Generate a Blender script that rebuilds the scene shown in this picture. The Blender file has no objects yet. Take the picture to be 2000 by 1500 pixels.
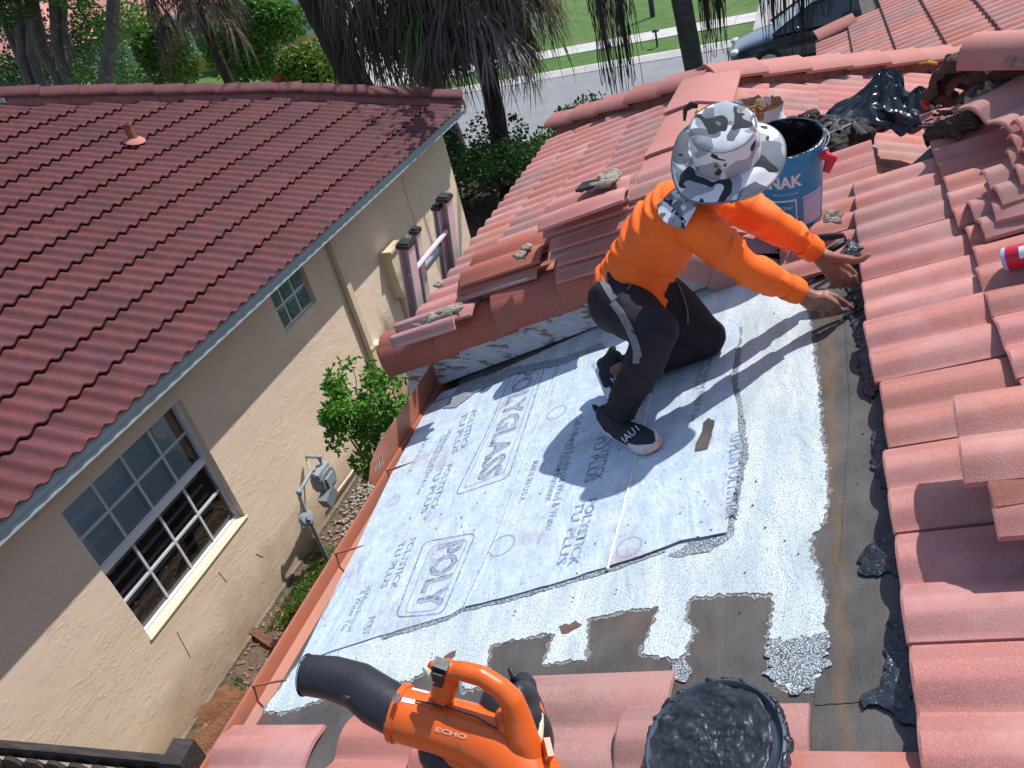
import bpy, bmesh, math, random
from mathutils import Vector, Matrix, noise
from mathutils.geometry import tessellate_polygon
random.seed(7)
SC = bpy.context.scene
C = SC.collection

# ------------------------------------------------------------------ camera
FPX = 1531.56
CAM = Vector((0, 0, 4.9))
ROT = Matrix(((0.93177135, 0.02088554, 0.36244441),
              (0.28594159, 0.5729232, -0.76811224),
              (-0.22369525, 0.81934291, 0.52786138)))
cd = bpy.data.cameras.new('camera')
cam = bpy.data.objects.new('camera', cd)
C.objects.link(cam)
cd.sensor_width = 36
cd.lens = FPX / 2000 * 36
cd.clip_start = 0.05
cd.clip_end = 800
cam.matrix_world = Matrix.Translation(CAM) @ ROT.to_4x4()
SC.camera = cam

# ------------------------------------------------------------------ light
SUN = Vector((0.40, 0.50, 1.0)).normalized()
w = bpy.data.worlds.new('World')
SC.world = w
w.use_nodes = True
nt = w.node_tree
sky = nt.nodes.new('ShaderNodeTexSky')
sky.sky_type = 'NISHITA'
sky.sun_disc = False
sky.sun_elevation = math.asin(SUN.z)
sky.sun_rotation = math.atan2(SUN.x, SUN.y)
nt.links.new(sky.outputs[0], nt.nodes['Background'].inputs[0])
nt.nodes['Background'].inputs[1].default_value = 0.145
sl = bpy.data.lights.new('sun', 'SUN')
sl.energy = 4.3
sl.angle = math.radians(0.5)
sl.color = (1.0, 0.97, 0.94)
so = bpy.data.objects.new('sun', sl)
C.objects.link(so)
so.rotation_euler = SUN.to_track_quat('Z', 'Y').to_euler()
SC.view_settings.view_transform = 'Standard'
SC.view_settings.look = 'None'
SC.view_settings.exposure = 0.27
SC.view_settings.gamma = 1
SC.view_settings.use_curve_mapping = False

# ------------------------------------------------------------------ surveying: sight lines meet real planes
T = math.tan(math.radians(18.4))
TH = math.radians(18.4)
def ray(x, y):
    return (ROT @ Vector((x - 1000, 750 - y, -FPX))).normalized()
def at_z(x, y, z):
    r = ray(x, y); return CAM + r * ((z - CAM.z) / r.z)
def at_x(x, y, X):
    r = ray(x, y); return CAM + r * ((X - CAM.x) / r.x)
def at_y(x, y, Y):
    r = ray(x, y); return CAM + r * ((Y - CAM.y) / r.y)
def at_d(x, y, d):
    return CAM + ray(x, y) * d
def dz(x):
    return 2.8 + (x + 1.84) * T
def at_deck(x, y, off=0.0):
    r = ray(x, y)
    n = Vector((-T, 0, 1))
    d0 = 2.8 + 1.84 * T + off
    return CAM + r * ((d0 - n.dot(CAM)) / n.dot(r))
def zwing(x):
    return 2.99 + (x + 2) * T
def at_wing(x, y, off=0.0):
    r = ray(x, y)
    n = Vector((-T, 0, 1))
    return CAM + r * ((2.99 + 2 * T + off - n.dot(CAM)) / n.dot(r))

# ------------------------------------------------------------------ object helpers
def tagp(o, label=None, cat=None, group=None, kind=None):
    if label: o['label'] = label
    if cat: o['category'] = cat
    if group: o['group'] = group
    if kind: o['kind'] = kind
    return o
def thing(name, loc, label, cat, group=None, rz=0):
    o = bpy.data.objects.new(name, None)
    C.objects.link(o)
    o.empty_display_size = 0.1
    o.location = Vector(loc)
    o.rotation_euler = (0, 0, rz)
    return tagp(o, label, cat, group)
def link(name, me, mat=None, parent=None, world=True):
    """one mesh object; with world=True its vertices are world coordinates"""
    o = bpy.data.objects.new(name, me)
    C.objects.link(o)
    if mat is not None and len(me.materials) == 0:
        me.materials.append(mat)
    if parent is not None:
        o.parent = parent
        if world:
            o.matrix_parent_inverse = root_matrix(parent).inverted()
    return o
def root_matrix(o):
    m = Matrix.LocRotScale(o.location, o.rotation_euler, o.scale)
    if o.parent is not None:
        m = root_matrix(o.parent) @ o.matrix_parent_inverse @ m
    return m
def copy_tree(o, parent=None):
    c = o.copy(); C.objects.link(c)
    if parent is not None: c.parent = parent
    for ch in list(o.children): copy_tree(ch, c)
    return c

class MB:
    def __init__(s): s.v = []; s.f = []; s.m = []
    def add(s, vs, fs, mi=0):
        b = len(s.v)
        s.v += [tuple(p) for p in vs]
        s.f += [tuple(b + i for i in f) for f in fs]
        s.m += [mi] * len(fs)
    def box(s, c, d, rot=None, mi=0):
        c = Vector(c); hx, hy, hz = d[0] / 2, d[1] / 2, d[2] / 2
        vs = [Vector((x, y, z)) for x in (-hx, hx) for y in (-hy, hy) for z in (-hz, hz)]
        if rot is not None: vs = [rot @ p for p in vs]
        s.add([p + c for p in vs], [(0, 1, 3, 2), (4, 6, 7, 5), (0, 4, 5, 1), (2, 3, 7, 6), (0, 2, 6, 4), (1, 5, 7, 3)], mi)
    def tube(s, pts, rad, n=8, cap=True, mi=0, flat=None):
        pts = [Vector(p) for p in pts]
        if not hasattr(rad, '__len__'): rad = [rad] * len(pts)
        rings = []; up = None
        for i, p in enumerate(pts):
            t = (pts[min(i + 1, len(pts) - 1)] - pts[max(i - 1, 0)]).normalized()
            if up is None:
                up = Vector((0, 0, 1)) if abs(t.z) < 0.9 else Vector((1, 0, 0))
            a = t.cross(up)
            if a.length < 1e-5: a = t.orthogonal()
            a.normalize(); up = a.cross(t).normalized(); b = up
            k = 1 if flat is None else flat
            rings.append([p + (a * math.cos(2 * math.pi * j / n) + b * k * math.sin(2 * math.pi * j / n)) * rad[i] for j in range(n)])
        vs = [q for r in rings for q in r]; fs = []
        for i in range(len(rings) - 1):
            for j in range(n):
                k = (j + 1) % n
                fs.append((i * n + j, i * n + k, (i + 1) * n + k, (i + 1) * n + j))
        if cap:
            fs.append(tuple(range(n))[::-1]); fs.append(tuple((len(rings) - 1) * n + j for j in range(n)))
        s.add(vs, fs, mi)
    def lathe(s, prof, c, axis=(0, 0, 1), n=24, mi=0, close=False):
        c = Vector(c); q = Vector((0, 0, 1)).rotation_difference(Vector(axis))
        vs = []; fs = []
        for r, z in prof:
            for j in range(n):
                a = 2 * math.pi * j / n
                vs.append(c + q @ Vector((r * math.cos(a), r * math.sin(a), z)))
        for i in range(len(prof) - 1):
            for j in range(n):
                k = (j + 1) % n
                fs.append((i * n + j, i * n + k, (i + 1) * n + k, (i + 1) * n + j))
        if close:
            fs.append(tuple(range(n))[::-1]); fs.append(tuple((len(prof) - 1) * n + j for j in range(n)))
        s.add(vs, fs, mi)
    def prism(s, poly, vec, mi=0):
        """polygon of 3D points swept along vec"""
        poly = [Vector(p) for p in poly]; vec = Vector(vec); n = len(poly)
        tris = tessellate_polygon([poly])
        vs = poly + [p + vec for p in poly]
        fs = [tuple(t) for t in tris] + [tuple(i + n for i in t)[::-1] for t in tris]
        fs += [(i, (i + 1) % n, (i + 1) % n + n, i + n) for i in range(n)]
        s.add(vs, fs, mi)
    def mesh(s, name='m', mats=None, smooth=None, fix=True):
        me = bpy.data.meshes.new(name)
        me.from_pydata(s.v, [], s.f); me.update()
        if mats:
            for m in mats: me.materials.append(m)
            me.polygons.foreach_set('material_index', s.m)
        if fix:
            bm = bmesh.new(); bm.from_mesh(me)
            bmesh.ops.recalc_face_normals(bm, faces=bm.faces)
            bm.to_mesh(me); bm.free()
        if smooth is not None:
            me.polygons.foreach_set('use_smooth', [True] * len(me.polygons))
            me.set_sharp_from_angle(angle=math.radians(smooth))
        return me
    def build(s, name, mat, parent=None, smooth=None, world=True, fix=True):
        mats = mat if isinstance(mat, (list, tuple)) else [mat]
        return link(name, s.mesh(name, mats, smooth, fix), None, parent, world)

def apply_mod(o):
    dg = bpy.context.evaluated_depsgraph_get()
    me = bpy.data.meshes.new_from_object(o.evaluated_get(dg))
    return me
def remeshed(mb, voxel, smooth_it=6, factor=0.5):
    """fuse overlapping solids into one continuous skin"""
    me = mb.mesh('tmp', fix=True)
    o = bpy.data.objects.new('tmp', me); C.objects.link(o)
    m = o.modifiers.new('r', 'REMESH'); m.mode = 'VOXEL'; m.voxel_size = voxel
    if smooth_it:
        k = o.modifiers.new('s', 'SMOOTH'); k.iterations = smooth_it; k.factor = factor
    bpy.context.view_layer.update()
    r = apply_mod(o)
    bpy.data.objects.remove(o)
    r.polygons.foreach_set('use_smooth', [True] * len(r.polygons))
    return r
def cap_chain(mb, pts, rad, n=14):
    """tapered capsule chain"""
    pts = [Vector(p) for p in pts]
    for i in range(len(pts) - 1):
        a, b = pts[i], pts[i + 1]; ra, rb = rad[i], rad[i + 1]
        d = (b - a); L = d.length
        if L < 1e-6: continue
        prof = []
        for k in range(6):
            t = -math.pi / 2 + k * math.pi / 2 / 5
            prof.append((max(ra * math.cos(t), 1e-4), ra * math.sin(t)))
        for k in range(6):
            t = k * math.pi / 2 / 5
            prof.append((max(rb * math.cos(t), 1e-4), L + rb * math.sin(t)))
        mb.lathe(prof, a, d.normalized(), n, close=True)
def ellipsoid(mb, c, r, rot=None, n=18, m=12, mi=0):
    c = Vector(c); vs = []; fs = []
    for i in range(m + 1):
        t = math.pi * i / m
        for j in range(n):
            a = 2 * math.pi * j / n
            p = Vector((r[0] * math.sin(t) * math.cos(a), r[1] * math.sin(t) * math.sin(a), r[2] * math.cos(t)))
            if rot is not None: p = rot @ p
            vs.append(c + p)
    for i in range(m):
        for j in range(n):
            k = (j + 1) % n
            fs.append((i * n + j, i * n + k, (i + 1) * n + k, (i + 1) * n + j))
    mb.add(vs, fs, mi)
def jitter(me, amp, scale, seed=0, aniso=(1, 1, 1)):
    """push vertices along their normals by smooth noise"""
    me.update()
    off = Vector((seed * 3.1, seed * 7.7, seed * 1.3))
    ns = [v.normal.copy() for v in me.vertices]
    for v, n_ in zip(me.vertices, ns):
        p = v.co
        q = Vector((p.x * aniso[0], p.y * aniso[1], p.z * aniso[2])) * scale + off
        v.co = p + n_ * noise.noise(q) * amp
    me.update()
def rough_poly(pts, seg=0.02, amp=0.008, seed=0, freq=30, grow=0.0):
    """closed plan outline with a ragged edge (x, y)"""
    out = []
    n = len(pts)
    sg = 1 if sum(pts[i][0] * pts[(i + 1) % n][1] - pts[(i + 1) % n][0] * pts[i][1] for i in range(n)) > 0 else -1
    for i in range(n):
        a = Vector((pts[i][0], pts[i][1], 0)); b = Vector((pts[(i + 1) % n][0], pts[(i + 1) % n][1], 0))
        L = (b - a).length; k = max(1, int(L / seg))
        nr = Vector((b.y - a.y, a.x - b.x, 0)).normalized() if L > 1e-6 else Vector((0, 0, 0))
        for j in range(k):
            p = a.lerp(b, j / k)
            d = noise.noise(p * freq + Vector((seed, 0, 0))) * amp + noise.noise(p * freq * 3.1 + Vector((0, seed, 0))) * amp * 0.8 + grow * sg
            out.append((p.x + nr.x * d, p.y + nr.y * d))
    return out
def deck_slab(name, poly, off, th, mat, parent, zf=dz):
    """thin slab lying on the roof slope"""
    mb = MB()
    mb.prism([(x, y, zf(x) + off) for x, y in poly], (0, 0, th))
    return mb.build(name, mat, parent)

# ------------------------------------------------------------------ materials
def N(t, typ, **kw):
    n = t.nodes.new(typ)
    for k, v in kw.items(): setattr(n, k, v)
    return n
def rgba(c): return (c[0], c[1], c[2], 1)
def mat(name, c1, c2=None, scale=6.0, rough=0.8, bump=0.0, bscale=60.0, bdist=0.01, metal=0.0, vary=0.0,
        spots=None, spot_scale=80.0, spot_t=0.62, world=False, stretch=(1, 1, 1), spec=0.35, detail=4, lo=0.35, hi=0.65,
        big=None, big_scale=1.2, big_t=(0.5, 0.62), trans=0.0, coat=0.0):
    m = bpy.data.materials.new(name); m.use_nodes = True
    t = m.node_tree; b = t.nodes['Principled BSDF']
    b.inputs['Roughness'].default_value = rough
    b.inputs['Metallic'].default_value = metal
    b.inputs['Specular IOR Level'].default_value = spec
    if coat: b.inputs['Coat Weight'].default_value = coat; b.inputs['Coat Roughness'].default_value = 0.15
    tc = N(t, 'ShaderNodeTexCoord')
    src = tc.outputs['Object']
    if world:
        src = N(t, 'ShaderNodeNewGeometry').outputs['Position']
    oi = N(t, 'ShaderNodeObjectInfo')
    mp = N(t, 'ShaderNodeMapping'); mp.inputs['Scale'].default_value = stretch
    t.links.new(src, mp.inputs['Vector'])
    vec = mp.outputs[0]
    if not world:
        ad = N(t, 'ShaderNodeVectorMath', operation='MULTIPLY_ADD')
        t.links.new(oi.outputs['Random'], ad.inputs[0]); ad.inputs[1].default_value = (37, 51, 23)
        t.links.new(mp.outputs[0], ad.inputs[2]); vec = ad.outputs[0]
    nz = N(t, 'ShaderNodeTexNoise'); nz.inputs['Scale'].default_value = scale; nz.inputs['Detail'].default_value = detail
    t.links.new(vec, nz.inputs['Vector'])
    col = None
    if c2 is None: c2 = tuple(x * 0.8 for x in c1)
    cr = N(t, 'ShaderNodeValToRGB')
    cr.color_ramp.elements[0].position = lo; cr.color_ramp.elements[1].position = hi
    cr.color_ramp.elements[0].color = rgba(c1); cr.color_ramp.elements[1].color = rgba(c2)
    t.links.new(nz.outputs['Fac'], cr.inputs[0]); col = cr.outputs[0]
    if big is not None:
        n2 = N(t, 'ShaderNodeTexNoise'); n2.inputs['Scale'].default_value = big_scale; n2.inputs['Detail'].default_value = 8
        n2.inputs['Roughness'].default_value = 0.65
        t.links.new(vec, n2.inputs['Vector'])
        r2 = N(t, 'ShaderNodeValToRGB'); r2.color_ramp.elements[0].position = big_t[0]; r2.color_ramp.elements[1].position = big_t[1]
        t.links.new(n2.outputs['Fac'], r2.inputs[0])
        mx = N(t, 'ShaderNodeMixRGB'); t.links.new(r2.outputs[0], mx.inputs[0]); t.links.new(col, mx.inputs[1])
        mx.inputs[2].default_value = rgba(big); col = mx.outputs[0]
    if spots is not None:
        n3 = N(t, 'ShaderNodeTexNoise'); n3.inputs['Scale'].default_value = spot_scale; n3.inputs['Detail'].default_value = 2
        t.links.new(vec, n3.inputs['Vector'])
        r3 = N(t, 'ShaderNodeValToRGB'); r3.color_ramp.elements[0].position = spot_t; r3.color_ramp.elements[1].position = spot_t + 0.06
        t.links.new(n3.outputs['Fac'], r3.inputs[0])
        mx = N(t, 'ShaderNodeMixRGB'); t.links.new(r3.outputs[0], mx.inputs[0]); t.links.new(col, mx.inputs[1])
        mx.inputs[2].default_value = rgba(spots); col = mx.outputs[0]
    if vary > 0:
        hs = N(t, 'ShaderNodeHueSaturation')
        mr = N(t, 'ShaderNodeMapRange'); mr.inputs['To Min'].default_value = 1 - vary; mr.inputs['To Max'].default_value = 1 + vary
        t.links.new(oi.outputs['Random'], mr.inputs['Value']); t.links.new(mr.outputs[0], hs.inputs['Value'])
        m2 = N(t, 'ShaderNodeMath', operation='MULTIPLY'); m2.inputs[1].default_value = 7.3
        f2 = N(t, 'ShaderNodeMath', operation='FRACT'); t.links.new(oi.outputs['Random'], m2.inputs[0]); t.links.new(m2.outputs[0], f2.inputs[0])
        mh = N(t, 'ShaderNodeMapRange'); mh.inputs['To Min'].default_value = 0.5 - vary * 0.05; mh.inputs['To Max'].default_value = 0.5 + vary * 0.05
        t.links.new(f2.outputs[0], mh.inputs['Value']); t.links.new(mh.outputs[0], hs.inputs['Hue'])
        t.links.new(col, hs.inputs['Color']); col = hs.outputs[0]
    t.links.new(col, b.inputs['Base Color'])
    if bump > 0:
        n4 = N(t, 'ShaderNodeTexNoise'); n4.inputs['Scale'].default_value = bscale; n4.inputs['Detail'].default_value = 3
        t.links.new(vec, n4.inputs['Vector'])
        bp = N(t, 'ShaderNodeBump'); bp.inputs['Strength'].default_value = bump; bp.inputs['Distance'].default_value = bdist
        t.links.new(n4.outputs['Fac'], bp.inputs['Height']); t.links.new(bp.outputs[0], b.inputs['Normal'])
    if trans > 0:
        b.inputs['Subsurface Weight'].default_value = 0
        ts = N(t, 'ShaderNodeBsdfTranslucent'); t.links.new(col, ts.inputs[0])
        ms = N(t, 'ShaderNodeMixShader'); ms.inputs[0].default_value = trans
        t.links.new(b.outputs[0], ms.inputs[1]); t.links.new(ts.outputs[0], ms.inputs[2])
        t.links.new(ms.outputs[0], t.nodes['Material Output'].inputs[0])
    return m

K = {}
K['tile'] = mat('faded_red_concrete_tile', (0.46, 0.172, 0.140), (0.41, 0.168, 0.145), 7, 0.9, 0.35, 260, 0.003, vary=0.10,
                spots=(0.49, 0.25, 0.225), spot_scale=330, spot_t=0.56, big=(0.50, 0.28, 0.255), big_scale=4, big_t=(0.46, 0.70))
K['tile_grey'] = mat('weathered_pinkish_tile', (0.40, 0.185, 0.165), (0.38, 0.215, 0.195), 6, 0.92, 0.35, 260, 0.003, vary=0.08,
                spots=(0.44, 0.27, 0.235), spot_scale=330, spot_t=0.56, big=(0.31, 0.17, 0.145), big_scale=5)
K['tile_orange'] = mat('orange_red_tile', (0.46, 0.155, 0.115), (0.44, 0.180, 0.150), 6, 0.9, 0.35, 260, 0.003, vary=0.06,
                spots=(0.48, 0.24, 0.19), spot_scale=330, spot_t=0.58, big=(0.47, 0.25, 0.21), big_scale=4, big_t=(0.48, 0.7))
K['tile_dark'] = mat('maroon_roof_tile', (0.135, 0.036, 0.036), (0.092, 0.030, 0.034), 10, 0.72, 0.3, 160, 0.004, vary=0.10,
                spots=(0.19, 0.06, 0.05), spot_scale=120, spot_t=0.62, big=(0.085, 0.032, 0.038), big_scale=4.5, big_t=(0.46, 0.66))
K['cap'] = mat('smooth_red_cap_tile', (0.45, 0.175, 0.145), (0.42, 0.185, 0.16), 5, 0.8, 0.2, 150, 0.003, vary=0.07, big=(0.46, 0.22, 0.18), big_scale=4, big_t=(0.5, 0.7))
K['cap_fresh'] = mat('painted_red_rake_tile', (0.36, 0.10, 0.065), (0.34, 0.115, 0.08), 6, 0.7, 0.3, 180, 0.003, vary=0.05, spots=(0.46, 0.2, 0.16), spot_scale=150, spot_t=0.64)
K['mortar'] = mat('red_mortar', (0.26, 0.10, 0.075), (0.33, 0.17, 0.13), 30, 0.95, 0.8, 60, 0.01)
K['mortar_grey'] = mat('crumbled_grey_mortar', (0.38, 0.33, 0.27), (0.26, 0.22, 0.18), 40, 0.95, 1.0, 90, 0.01, spots=(0.12, 0.1, 0.08), spot_scale=70, spot_t=0.62)
K['felt'] = mat('brown_roofing_felt', (0.072, 0.066, 0.062), (0.120, 0.110, 0.104), 7, 0.72, 0.5, 240, 0.004, world=True,
                spots=(0.24, 0.22, 0.20), spot_scale=260, spot_t=0.70, big=(0.13, 0.080, 0.05), big_scale=2.6, big_t=(0.58, 0.74))
K['coat'] = mat('white_granule_coating', (0.64, 0.71, 0.73), (0.48, 0.56, 0.58), 9, 0.9, 0.8, 330, 0.003, world=True, stretch=(1.6, 0.45, 1),
                spots=(0.22, 0.27, 0.29), spot_scale=380, spot_t=0.565, detail=9, lo=0.40, hi=0.66)
K['sheet'] = mat('white_fleece_underlayment', (0.53, 0.625, 0.71), (0.43, 0.52, 0.61), 16, 0.92, 0.5, 70, 0.006, world=True,
                spots=(0.30, 0.31, 0.36), spot_scale=75, spot_t=0.65, big=(0.38, 0.33, 0.32), big_scale=4.5, big_t=(0.55, 0.74), detail=8)
K['ink'] = mat('grey_print', (0.17, 0.19, 0.24), (0.40, 0.46, 0.54), 45, 0.9, world=True, lo=0.44, hi=0.66, detail=8)
K['ink_light'] = mat('pale_grey_print', (0.29, 0.32, 0.40), (0.38, 0.42, 0.50), 60, 0.9, world=True)
K['tar'] = mat('wet_black_tar', (0.012, 0.016, 0.024), (0.03, 0.036, 0.05), 12, 0.33, 0.9, 28, 0.02, world=True, spec=0.5,
               spots=(0.12, 0.14, 0.17), spot_scale=160, spot_t=0.64)
K['peel'] = mat('peeling_white_paint', (0.62, 0.65, 0.68), (0.50, 0.53, 0.57), 8, 0.7, 0.5, 60, 0.004, world=True, stretch=(1.6, 1, 6),
                big=(0.27, 0.19, 0.15), big_scale=5, big_t=(0.545, 0.56))
K['copper'] = mat('copper_coloured_gutter_paint', (0.40, 0.135, 0.075), (0.36, 0.13, 0.08), 5, 0.42, 0.05, 40, 0.002, world=True, big=(0.30, 0.13, 0.09), big_scale=6)
K['stucco'] = mat('tan_knockdown_stucco', (0.77, 0.61, 0.45), (0.72, 0.565, 0.415), 1.4, 0.9, 0.0, world=True)
K['trim'] = mat('pale_bluish_fascia_paint', (0.40, 0.46, 0.47), (0.36, 0.42, 0.43), 5, 0.45, world=True)
K['cream'] = mat('cream_paint', (0.68, 0.56, 0.38), (0.62, 0.50, 0.34), 5, 0.6, world=True)
K['white'] = mat('white_vinyl', (0.72, 0.73, 0.74), (0.66, 0.67, 0.69), 5, 0.5, world=True)
K['wood_dark'] = mat('dark_weathered_wood', (0.035, 0.03, 0.03), (0.07, 0.055, 0.05), 6, 0.85, 0.5, 40, 0.01, world=True, stretch=(1, 8, 8))

# knockdown stucco relief
def stucco_relief(m):
    t = m.node_tree; b = t.nodes['Principled BSDF']
    g = N(t, 'ShaderNodeNewGeometry')
    mp = N(t, 'ShaderNodeMapping'); mp.inputs['Scale'].default_value = (1, 0.7, 1.6); mp.inputs['Rotation'].default_value = (0.7, 0, 0)
    t.links.new(g.outputs['Position'], mp.inputs['Vector'])
    def nz(s, d, dist=0.0, src=mp.outputs[0]):
        n = N(t, 'ShaderNodeTexNoise'); n.inputs['Scale'].default_value = s; n.inputs['Detail'].default_value = d; n.inputs['Distortion'].default_value = dist
        t.links.new(src, n.inputs['Vector']); return n.outputs['Fac']
    def ramp(src, a, c):
        r = N(t, 'ShaderNodeValToRGB'); r.color_ramp.elements[0].position = a; r.color_ramp.elements[1].position = c
        t.links.new(src, r.inputs[0]); return r.outputs[0]
    knock = ramp(nz(19, 6, 0.9), 0.545, 0.575)
    patch = ramp(nz(2.6, 3), 0.44, 0.60)
    mu = N(t, 'ShaderNodeMath', operation='MULTIPLY'); t.links.new(knock, mu.inputs[0]); t.links.new(patch, mu.inputs[1])
    fine = nz(150, 3, 0, g.outputs['Position']); wavy = nz(5, 2)
    ma = N(t, 'ShaderNodeMath', operation='MULTIPLY_ADD'); ma.inputs[1].default_value = 0.25; t.links.new(fine, ma.inputs[0]); t.links.new(mu.outputs[0], ma.inputs[2])
    mb_ = N(t, 'ShaderNodeMath', operation='MULTIPLY_ADD'); mb_.inputs[1].default_value = 2.0; t.links.new(wavy, mb_.inputs[0]); t.links.new(ma.outputs[0], mb_.inputs[2])
    bp = N(t, 'ShaderNodeBump'); bp.inputs['Strength'].default_value = 0.7; bp.inputs['Distance'].default_value = 0.0035
    t.links.new(mb_.outputs[0], bp.inputs['Height']); t.links.new(bp.outputs[0], b.inputs['Normal'])
stucco_relief(K['stucco'])
# splash-back dirt rising from the ground on the stucco
def add_splash(m):
    t = m.node_tree; b = t.nodes['Principled BSDF']
    src = b.inputs['Base Color'].links[0].from_socket
    g = N(t, 'ShaderNodeNewGeometry'); sp = N(t, 'ShaderNodeSeparateXYZ'); t.links.new(g.outputs['Position'], sp.inputs[0])
    nz = N(t, 'ShaderNodeTexNoise'); nz.inputs['Scale'].default_value = 2.2; nz.inputs['Detail'].default_value = 6
    t.links.new(g.outputs['Position'], nz.inputs['Vector'])
    ma = N(t, 'ShaderNodeMath', operation='MULTIPLY_ADD'); ma.inputs[1].default_value = -0.75
    t.links.new(nz.outputs['Fac'], ma.inputs[0]); t.links.new(sp.outputs['Z'], ma.inputs[2])
    mr = N(t, 'ShaderNodeMapRange'); mr.inputs['From Min'].default_value = -0.36; mr.inputs['From Max'].default_value = 0.12
    mr.inputs['To Min'].default_value = 0.8; mr.inputs['To Max'].default_value = 0.0
    t.links.new(ma.outputs[0], mr.inputs['Value'])
    mx = N(t, 'ShaderNodeMixRGB'); t.links.new(mr.outputs[0], mx.inputs[0]); t.links.new(src, mx.inputs[1]); mx.inputs[2].default_value = (0.25, 0.17, 0.10, 1)
    t.links.new(mx.outputs[0], b.inputs['Base Color'])
add_splash(K['stucco'])
# rust streak and tonal grain on the felt
def felt_streak(m):
    t = m.node_tree; b = t.nodes['Principled BSDF']
    src = b.inputs['Base Color'].links[0].from_socket
    g = N(t, 'ShaderNodeNewGeometry'); sp = N(t, 'ShaderNodeSeparateXYZ'); t.links.new(g.outputs['Position'], sp.inputs[0])
    nz = N(t, 'ShaderNodeTexNoise'); nz.inputs['Scale'].default_value = 9; nz.inputs['Detail'].default_value = 6
    t.links.new(g.outputs['Position'], nz.inputs['Vector'])
    a = N(t, 'ShaderNodeMath', operation='MULTIPLY_ADD'); a.inputs[1].default_value = 0.08
    t.links.new(nz.outputs['Fac'], a.inputs[0]); t.links.new(sp.outputs['X'], a.inputs[2])
    c = N(t, 'ShaderNodeMath', operation='SUBTRACT'); c.inputs[1].default_value = 0.075; t.links.new(a.outputs[0], c.inputs[0])
    d = N(t, 'ShaderNodeMath', operation='ABSOLUTE'); t.links.new(c.outputs[0], d.inputs[0])
    mr = N(t, 'ShaderNodeMapRange'); mr.inputs['From Max'].default_value = 0.022; mr.inputs['To Min'].default_value = 0.7; mr.inputs['To Max'].default_value = 0
    t.links.new(d.outputs[0], mr.inputs['Value'])
    n2 = N(t, 'ShaderNodeMath', operation='MULTIPLY'); t.links.new(mr.outputs[0], n2.inputs[0]); t.links.new(nz.outputs['Fac'], n2.inputs[1])
    mx = N(t, 'ShaderNodeMixRGB'); t.links.new(n2.outputs[0], mx.inputs[0]); t.links.new(src, mx.inputs[1]); mx.inputs[2].default_value = (0.22, 0.12, 0.035, 1)
    t.links.new(mx.outputs[0], b.inputs['Base Color'])
felt_streak(K['felt'])
def add_wrinkles(m, s=6.0, dist=0.02):
    t = m.node_tree; b = t.nodes['Principled BSDF']; g = N(t, 'ShaderNodeNewGeometry')
    mp = N(t, 'ShaderNodeMapping'); mp.inputs['Scale'].default_value = (1.7, .6, 1); mp.inputs['Rotation'].default_value = (0, 0, .5); t.links.new(g.outputs['Position'], mp.inputs['Vector'])
    n = N(t, 'ShaderNodeTexNoise'); n.inputs['Scale'].default_value = s; n.inputs['Detail'].default_value = 4; n.inputs['Distortion'].default_value = 1.0; t.links.new(mp.outputs[0], n.inputs['Vector'])
    old = b.inputs['Normal'].links[0].from_socket
    bp = N(t, 'ShaderNodeBump'); bp.inputs['Strength'].default_value = .6; bp.inputs['Distance'].default_value = dist
    t.links.new(n.outputs['Fac'], bp.inputs['Height']); t.links.new(old, bp.inputs['Normal']); t.links.new(bp.outputs[0], b.inputs['Normal'])
add_wrinkles(K['sheet']); add_wrinkles(K['coat'], 8, .012); add_wrinkles(K['felt'], 5, .01)
K['mortar_mauve'] = mat('mauve_mortar', (0.24, 0.10, 0.09), (0.30, 0.14, 0.13), 20, 0.95, 0.6, 60, 0.01, world=True)
# ------------------------------------------------------------------ roof tiles
def tile_profile(u, hump, kind):
    """height of a tile's face across its width, u in 0..1"""
    if kind == 'low':           # two low barrels with narrow flats between
        for a, b in ((0.03, 0.47), (0.53, 0.97)):
            if a <= u <= b:
                return hump * math.sin(math.pi * (u - a) / (b - a)) ** 0.8
        return 0.0
    return hump * (0.5 - 0.5 * math.cos(2 * math.pi * u * 2)) ** 1.15   # rolling double wave
def tile_mesh(name, w=0.292, L=0.40, th=0.013, hump=0.023, kind='low', n=20, head=False, chip=0):
    mb = MB(); top = []; bot = []
    us = [i / n for i in range(n + 1)]
    xs = [0.0, 0.006, L * 0.82, L] if head else [0.0, 0.006, L]
    vs = []
    for k, x in enumerate(xs):
        for i, u in enumerate(us):
            h = tile_profile(u, hump, kind)
            if head and k >= 2: h *= (1.0 if k == 2 else 0.55)
            ed = -0.004 if k == 0 else 0
            cx = x
            if chip and k <= 1: cx += chip * max(0, noise.noise(Vector((u * 5, chip * 90, 0)))) 
            vs.append((cx, u * w, h + th + ed))
    for x in (xs[0], xs[-1]):
        for i, u in enumerate(us):
            h = tile_profile(u, hump, kind) * (0.55 if (head and x > 0) else 1)
            vs.append((x, u * w, h * 0.94))
    m = n + 1; nx = len(xs); fs = []
    for k in range(nx - 1):
        for i in range(n):
            fs.append((k * m + i, k * m + i + 1, (k + 1) * m + i + 1, (k + 1) * m + i))
    b0 = nx * m; b1 = b0 + m
    for i in range(n):
        fs.append((b0 + i, b1 + i, b1 + i + 1, b0 + i + 1))
        fs.append((i, b0 + i, b0 + i + 1, i + 1))
        fs.append(((nx - 1) * m + i, (nx - 1) * m + i + 1, b1 + i + 1, b1 + i))
    for i in (0, n):
        fs.append(tuple([b0 + i] + [k * m + i for k in range(nx)] + [b1 + i]))
    mb.add(vs, fs)
    return mb.mesh(name, None, 32)
TM = {}
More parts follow.
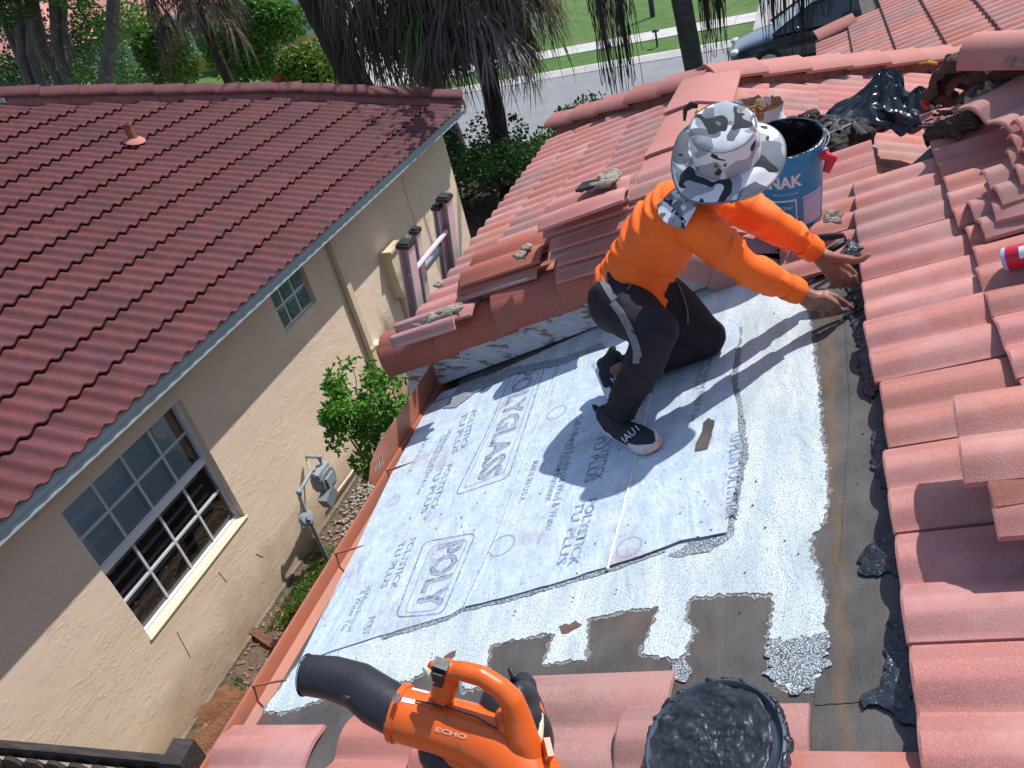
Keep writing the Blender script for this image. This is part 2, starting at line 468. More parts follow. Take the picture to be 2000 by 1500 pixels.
def tmesh(key, mname, **kw):
    k = (key, mname)
    if k not in TM:
        me = tile_mesh('roof_tile_' + key, **kw); me.materials.append(K[mname]); TM[k] = me
    return TM[k]
WT = 0.292
def our_tile(i=None, head=False):
    r = random.random()
    mn = 'tile' if r < 0.62 else ('tile_grey' if r < 0.78 else 'tile_orange')
    return tmesh('barrel_head' if head else 'barrel', mn, head=head)
def put_tile(me, x, y, z, parent, pitch, flip=False, roll=0.0, yaw=0.0, name='tile'):
    o = bpy.data.objects.new(name, me); C.objects.link(o)
    base = Matrix.Rotation(math.pi, 4, 'Z') if flip else Matrix.Identity(4)
    m = Matrix.Translation((x, y, z)) @ base @ Matrix.Rotation(-pitch, 4, 'Y') @ Matrix.Rotation(yaw, 4, 'Z') @ Matrix.Rotation(roll, 4, 'X')
    if parent is not None:
        o.parent = parent
        m = root_matrix(parent).inverted() @ m
    o.matrix_local = m
    return o
PT = TH - math.atan(0.026 / 0.30)     # a tile lies a little flatter than the slope, its tail on the tile below

# cap tiles (hips and ridges): tapered V-shaped trough
def cap_mesh(name, L=0.42, w0=0.15, w1=0.125, h=0.075, th=0.014, mname='cap', nseg=6, round_=0.55):
    mb = MB()
    def ring(x, w_, up, t_):
        pts = []
        for i in range(nseg + 1):
            a = math.pi * i / nseg
            px = -math.cos(a) * w_
            pz = up + h * ((1 - round_) * (1 - abs(px) / w_) + round_ * math.sin(a)) + t_
            pts.append((x, px, pz - h))
        return pts
    A = ring(0, w0, 0.02, th); B = ring(L, w1, 0.0, th); A2 = ring(0, w0, 0.02, -0.004); B2 = ring(L, w1, 0, -0.004)
    n = nseg + 1
    vs = A + B + A2 + B2; fs = []
    for i in range(nseg):
        fs += [(i, i + 1, n + i + 1, n + i), (2 * n + i, 3 * n + i, 3 * n + i + 1, 2 * n + i + 1), (i, 2 * n + i, 2 * n + i + 1, i + 1), (n + i, n + i + 1, 3 * n + i + 1, 3 * n + i)]
    for i in (0, nseg): fs.append((i, n + i, 3 * n + i, 2 * n + i))
    mb.add(vs, fs)
    me = mb.mesh(name, [K[mname]], 35)
    return me
def cap_run(a, b, me, parent, expo=0.33, name='cap_tile', lift=0.10, upside=(0, 0, 1)):
    """cap tiles from the low end a to the high end b, each lapping the one below"""
    a = Vector(a); b = Vector(b); d = (b - a); L = d.length; d.normalize()
    up = Vector(upside); y = up.cross(d).normalized(); z = d.cross(y)
    k = max(1, int(L / expo))
    for i in range(k):
        p = a + d * (i * L / k) + Vector((0, 0, lift + random.uniform(-0.004, 0.004)))
        R = Matrix((d, y, z)).transposed().to_4x4()
        o = bpy.data.objects.new(name, me); C.objects.link(o); o.parent = parent
        o.matrix_local = root_matrix(parent).inverted() @ (Matrix.Translation(p) @ R @ Matrix.Rotation(random.uniform(-0.015, 0.015), 4, 'Z'))
def mortar_run(a, b, hw, h, parent, lift=0.0, mname='mortar'):
    a = Vector(a); b = Vector(b); d = (b - a); L = d.length; d.normalize()
    y = Vector((0, 0, 1)).cross(d).normalized()
    mb = MB(); n = max(4, int(L / 0.05)); vs = []; fs = []
    for i in range(n + 1):
        p = a + d * (L * i / n) + Vector((0, 0, lift))
        k = 1 + 0.18 * noise.noise(p * 9)
        for s, zz in ((-1, -0.06), (-0.8, h), (0.8, h), (1, -0.06)):
            vs.append(p + y * s * hw * k + Vector((0, 0, zz)))
    for i in range(n):
        for j in range(3):
            fs.append((i * 4 + j, i * 4 + j + 1, (i + 1) * 4 + j + 1, (i + 1) * 4 + j))
    fs += [(0, 1, 2, 3), (n * 4 + 3, n * 4 + 2, n * 4 + 1, n * 4)]
    mb.add(vs, fs)
    return mb.build('mortar_bed', K[mname], parent)

# ================================================================== the house being re-roofed
HOUSE = thing('tiled_house', (2.0, 2.0, 0), 'house under our feet whose faded red tile roof is being repaired, with a stripped patch', 'house')
H = HOUSE
# carcass and decks
mb = MB()

mb = MB()
mb.prism([(-1.40, -2.0, 0), (-1.40, -2.0, dz(-1.40) - 0.10), (4.2, -2.0, dz(4.2) - 0.10), (4.2, -2.0, 0)], (0, 5.5, 0))
mb.prism([(-1.55, 3.5, 0), (-1.55, 3.5, 2.82), (-0.62, 3.5, 3.25), (1.8, 3.5, 2.45), (1.8, 3.5, 0)], (0, 2.2, 0))
mb.build('wall', K['stucco'], H)
deck_slab('roof_deck', [(-1.715, -1.5), (4.2, -1.5), (4.2, 8.3), (0.10, 3.18), (-0.02, 3.12), (-1.715, 3.12)], -0.05, 0.05, K['felt'], H)
# wing roof (upper, left of the worker): two slopes and the ridge
WR = -0.62
zr = zwing(WR)
mb = MB()
mb.prism([(-2.03, 3.10, zwing(-2.03) - 0.04), (WR, 3.10, zr - 0.04), (WR, 5.50, zr - 0.04), (-2.03, 6.72, zwing(-2.03) - 0.04)], (0, 0, 0.04))
mb.prism([(WR, 3.10, zr - 0.04), (WR + 3.2, 3.10, zr - 0.04 - 3.2 * T), (WR + 3.2, 8.7, zr - 0.04 - 3.2 * T), (WR, 5.50, zr - 0.04)], (0, 0, 0.04))
mb.prism([(-2.03, 6.75, zwing(-2.03) - 0.05), (WR, 5.52, zr - 0.05), (WR + 3.2, 8.7, zr - 3.2 * T - 0.05)], (0, 0, -0.03))
mb.build('wing_roof_deck', K['felt'], H)

# ---- main field tiles
HEADCUT = {-1: 1.0}
courses = [(-1.765, 1.05), (-1.50, 0.77), (-1.24, 1.06), (-0.97, 1.00), (-0.71, 1.12), (-0.42, 1.01), (-0.14, 0.89)]
for x0, ytop in courses:
    j = 0
    y = ytop - WT
    while y > -0.5:
        put_tile(our_tile(head=True), x0 + random.uniform(-.006, .006), y, dz(x0) + 0.036, H, PT, roll=random.uniform(-.006, .006))
        y -= WT + 0.003; j += 1
seam0 = 1.10 - 6 * 0.297
xk = 0.16; ci = 0
while xk < 2.6:
    yend = 3.42 + (xk - 0.1) * 1.25
    j = 0; y = seam0 + (0.15 if ci % 2 else 0)
    while y < yend - 0.2:
        rl = random.uniform(-.012, .012); dzz = 0.0; yw = random.uniform(-.01, .01)
        if ci == 0 and abs(y - (seam0 + 9 * 0.297 + 0.003)) < 0.15: rl = 0.10; dzz = -0.004; yw = 0.03
        put_tile(our_tile(), xk + random.uniform(-.008, .008), y, dz(xk) + 0.036 + dzz + random.uniform(0, .003), H, PT, roll=rl, yaw=yw)
        y += 0.297
    xk += 0.30; ci += 1
# lower course beside the bucket
for j in range(4):
    put_tile(our_tile(), -0.13 + random.uniform(-.01, .01), 2.80 + 0.297 * j, dz(-0.13) + 0.034, H, PT, roll=random.uniform(-.02, .02))
put_tile(our_tile(), -0.42, 3.12, dz(-0.42) + 0.034, H, PT)
# ---- wing left slope
for k in range(5):
    x0 = -2.07 + 0.30 * k
    y = 3.14 + (0.146 if k % 2 else 0)
    if k % 2: y -= 0
    while y + WT * 0.5 < 6.62 - (x0 + 0.2 + 2.03) * 0.86:
        if x0 > -0.9: break
        put_tile(our_tile(), x0 + random.uniform(-.006, .006), y, zwing(x0) + 0.036, H, PT, roll=random.uniform(-.008, .008))
        y += WT + 0.002
# top course tucked under the ridge
y = 3.2
while y < 5.4:
    put_tile(tmesh('short', 'tile', L=0.30), -0.87, y, zwing(-0.87) + 0.036, H, PT); y += WT + 0.002
# ---- wing right slope (runs down to the right, into the dead valley)
for k in range(9):
    x0 = WR + 0.36 + 0.30 * k
    y0 = max(3.35, 3.0 + (x0 - 0.1) * 1.25) + (0.146 if k % 2 else 0)
    y = y0
    while y + WT * 0.6 < 5.48 + (x0 - 0.2 - WR):
        put_tile(our_tile(), x0, y + WT, zr - (x0 - WR) * T + 0.036, H, PT, flip=True, roll=random.uniform(-.01, .01))
        y += WT + 0.002
# hips and ridge of the wing
capm = cap_mesh('hip_cap'); capf = cap_mesh('ridge_cap', w0=0.16, w1=0.14, h=0.06)
PK = (WR, 5.52, zr)
mortar_run((-2.02, 6.70, zwing(-2.02)), PK, 0.10, 0.07, H)
cap_run((-2.10, 6.77, zwing(-2.10)), PK, capm, H, 0.34, lift=0.14)
hr = (WR + 2.7, 5.52 + 2.7, zr - 2.7 * T)
mortar_run(hr, PK, 0.10, 0.07, H)
cap_run(hr, (PK[0], PK[1], PK[2] + 0.01), capm, H, 0.36, lift=0.14)
mortar_run((WR, 3.12, zr), (WR, 5.45, zr), 0.13, 0.05, H)
cap_run((WR, 3.3, zr + 0.0), (WR, 5.5, zr + 0.0), cap_mesh('broad_ridge_cap', L=0.86, w0=0.20, w1=0.19, h=0.045, round_=0.2), H, 0.72, lift=0.115)

# ---- rake: board, rake tiles
mb = MB()
def rake_pt(x, y, dzv): return (x, y, dz(x) + dzv)
mb.prism([(-2.02, 3.055, dz(-2.02) + 0.005), (WR, 3.055, dz(WR) + 0.02), (WR, 3.055, dz(WR) + 0.30), (-2.02, 3.055, dz(-2.02) + 0.29)], (0, 0.035, 0))
mb.build('barge_board', K['peel'], H)
mb = MB()   # board of the far rake, running down into the valley behind the worker
mb.prism([(WR + 0.003, 3.055, dz(WR) + 0.02), (-0.02, 3.055, dz(-0.02) + 0.0), (-0.02, 3.055, zr - (WR * -1 - 0.02) * T + 0.0), (WR + 0.003, 3.055, zr - 0.0)], (0, 0.035, 0))
mb.build('barge_board', K['peel'], H)
def rake_tile_mesh(name, L=0.44, mname='cap_fresh', s=1.0):
    prof = [(0.16, 0.03), (0.13, 0.085), (0.085, 0.118), (0.04, 0.120), (0.0, 0.100), (-0.03, 0.065), (-0.045, 0.02), (-0.047, -0.05)]
    th = 0.014
    mb = MB(); vs = []; fs = []
    inner = []
    n = len(prof)
    for k, (x, g) in enumerate(((0, 1.10), (0.012, 1.12), (L, 0.90))):
        for (y, z) in prof: vs.append((x, y * g, z * g))
        for i, (y, z) in enumerate(prof):
            a = prof[max(i - 1, 0)]; b = prof[min(i + 1, n - 1)]
            tx, tz = b[0] - a[0], b[1] - a[1]; l = math.hypot(tx, tz)
            vs.append((x, (y - tz / l * -th * 1.0) * g if False else (y + (-tz) / l * -th) * g, (z + tx / l * th) * g))
    m = 2 * n
    for i in range(n - 1):
        for q in (0, m): fs += [(q + i, q + i + 1, q + m + i + 1, q + m + i), (q + n + i, q + m + n + i, q + m + n + i + 1, q + n + i + 1)]
        fs += [(i, n + i, n + i + 1, i + 1), (2 * m + i, 2 * m + i + 1, 2 * m + n + i + 1, 2 * m + n + i)]
    for i in (0, n - 1):
        for q in (0, m): fs.append((q + i, q + m + i, q + m + n + i, q + n + i))
    mb.add(vs, fs)
    return mb.mesh(name, [K[mname]], 40)
rkm = rake_tile_mesh('rake_tile_shape')
x0 = -2.10; i = 0
while x0 < WR - 0.2:
    o = put_tile(rkm, x0, 3.055, zwing(x0) + 0.002, H, TH - 0.085, yaw=random.uniform(-.02, .02), roll=random.uniform(-.03, .03), name='rake_tile')
    x0 += 0.345; i += 1
# broken far rake behind the worker (runs down to the right)
rkm2 = rake_tile_mesh('rake_tile_weathered', mname='tile_grey')
for x0, rr in ((-0.02, 0.05), (-0.32, -0.04)):
    o = bpy.data.objects.new('rake_tile', rkm2); C.objects.link(o); o.parent = H
    base = Matrix.Translation((x0, 3.055, zr - (x0 - WR) * T - 0.01)) @ Matrix.Rotation(TH, 4, 'Y') @ Matrix.Translation((-0.4, 0, 0)) @ Matrix.Rotation(rr, 4, 'X')
    o.matrix_local = root_matrix(H).inverted() @ base

# ---- gutter along the stripped patch
def gutter(y0, y1, x, z, parent, name='gutter'):
    prof = [(0.0, 0.01), (0.0, -0.05), (-0.03, -0.075), (-0.075, -0.075), (-0.105, -0.05), (-0.112, -0.012), (-0.118, 0.0), (-0.127, 0.0), (-0.127, -0.012)]
    mb = MB(); n = len(prof); vs = []; fs = []
    for y in (y0, y1):
        for px_, pz in prof: vs.append((x + px_, y, z + pz))
        for px_, pz in prof: vs.append((x + px_ + (0.003 if px_ < -0.05 else -0.003), y, z + pz + 0.004))
    m = 2 * n
    for i in range(n - 1):
        fs += [(i, i + 1, m + i + 1, m + i), (n + i, m + n + i, m + n + i + 1, n + i + 1), (i, n + i, n + i + 1, i + 1), (m + i, m + i + 1, m + n + i + 1, m + n + i)]
    mb.add(vs, fs)
    # end stop
    mb.add([(x + a, y1, z + b) for a, b in prof[:7]], [tuple(range(7))])
    return mb.build(name, K['copper'], parent, 25)
gutter(-0.6, 3.34, -1.720, 2.815, H)
mb = MB(); mb.box((-1.708, 1.2, 2.74), (0.02, 3.8, 0.12)); mb.build('fascia', K['copper'], H)
for (xa, ya) in ((690, 1090), (520, 1350), (748, 925), (850, 795)):
    p = at_z(xa, ya, 2.80); y = p.y
    mb = MB(); mb.tube([(-1.84, y, 2.817), (-1.69, y + 0.02, 2.855)], 0.0045, 6); mb.build('gutter_hanger', K['copper'], H, 40)
# splash guard standing on the gutter's outer lip, scratched
g0 = at_z(722, 962, 2.80).y; g1 = at_z(840, 770, 2.80).y
mb = MB()
pts = []
yA, yB = g0, 3.30
for (yy, zz) in ((yA + 0.03, 2.80), (yB, 2.80), (yB, 2.93), (yA + 0.16, 2.93), (yA + 0.06, 2.905), (yA, 2.85)):
    pts.append((-1.849, yy, zz + 0.012))
mb.prism(pts, (-0.003, 0, 0)); sg = mb.build('splash_guard', K['copper'], H)
K['scratch'] = mat('white_scratches', (0.7, 0.62, 0.58), (0.6, 0.5, 0.45), 40, 0.8)
mb = MB()
for i in range(6):
    a = Vector((-1.8465, yA + 0.085 + i * 0.013, 2.915 - 0.004 * i)); b = a + Vector((0, -0.022 + 0.004 * (i % 3), -0.055 + 0.008 * (i % 2)))
    mb.tube([a, a.lerp(b, .5) + Vector((0, .004, 0)), b], 0.0016, 5)
mb.build('scratch_marks', K['scratch'], sg)
# gutter and eave of the wing, higher up
gutter(3.42, 6.7, -2.06, 3.045, H, 'upper_gutter') if False else None
mb = MB(); mb.box((-2.015, 4.9, 2.90), (0.03, 3.6, 0.14)); mb.build('upper_fascia', K['cream'], H)
# white return trim at the foot of the barge board
p = at_deck(838, 775)
mb = MB(); mb.prism([(-2.05, 3.09, 2.70), (-2.05, 3.09, 2.90), (-1.90, 3.09, 2.90), (-1.90, 3.09, 2.70)], (0, 0.25, 0)); mb.build('eave_return', K['white'], H)

# ---- stripped patch: coating, sheets, tar
def DP(*px): return [tuple(at_deck(a, b)[:2]) for a, b in px]
coat = DP((512, 1392), (560, 1325), (605, 1268), (700, 1180), (860, 900), (862, 775), (905, 757), (1180, 632), (1330, 575), (1350, 530), (1480, 508), (1560, 512),
          (1598, 525), (1590, 548), (1560, 560), (1575, 600), (1585, 640), (1590, 690), (1600, 760), (1605, 850), (1615, 900), (1617, 990), (1604, 1032), (1588, 1044), (1584, 1080),
          (1605, 1135), (1612, 1180), (1618, 1240), (1610, 1300), (1590, 1345), (1550, 1355), (1505, 1330), (1500, 1250), (1507, 1200), (1510, 1165),
          (1440, 1160), (1400, 1165), (1345, 1172), (1340, 1210), (1355, 1235), (1342, 1275), (1325, 1290), (1250, 1280), (1270, 1230), (1286, 1188),
          (1220, 1195), (1150, 1210), (1145, 1290), (1060, 1300), (1080, 1245), (1075, 1238), (958, 1262), (952, 1300), (950, 1345), (905, 1350), (880, 1300), (850, 1305), (800, 1330), (700, 1358), (678, 1350), (600, 1378), (560, 1392))
K['feather'] = mat('thin_scattered_granules', (0.13, 0.115, 0.10), (0.17, 0.15, 0.13), 7, 0.85, 0.5, 260, 0.004, world=True, spots=(0.45, 0.49, 0.50), spot_scale=300, spot_t=0.54)
deck_slab('granule_fringe', rough_poly(coat, 0.008, 0.012, 9, 45, 0.006), 0.0, 0.0008, K['feather'], H)
cs = deck_slab('granule_coating', rough_poly(coat, 0.006, 0.009, 3, 55, -0.003), 0.0, 0.0032, K['coat'], H)
sheets = [
    ('underlayment_sheet', DP((585, 1296), (690, 1088), (765, 930), (835, 800), (865, 768), (1010, 722), (1092, 712), (1022, 905), (974, 1040), (905, 1190), (880, 1205), (740, 1245))),
    ('underlayment_sheet', DP((1094, 711), (1160, 690), (1262, 668), (1272, 770), (1238, 914), (1186, 1112), (1000, 1168), (908, 1189), (976, 1040), (1024, 905))),
    ('underlayment_sheet', DP((1264, 667), (1360, 640), (1440, 624), (1445, 660), (1428, 740), (1440, 800), (1448, 880), (1438, 950), (1425, 1000), (1420, 1045), (1330, 1062), (1250, 1092), (1189, 1111), (1240, 914), (1275, 770))),
]
SH = []
for i, (nm, pl) in enumerate(sheets):
    SH.append(deck_slab(nm, rough_poly(pl, 0.03, 0.004, i * 5, 12), 0.0055 + 0.0022 * i, 0.003, K['sheet'], H))
# raised beads at the laps
K['bead'] = mat('pale_seam_bead', (0.72, 0.70, 0.62), (0.6, 0.58, 0.5), 30, 0.8, 0.4, 80, 0.004)
def bead(px, r, parent, nm='seam_bead', off=0.012):
    pts = [at_deck(a, b, off) for a, b in px]; q = []
    for i in range(len(pts) - 1):
        for k in range(8):
            q.append(pts[i].lerp(pts[i + 1], k / 8) + Vector((random.uniform(-.0015, .0015), 0, 0)))
    q.append(pts[-1]); m_ = MB(); m_.tube(q, r, 6); m_.build(nm, K['bead'], parent, 60)
bead([(1272, 770), (1254, 845), (1238, 914), (1212, 1010), (1186, 1112)], 0.005, SH[2])
bead([(1092, 714), (1022, 905), (974, 1040), (906, 1188)], 0.0014, SH[1], off=0.0105)
# black sealant squeezed out along the sheet edges
def smear(name, pl, off, th, mt='tar', amp=0.012, seed=1, freq=34):
    return deck_slab(name, rough_poly(DP(*pl), 0.008, amp, seed, freq), off, th, K[mt], H)
K['speck'] = mat('black_sealant_with_white_grains', (0.05, 0.06, 0.075), (0.12, 0.14, 0.16), 20, 0.7, 0.6, 120, 0.006, world=True, spots=(0.50, 0.56, 0.58), spot_scale=320, spot_t=0.50)
smear('sealant_smear', [(1440, 640), (1450, 640), (1447, 700), (1440, 745), (1452, 800), (1462, 880), (1450, 950), (1440, 985), (1432, 980), (1436, 940), (1442, 880), (1436, 800), (1424, 745)], 0.0045, 0.0008, 'speck', 0.008, 2)
smear('sealant_smear', [(1425, 1000), (1440, 1000), (1430, 1052), (1385, 1078), (1330, 1090), (1305, 1088), (1340, 1066), (1395, 1052)], 0.0045, 0.0008, 'speck', 0.008, 3)
smear('sealant_smear', [(905, 1186), (1000, 1166), (1120, 1130), (1186, 1110), (1300, 1074), (1300, 1080), (1190, 1120), (1100, 1146), (1000, 1176), (905, 1196)], 0.0045, 0.0008, 'speck', 0.006, 4)
smear('sealant_smear', [(742, 1240), (880, 1203), (903, 1190), (903, 1196), (880, 1212), (750, 1250)], 0.0045, 0.0008, 'speck', 0.006, 5)
smear('sealant_smear', [(900, 755), (1000, 722), (1100, 703), (1180, 672), (1180, 682), (1100, 716), (1010, 733), (930, 770), (890, 800), (868, 800)], 0.0125, 0.0008, 'speck', 0.010, 6)
smear('faded_granules', [(1503, 1245), (1560, 1250), (1616, 1235), (1612, 1300), (1592, 1343), (1550, 1352), (1507, 1328)], 0.0045, 0.0009, 'speck', 0.022, 8)
smear('felt_scrap', [(1384, 823), (1396, 829), (1390, 860), (1383, 884), (1357, 888), (1362, 868), (1372, 850), (1375, 832)], 0.0135, 0.002, 'felt', 0.003, 9)
# tar along the tiles' edge
for i, pl in enumerate([
    [(1752, 1040), (1715, 1052), (1688, 1078), (1676, 1100), (1682, 1120), (1715, 1132), (1772, 1128), (1790, 1090), (1780, 1045)],
    [(1790, 1150), (1770, 1175), (1745, 1200), (1738, 1250), (1728, 1300), (1735, 1318), (1705, 1340), (1684, 1362), (1686, 1382), (1718, 1378), (1730, 1400), (1760, 1418), (1830, 1430), (1850, 1300), (1820, 1180)],
    [(1600, 500), (1640, 470), (1668, 450), (1680, 500), (1690, 560), (1700, 640), (1720, 760), (1700, 790), (1680, 730), (1672, 660), (1655, 620), (1668, 590), (1650, 560), (1652, 530), (1625, 540)],
    [(1725, 800), (1712, 830), (1700, 880), (1712, 930), (1735, 980), (1760, 1040), (1790, 1040), (1765, 900), (1745, 800)]]):
    o = smear('tar_patch', pl, 0.001 + 0.0002 * i, 0.008, 'tar', 0.014, 10 + i, 18)
smear('tar_patch', [(1312, 1300), (1335, 1290), (1352, 1310), (1340, 1335), (1318, 1330)], 0.001, 0.003, 'speck', 0.006, 21)
# worn rust-brown spots in the coating
K['rust'] = mat('bare_brown_felt', (0.17, 0.10, 0.065), (0.12, 0.08, 0.06), 20, 0.8, 0.4, 100, 0.004, world=True)
smear('worn_spot', [(1092, 1226), (1105, 1220), (1112, 1222), (1125, 1214), (1138, 1222), (1125, 1230), (1112, 1238), (1100, 1240)], 0.0045, 0.0006, 'rust', 0.006, 31)
smear('worn_spot', [(868, 1284), (880, 1276), (892, 1272), (890, 1282), (876, 1294), (866, 1298)], 0.0045, 0.0006, 'rust', 0.004, 32)
# felt lap line at the bottom
smear('felt_lap', [(1590, 1378), (1600, 1250), (1640, 1100), (1660, 800), (1650, 620), (1700, 620), (1800, 1340), (1690, 1370)], 0.0003, 0.0018, 'felt', 0.003, 33)

# ---- print on the sheets
def text_mesh(txt, off=0.0, bold=False):
    cu = bpy.data.curves.new('t', 'FONT'); cu.body = txt; cu.size = 1; cu.offset = off; cu.resolution_u = 2
    o = bpy.data.objects.new('t', cu); C.objects.link(o)
    bpy.context.view_layer.update()
    me = bpy.data.meshes.new_from_object(o.evaluated_get(bpy.context.evaluated_depsgraph_get()))
    bpy.data.objects.remove(o)
    return me
def print_on(txt, a, b, hgt, parent, mname='ink', off=0.0, lift=0.0115, zf=dz, shear=0.0):
    """text from plan point a to b (its baseline), letters standing to the left of the run"""
    me = text_mesh(txt, off)
    xs = [v.co.x for v in me.vertices]
    if not xs: return
    wd = max(xs) - min(xs); x0 = min(xs); ph = 0.70
    a = Vector((a[0], a[1], 0)); b = Vector((b[0], b[1], 0))
    d = b - a; n_ = Vector((-d.y, d.x, 0)).normalized()
    for v in me.vertices:
        u = (v.co.x - x0) / wd; h = v.co.y / ph * hgt
        p = a + d * u + n_ * h
        v.co = Vector((p.x, p.y, zf(p.x) + lift))
    o = link('printed_text', me, K[mname], parent); return o
def PT2(a, b):
    p = at_deck(a, b); return (p.x, p.y)
def z3(a, b): return (550 + a / 2.5, 650 + b / 2.5)
def pr(txt, a, b, h, sh, mn='ink', off=0.02, dzv=0.0):
    print_on(txt, PT2(*z3(*a)), PT2(*z3(*b)), h, SH[sh], mn, off, (0.0092, 0.0115, 0.0136)[sh] + dzv)
S1, S2, S3 = 0, 1, 2
pr('POLYSTICK', (930, 392), (868, 590), 0.030, S1); pr('TU PLUS', (885, 405), (830, 605), 0.030, S1)
pr('POLYSTICK', (810, 655), (718, 888), 0.030, S1); pr('TU PLUS', (766, 665), (680, 895), 0.030, S1)
pr('POLYSTICK', (632, 1015), (528, 1265), 0.030, S1); pr('TU PLUS', (580, 1030), (484, 1262), 0.030, S1)
pr('POLY', (430, 1400), (395, 1488), 0.030, S1)
pr('POLYSTICK', (1500, 828), (1400, 1155), 0.032, S2, off=0.02); pr('TU PLUS', (1445, 840), (1342, 1150), 0.032, S2, off=0.02)
pr('POLYSTICK', (1590, 500), (1520, 740), 0.032, S2, off=0.02); pr('TU PLUS', (1545, 515), (1478, 750), 0.032, S2, off=0.02)
pr('Self-Adhered Reinforced Wind & Water', (1440, 430), (1288, 985), 0.030, S2, 'ink', 0.005)
pr('Tile Underlayment', (1395, 530), (1286, 840), 0.030, S2, 'ink', 0.005)
pr('MADE IN U.S.A.', (1232, 640), (1158, 842), 0.026, S2, 'ink', 0.005)
pr('MADE IN U.S.A.', (696, 535), (612, 700), 0.022, S1, 'ink', 0.0)
pr('Self-Adhered Reinforced Wind & Water', (820, 480), (655, 805), 0.026, S1, 'ink', 0.0)
pr('Tile Underlayment', (785, 510), (695, 700), 0.026, S1, 'ink', 0.0)
pr('Self-Adhered Reinforced', (425, 1245), (320, 1470), 0.026, S1, 'ink', 0.0)
pr('& Water Tile', (390, 1270), (290, 1465), 0.026, S1, 'ink', 0.0)
pr('MADE IN U.S.A.', (1790, 230), (1740, 380), 0.026, S2, 'ink', 0.005)
pr('Self-Adhered Reinforced Wind & Water', (2105, 70), (1990, 455), 0.028, S3, 'ink', 0.003)
pr('Underlayment', (2060, 100), (2010, 300), 0.028, S3, 'ink', 0.003)
pr('TU PLUS POLYSTICK', (2195, 500), (2170, 930), 0.035, S3, 'ink', 0.02)

# outlined maker's name in a slanted double frame
def band(pts, wd, sh, mn='ink', closed=True, dzv=0.0):
    lift = (0.0092, 0.0115, 0.0136)[sh] + dzv
    P = [Vector(PT2(*z3(*q))).to_3d() for q in pts]; n = len(P); vs = []; fs = []
    # round corners
    Q = []
    for i in range(n):
        a, p, b = P[i - 1], P[i], P[(i + 1) % n]
        r = 0.03
        pa = p + (a - p).normalized() * min(r, (a - p).length * .4); pb = p + (b - p).normalized() * min(r, (b - p).length * .4)
        for t in (0, .33, .66, 1):
            Q.append(pa.lerp(p, t).lerp(p.lerp(pb, t), t))
    n = len(Q)
    for i in range(n):
        t = (Q[(i + 1) % n] - Q[i - 1]).normalized(); nn_ = Vector((-t.y, t.x, 0))
        for s in (-1, 1):
            q = Q[i] + nn_ * s * wd; vs.append((q.x, q.y, dz(q.x) + lift))
    for i in range(n):
        j = (i + 1) % n; fs.append((2 * i, 2 * i + 1, 2 * j + 1, 2 * j))
    m_ = MB(); m_.add(vs, fs); m_.build('printed_frame', K[mn], SH[sh], fix=False)
band([(1290, 165), (1110, 715), (850, 803), (1015, 470), (1140, 180)], 0.003, S1)
band([(1262, 190), (1090, 690), (890, 770), (985, 560), (1150, 215)], 0.0025, S1, 'ink_light')
pr('POLYGLASS', (1160, 200), (955, 735), 0.10, S1, 'ink', 0.035)
pr('POLYGLASS', (1166, 200), (961, 735), 0.095, S1, 'ink_light', -0.012, 0.0005)
band([(952, 985), (790, 1380), (560, 1398), (700, 1030)], 0.003, S1)
band([(915, 1015), (770, 1360), (600, 1378), (735, 1050)], 0.0025, S1, 'ink_light')
pr('POLY', (775, 1050), (650, 1370), 0.105, S1, 'ink', 0.035); pr('POLY', (781, 1052), (656, 1370), 0.10, S1, 'ink_light', -0.012, 0.0005)
def ring(c, r, sh):
    cx, cy = PT2(*z3(*c)); lift = (0.0092, 0.0115, 0.0136)[sh]; vs = []; fs = []
    for i in range(28):
        a = 2 * math.pi * i / 28
        for rr in (r, r * 0.86): vs.append((cx + math.cos(a) * rr, cy + math.sin(a) * rr, dz(cx + math.cos(a) * rr) + lift))
    for i in range(28):
        j = (i + 1) % 28; fs.append((2 * i, 2 * i + 1, 2 * j + 1, 2 * j))
    m_ = MB(); m_.add(vs, fs); m_.build('printed_ring', K['ink_light'], SH[sh], fix=False)
ring((545, 830), 0.036, S1); ring((545, 830), 0.022, S1); ring((1080, 1050), 0.05, S2); ring((1345, 400), 0.045, S2); ring((1700, 1060), 0.04, S3)
band([(345, 1200), (215, 1410), (200, 1400), (310, 1195)], 0.0022, S1, 'ink_light')

# ---- front part of the house roof, lower and farther on (over the garage)
GX = 0.10; GZ = 2.70
def gz(x): return GZ - 0.09 + (x - GX) * T
def at_g(x, y):
    r = ray(x, y); n = Vector((-T, 0, 1)); d0 = GZ - GX * T
    return CAM + r * ((d0 - n.dot(CAM)) / n.dot(r))
c1 = at_g(1590, 78); c2 = at_g(1688, 24)
mb = MB(); mb.prism([(GX, 6.6, gz(GX) - 0.04), (5.2, 6.6, gz(5.2) - 0.04), (5.2, 16, gz(5.2) - 0.04), (c2.x, 16, gz(c2.x) - 0.04), (c2.x, c2.y, gz(c2.x) - 0.04), (GX, c1.y, gz(GX) - 0.04)], (0, 0, 0.04))
mb.prism([(GX + .3, 6.8, 0), (5.2, 6.8, 0), (5.2, 6.8, gz(5.2) - 0.1), (GX + .3, 6.8, gz(GX + .3) - 0.1)], (0, c1.y - 7.1, 0))
mb.build('front_roof_deck', K['felt'], H)
for k in range(9):
    x0 = GX - 0.03 + 0.33 * k
    y = 6.7 + (0.146 if k % 2 else 0)
    f = (x0 + 0.15 - c1.x) / (c2.x - c1.x)
    yend = c1.y + (c2.y - c1.y) * min(f, 1) if f < 1 else 12.5
    while y + WT * 0.5 < yend:
        put_tile(our_tile(), x0, y, gz(x0) + 0.036, H, PT)
        y += WT + 0.002
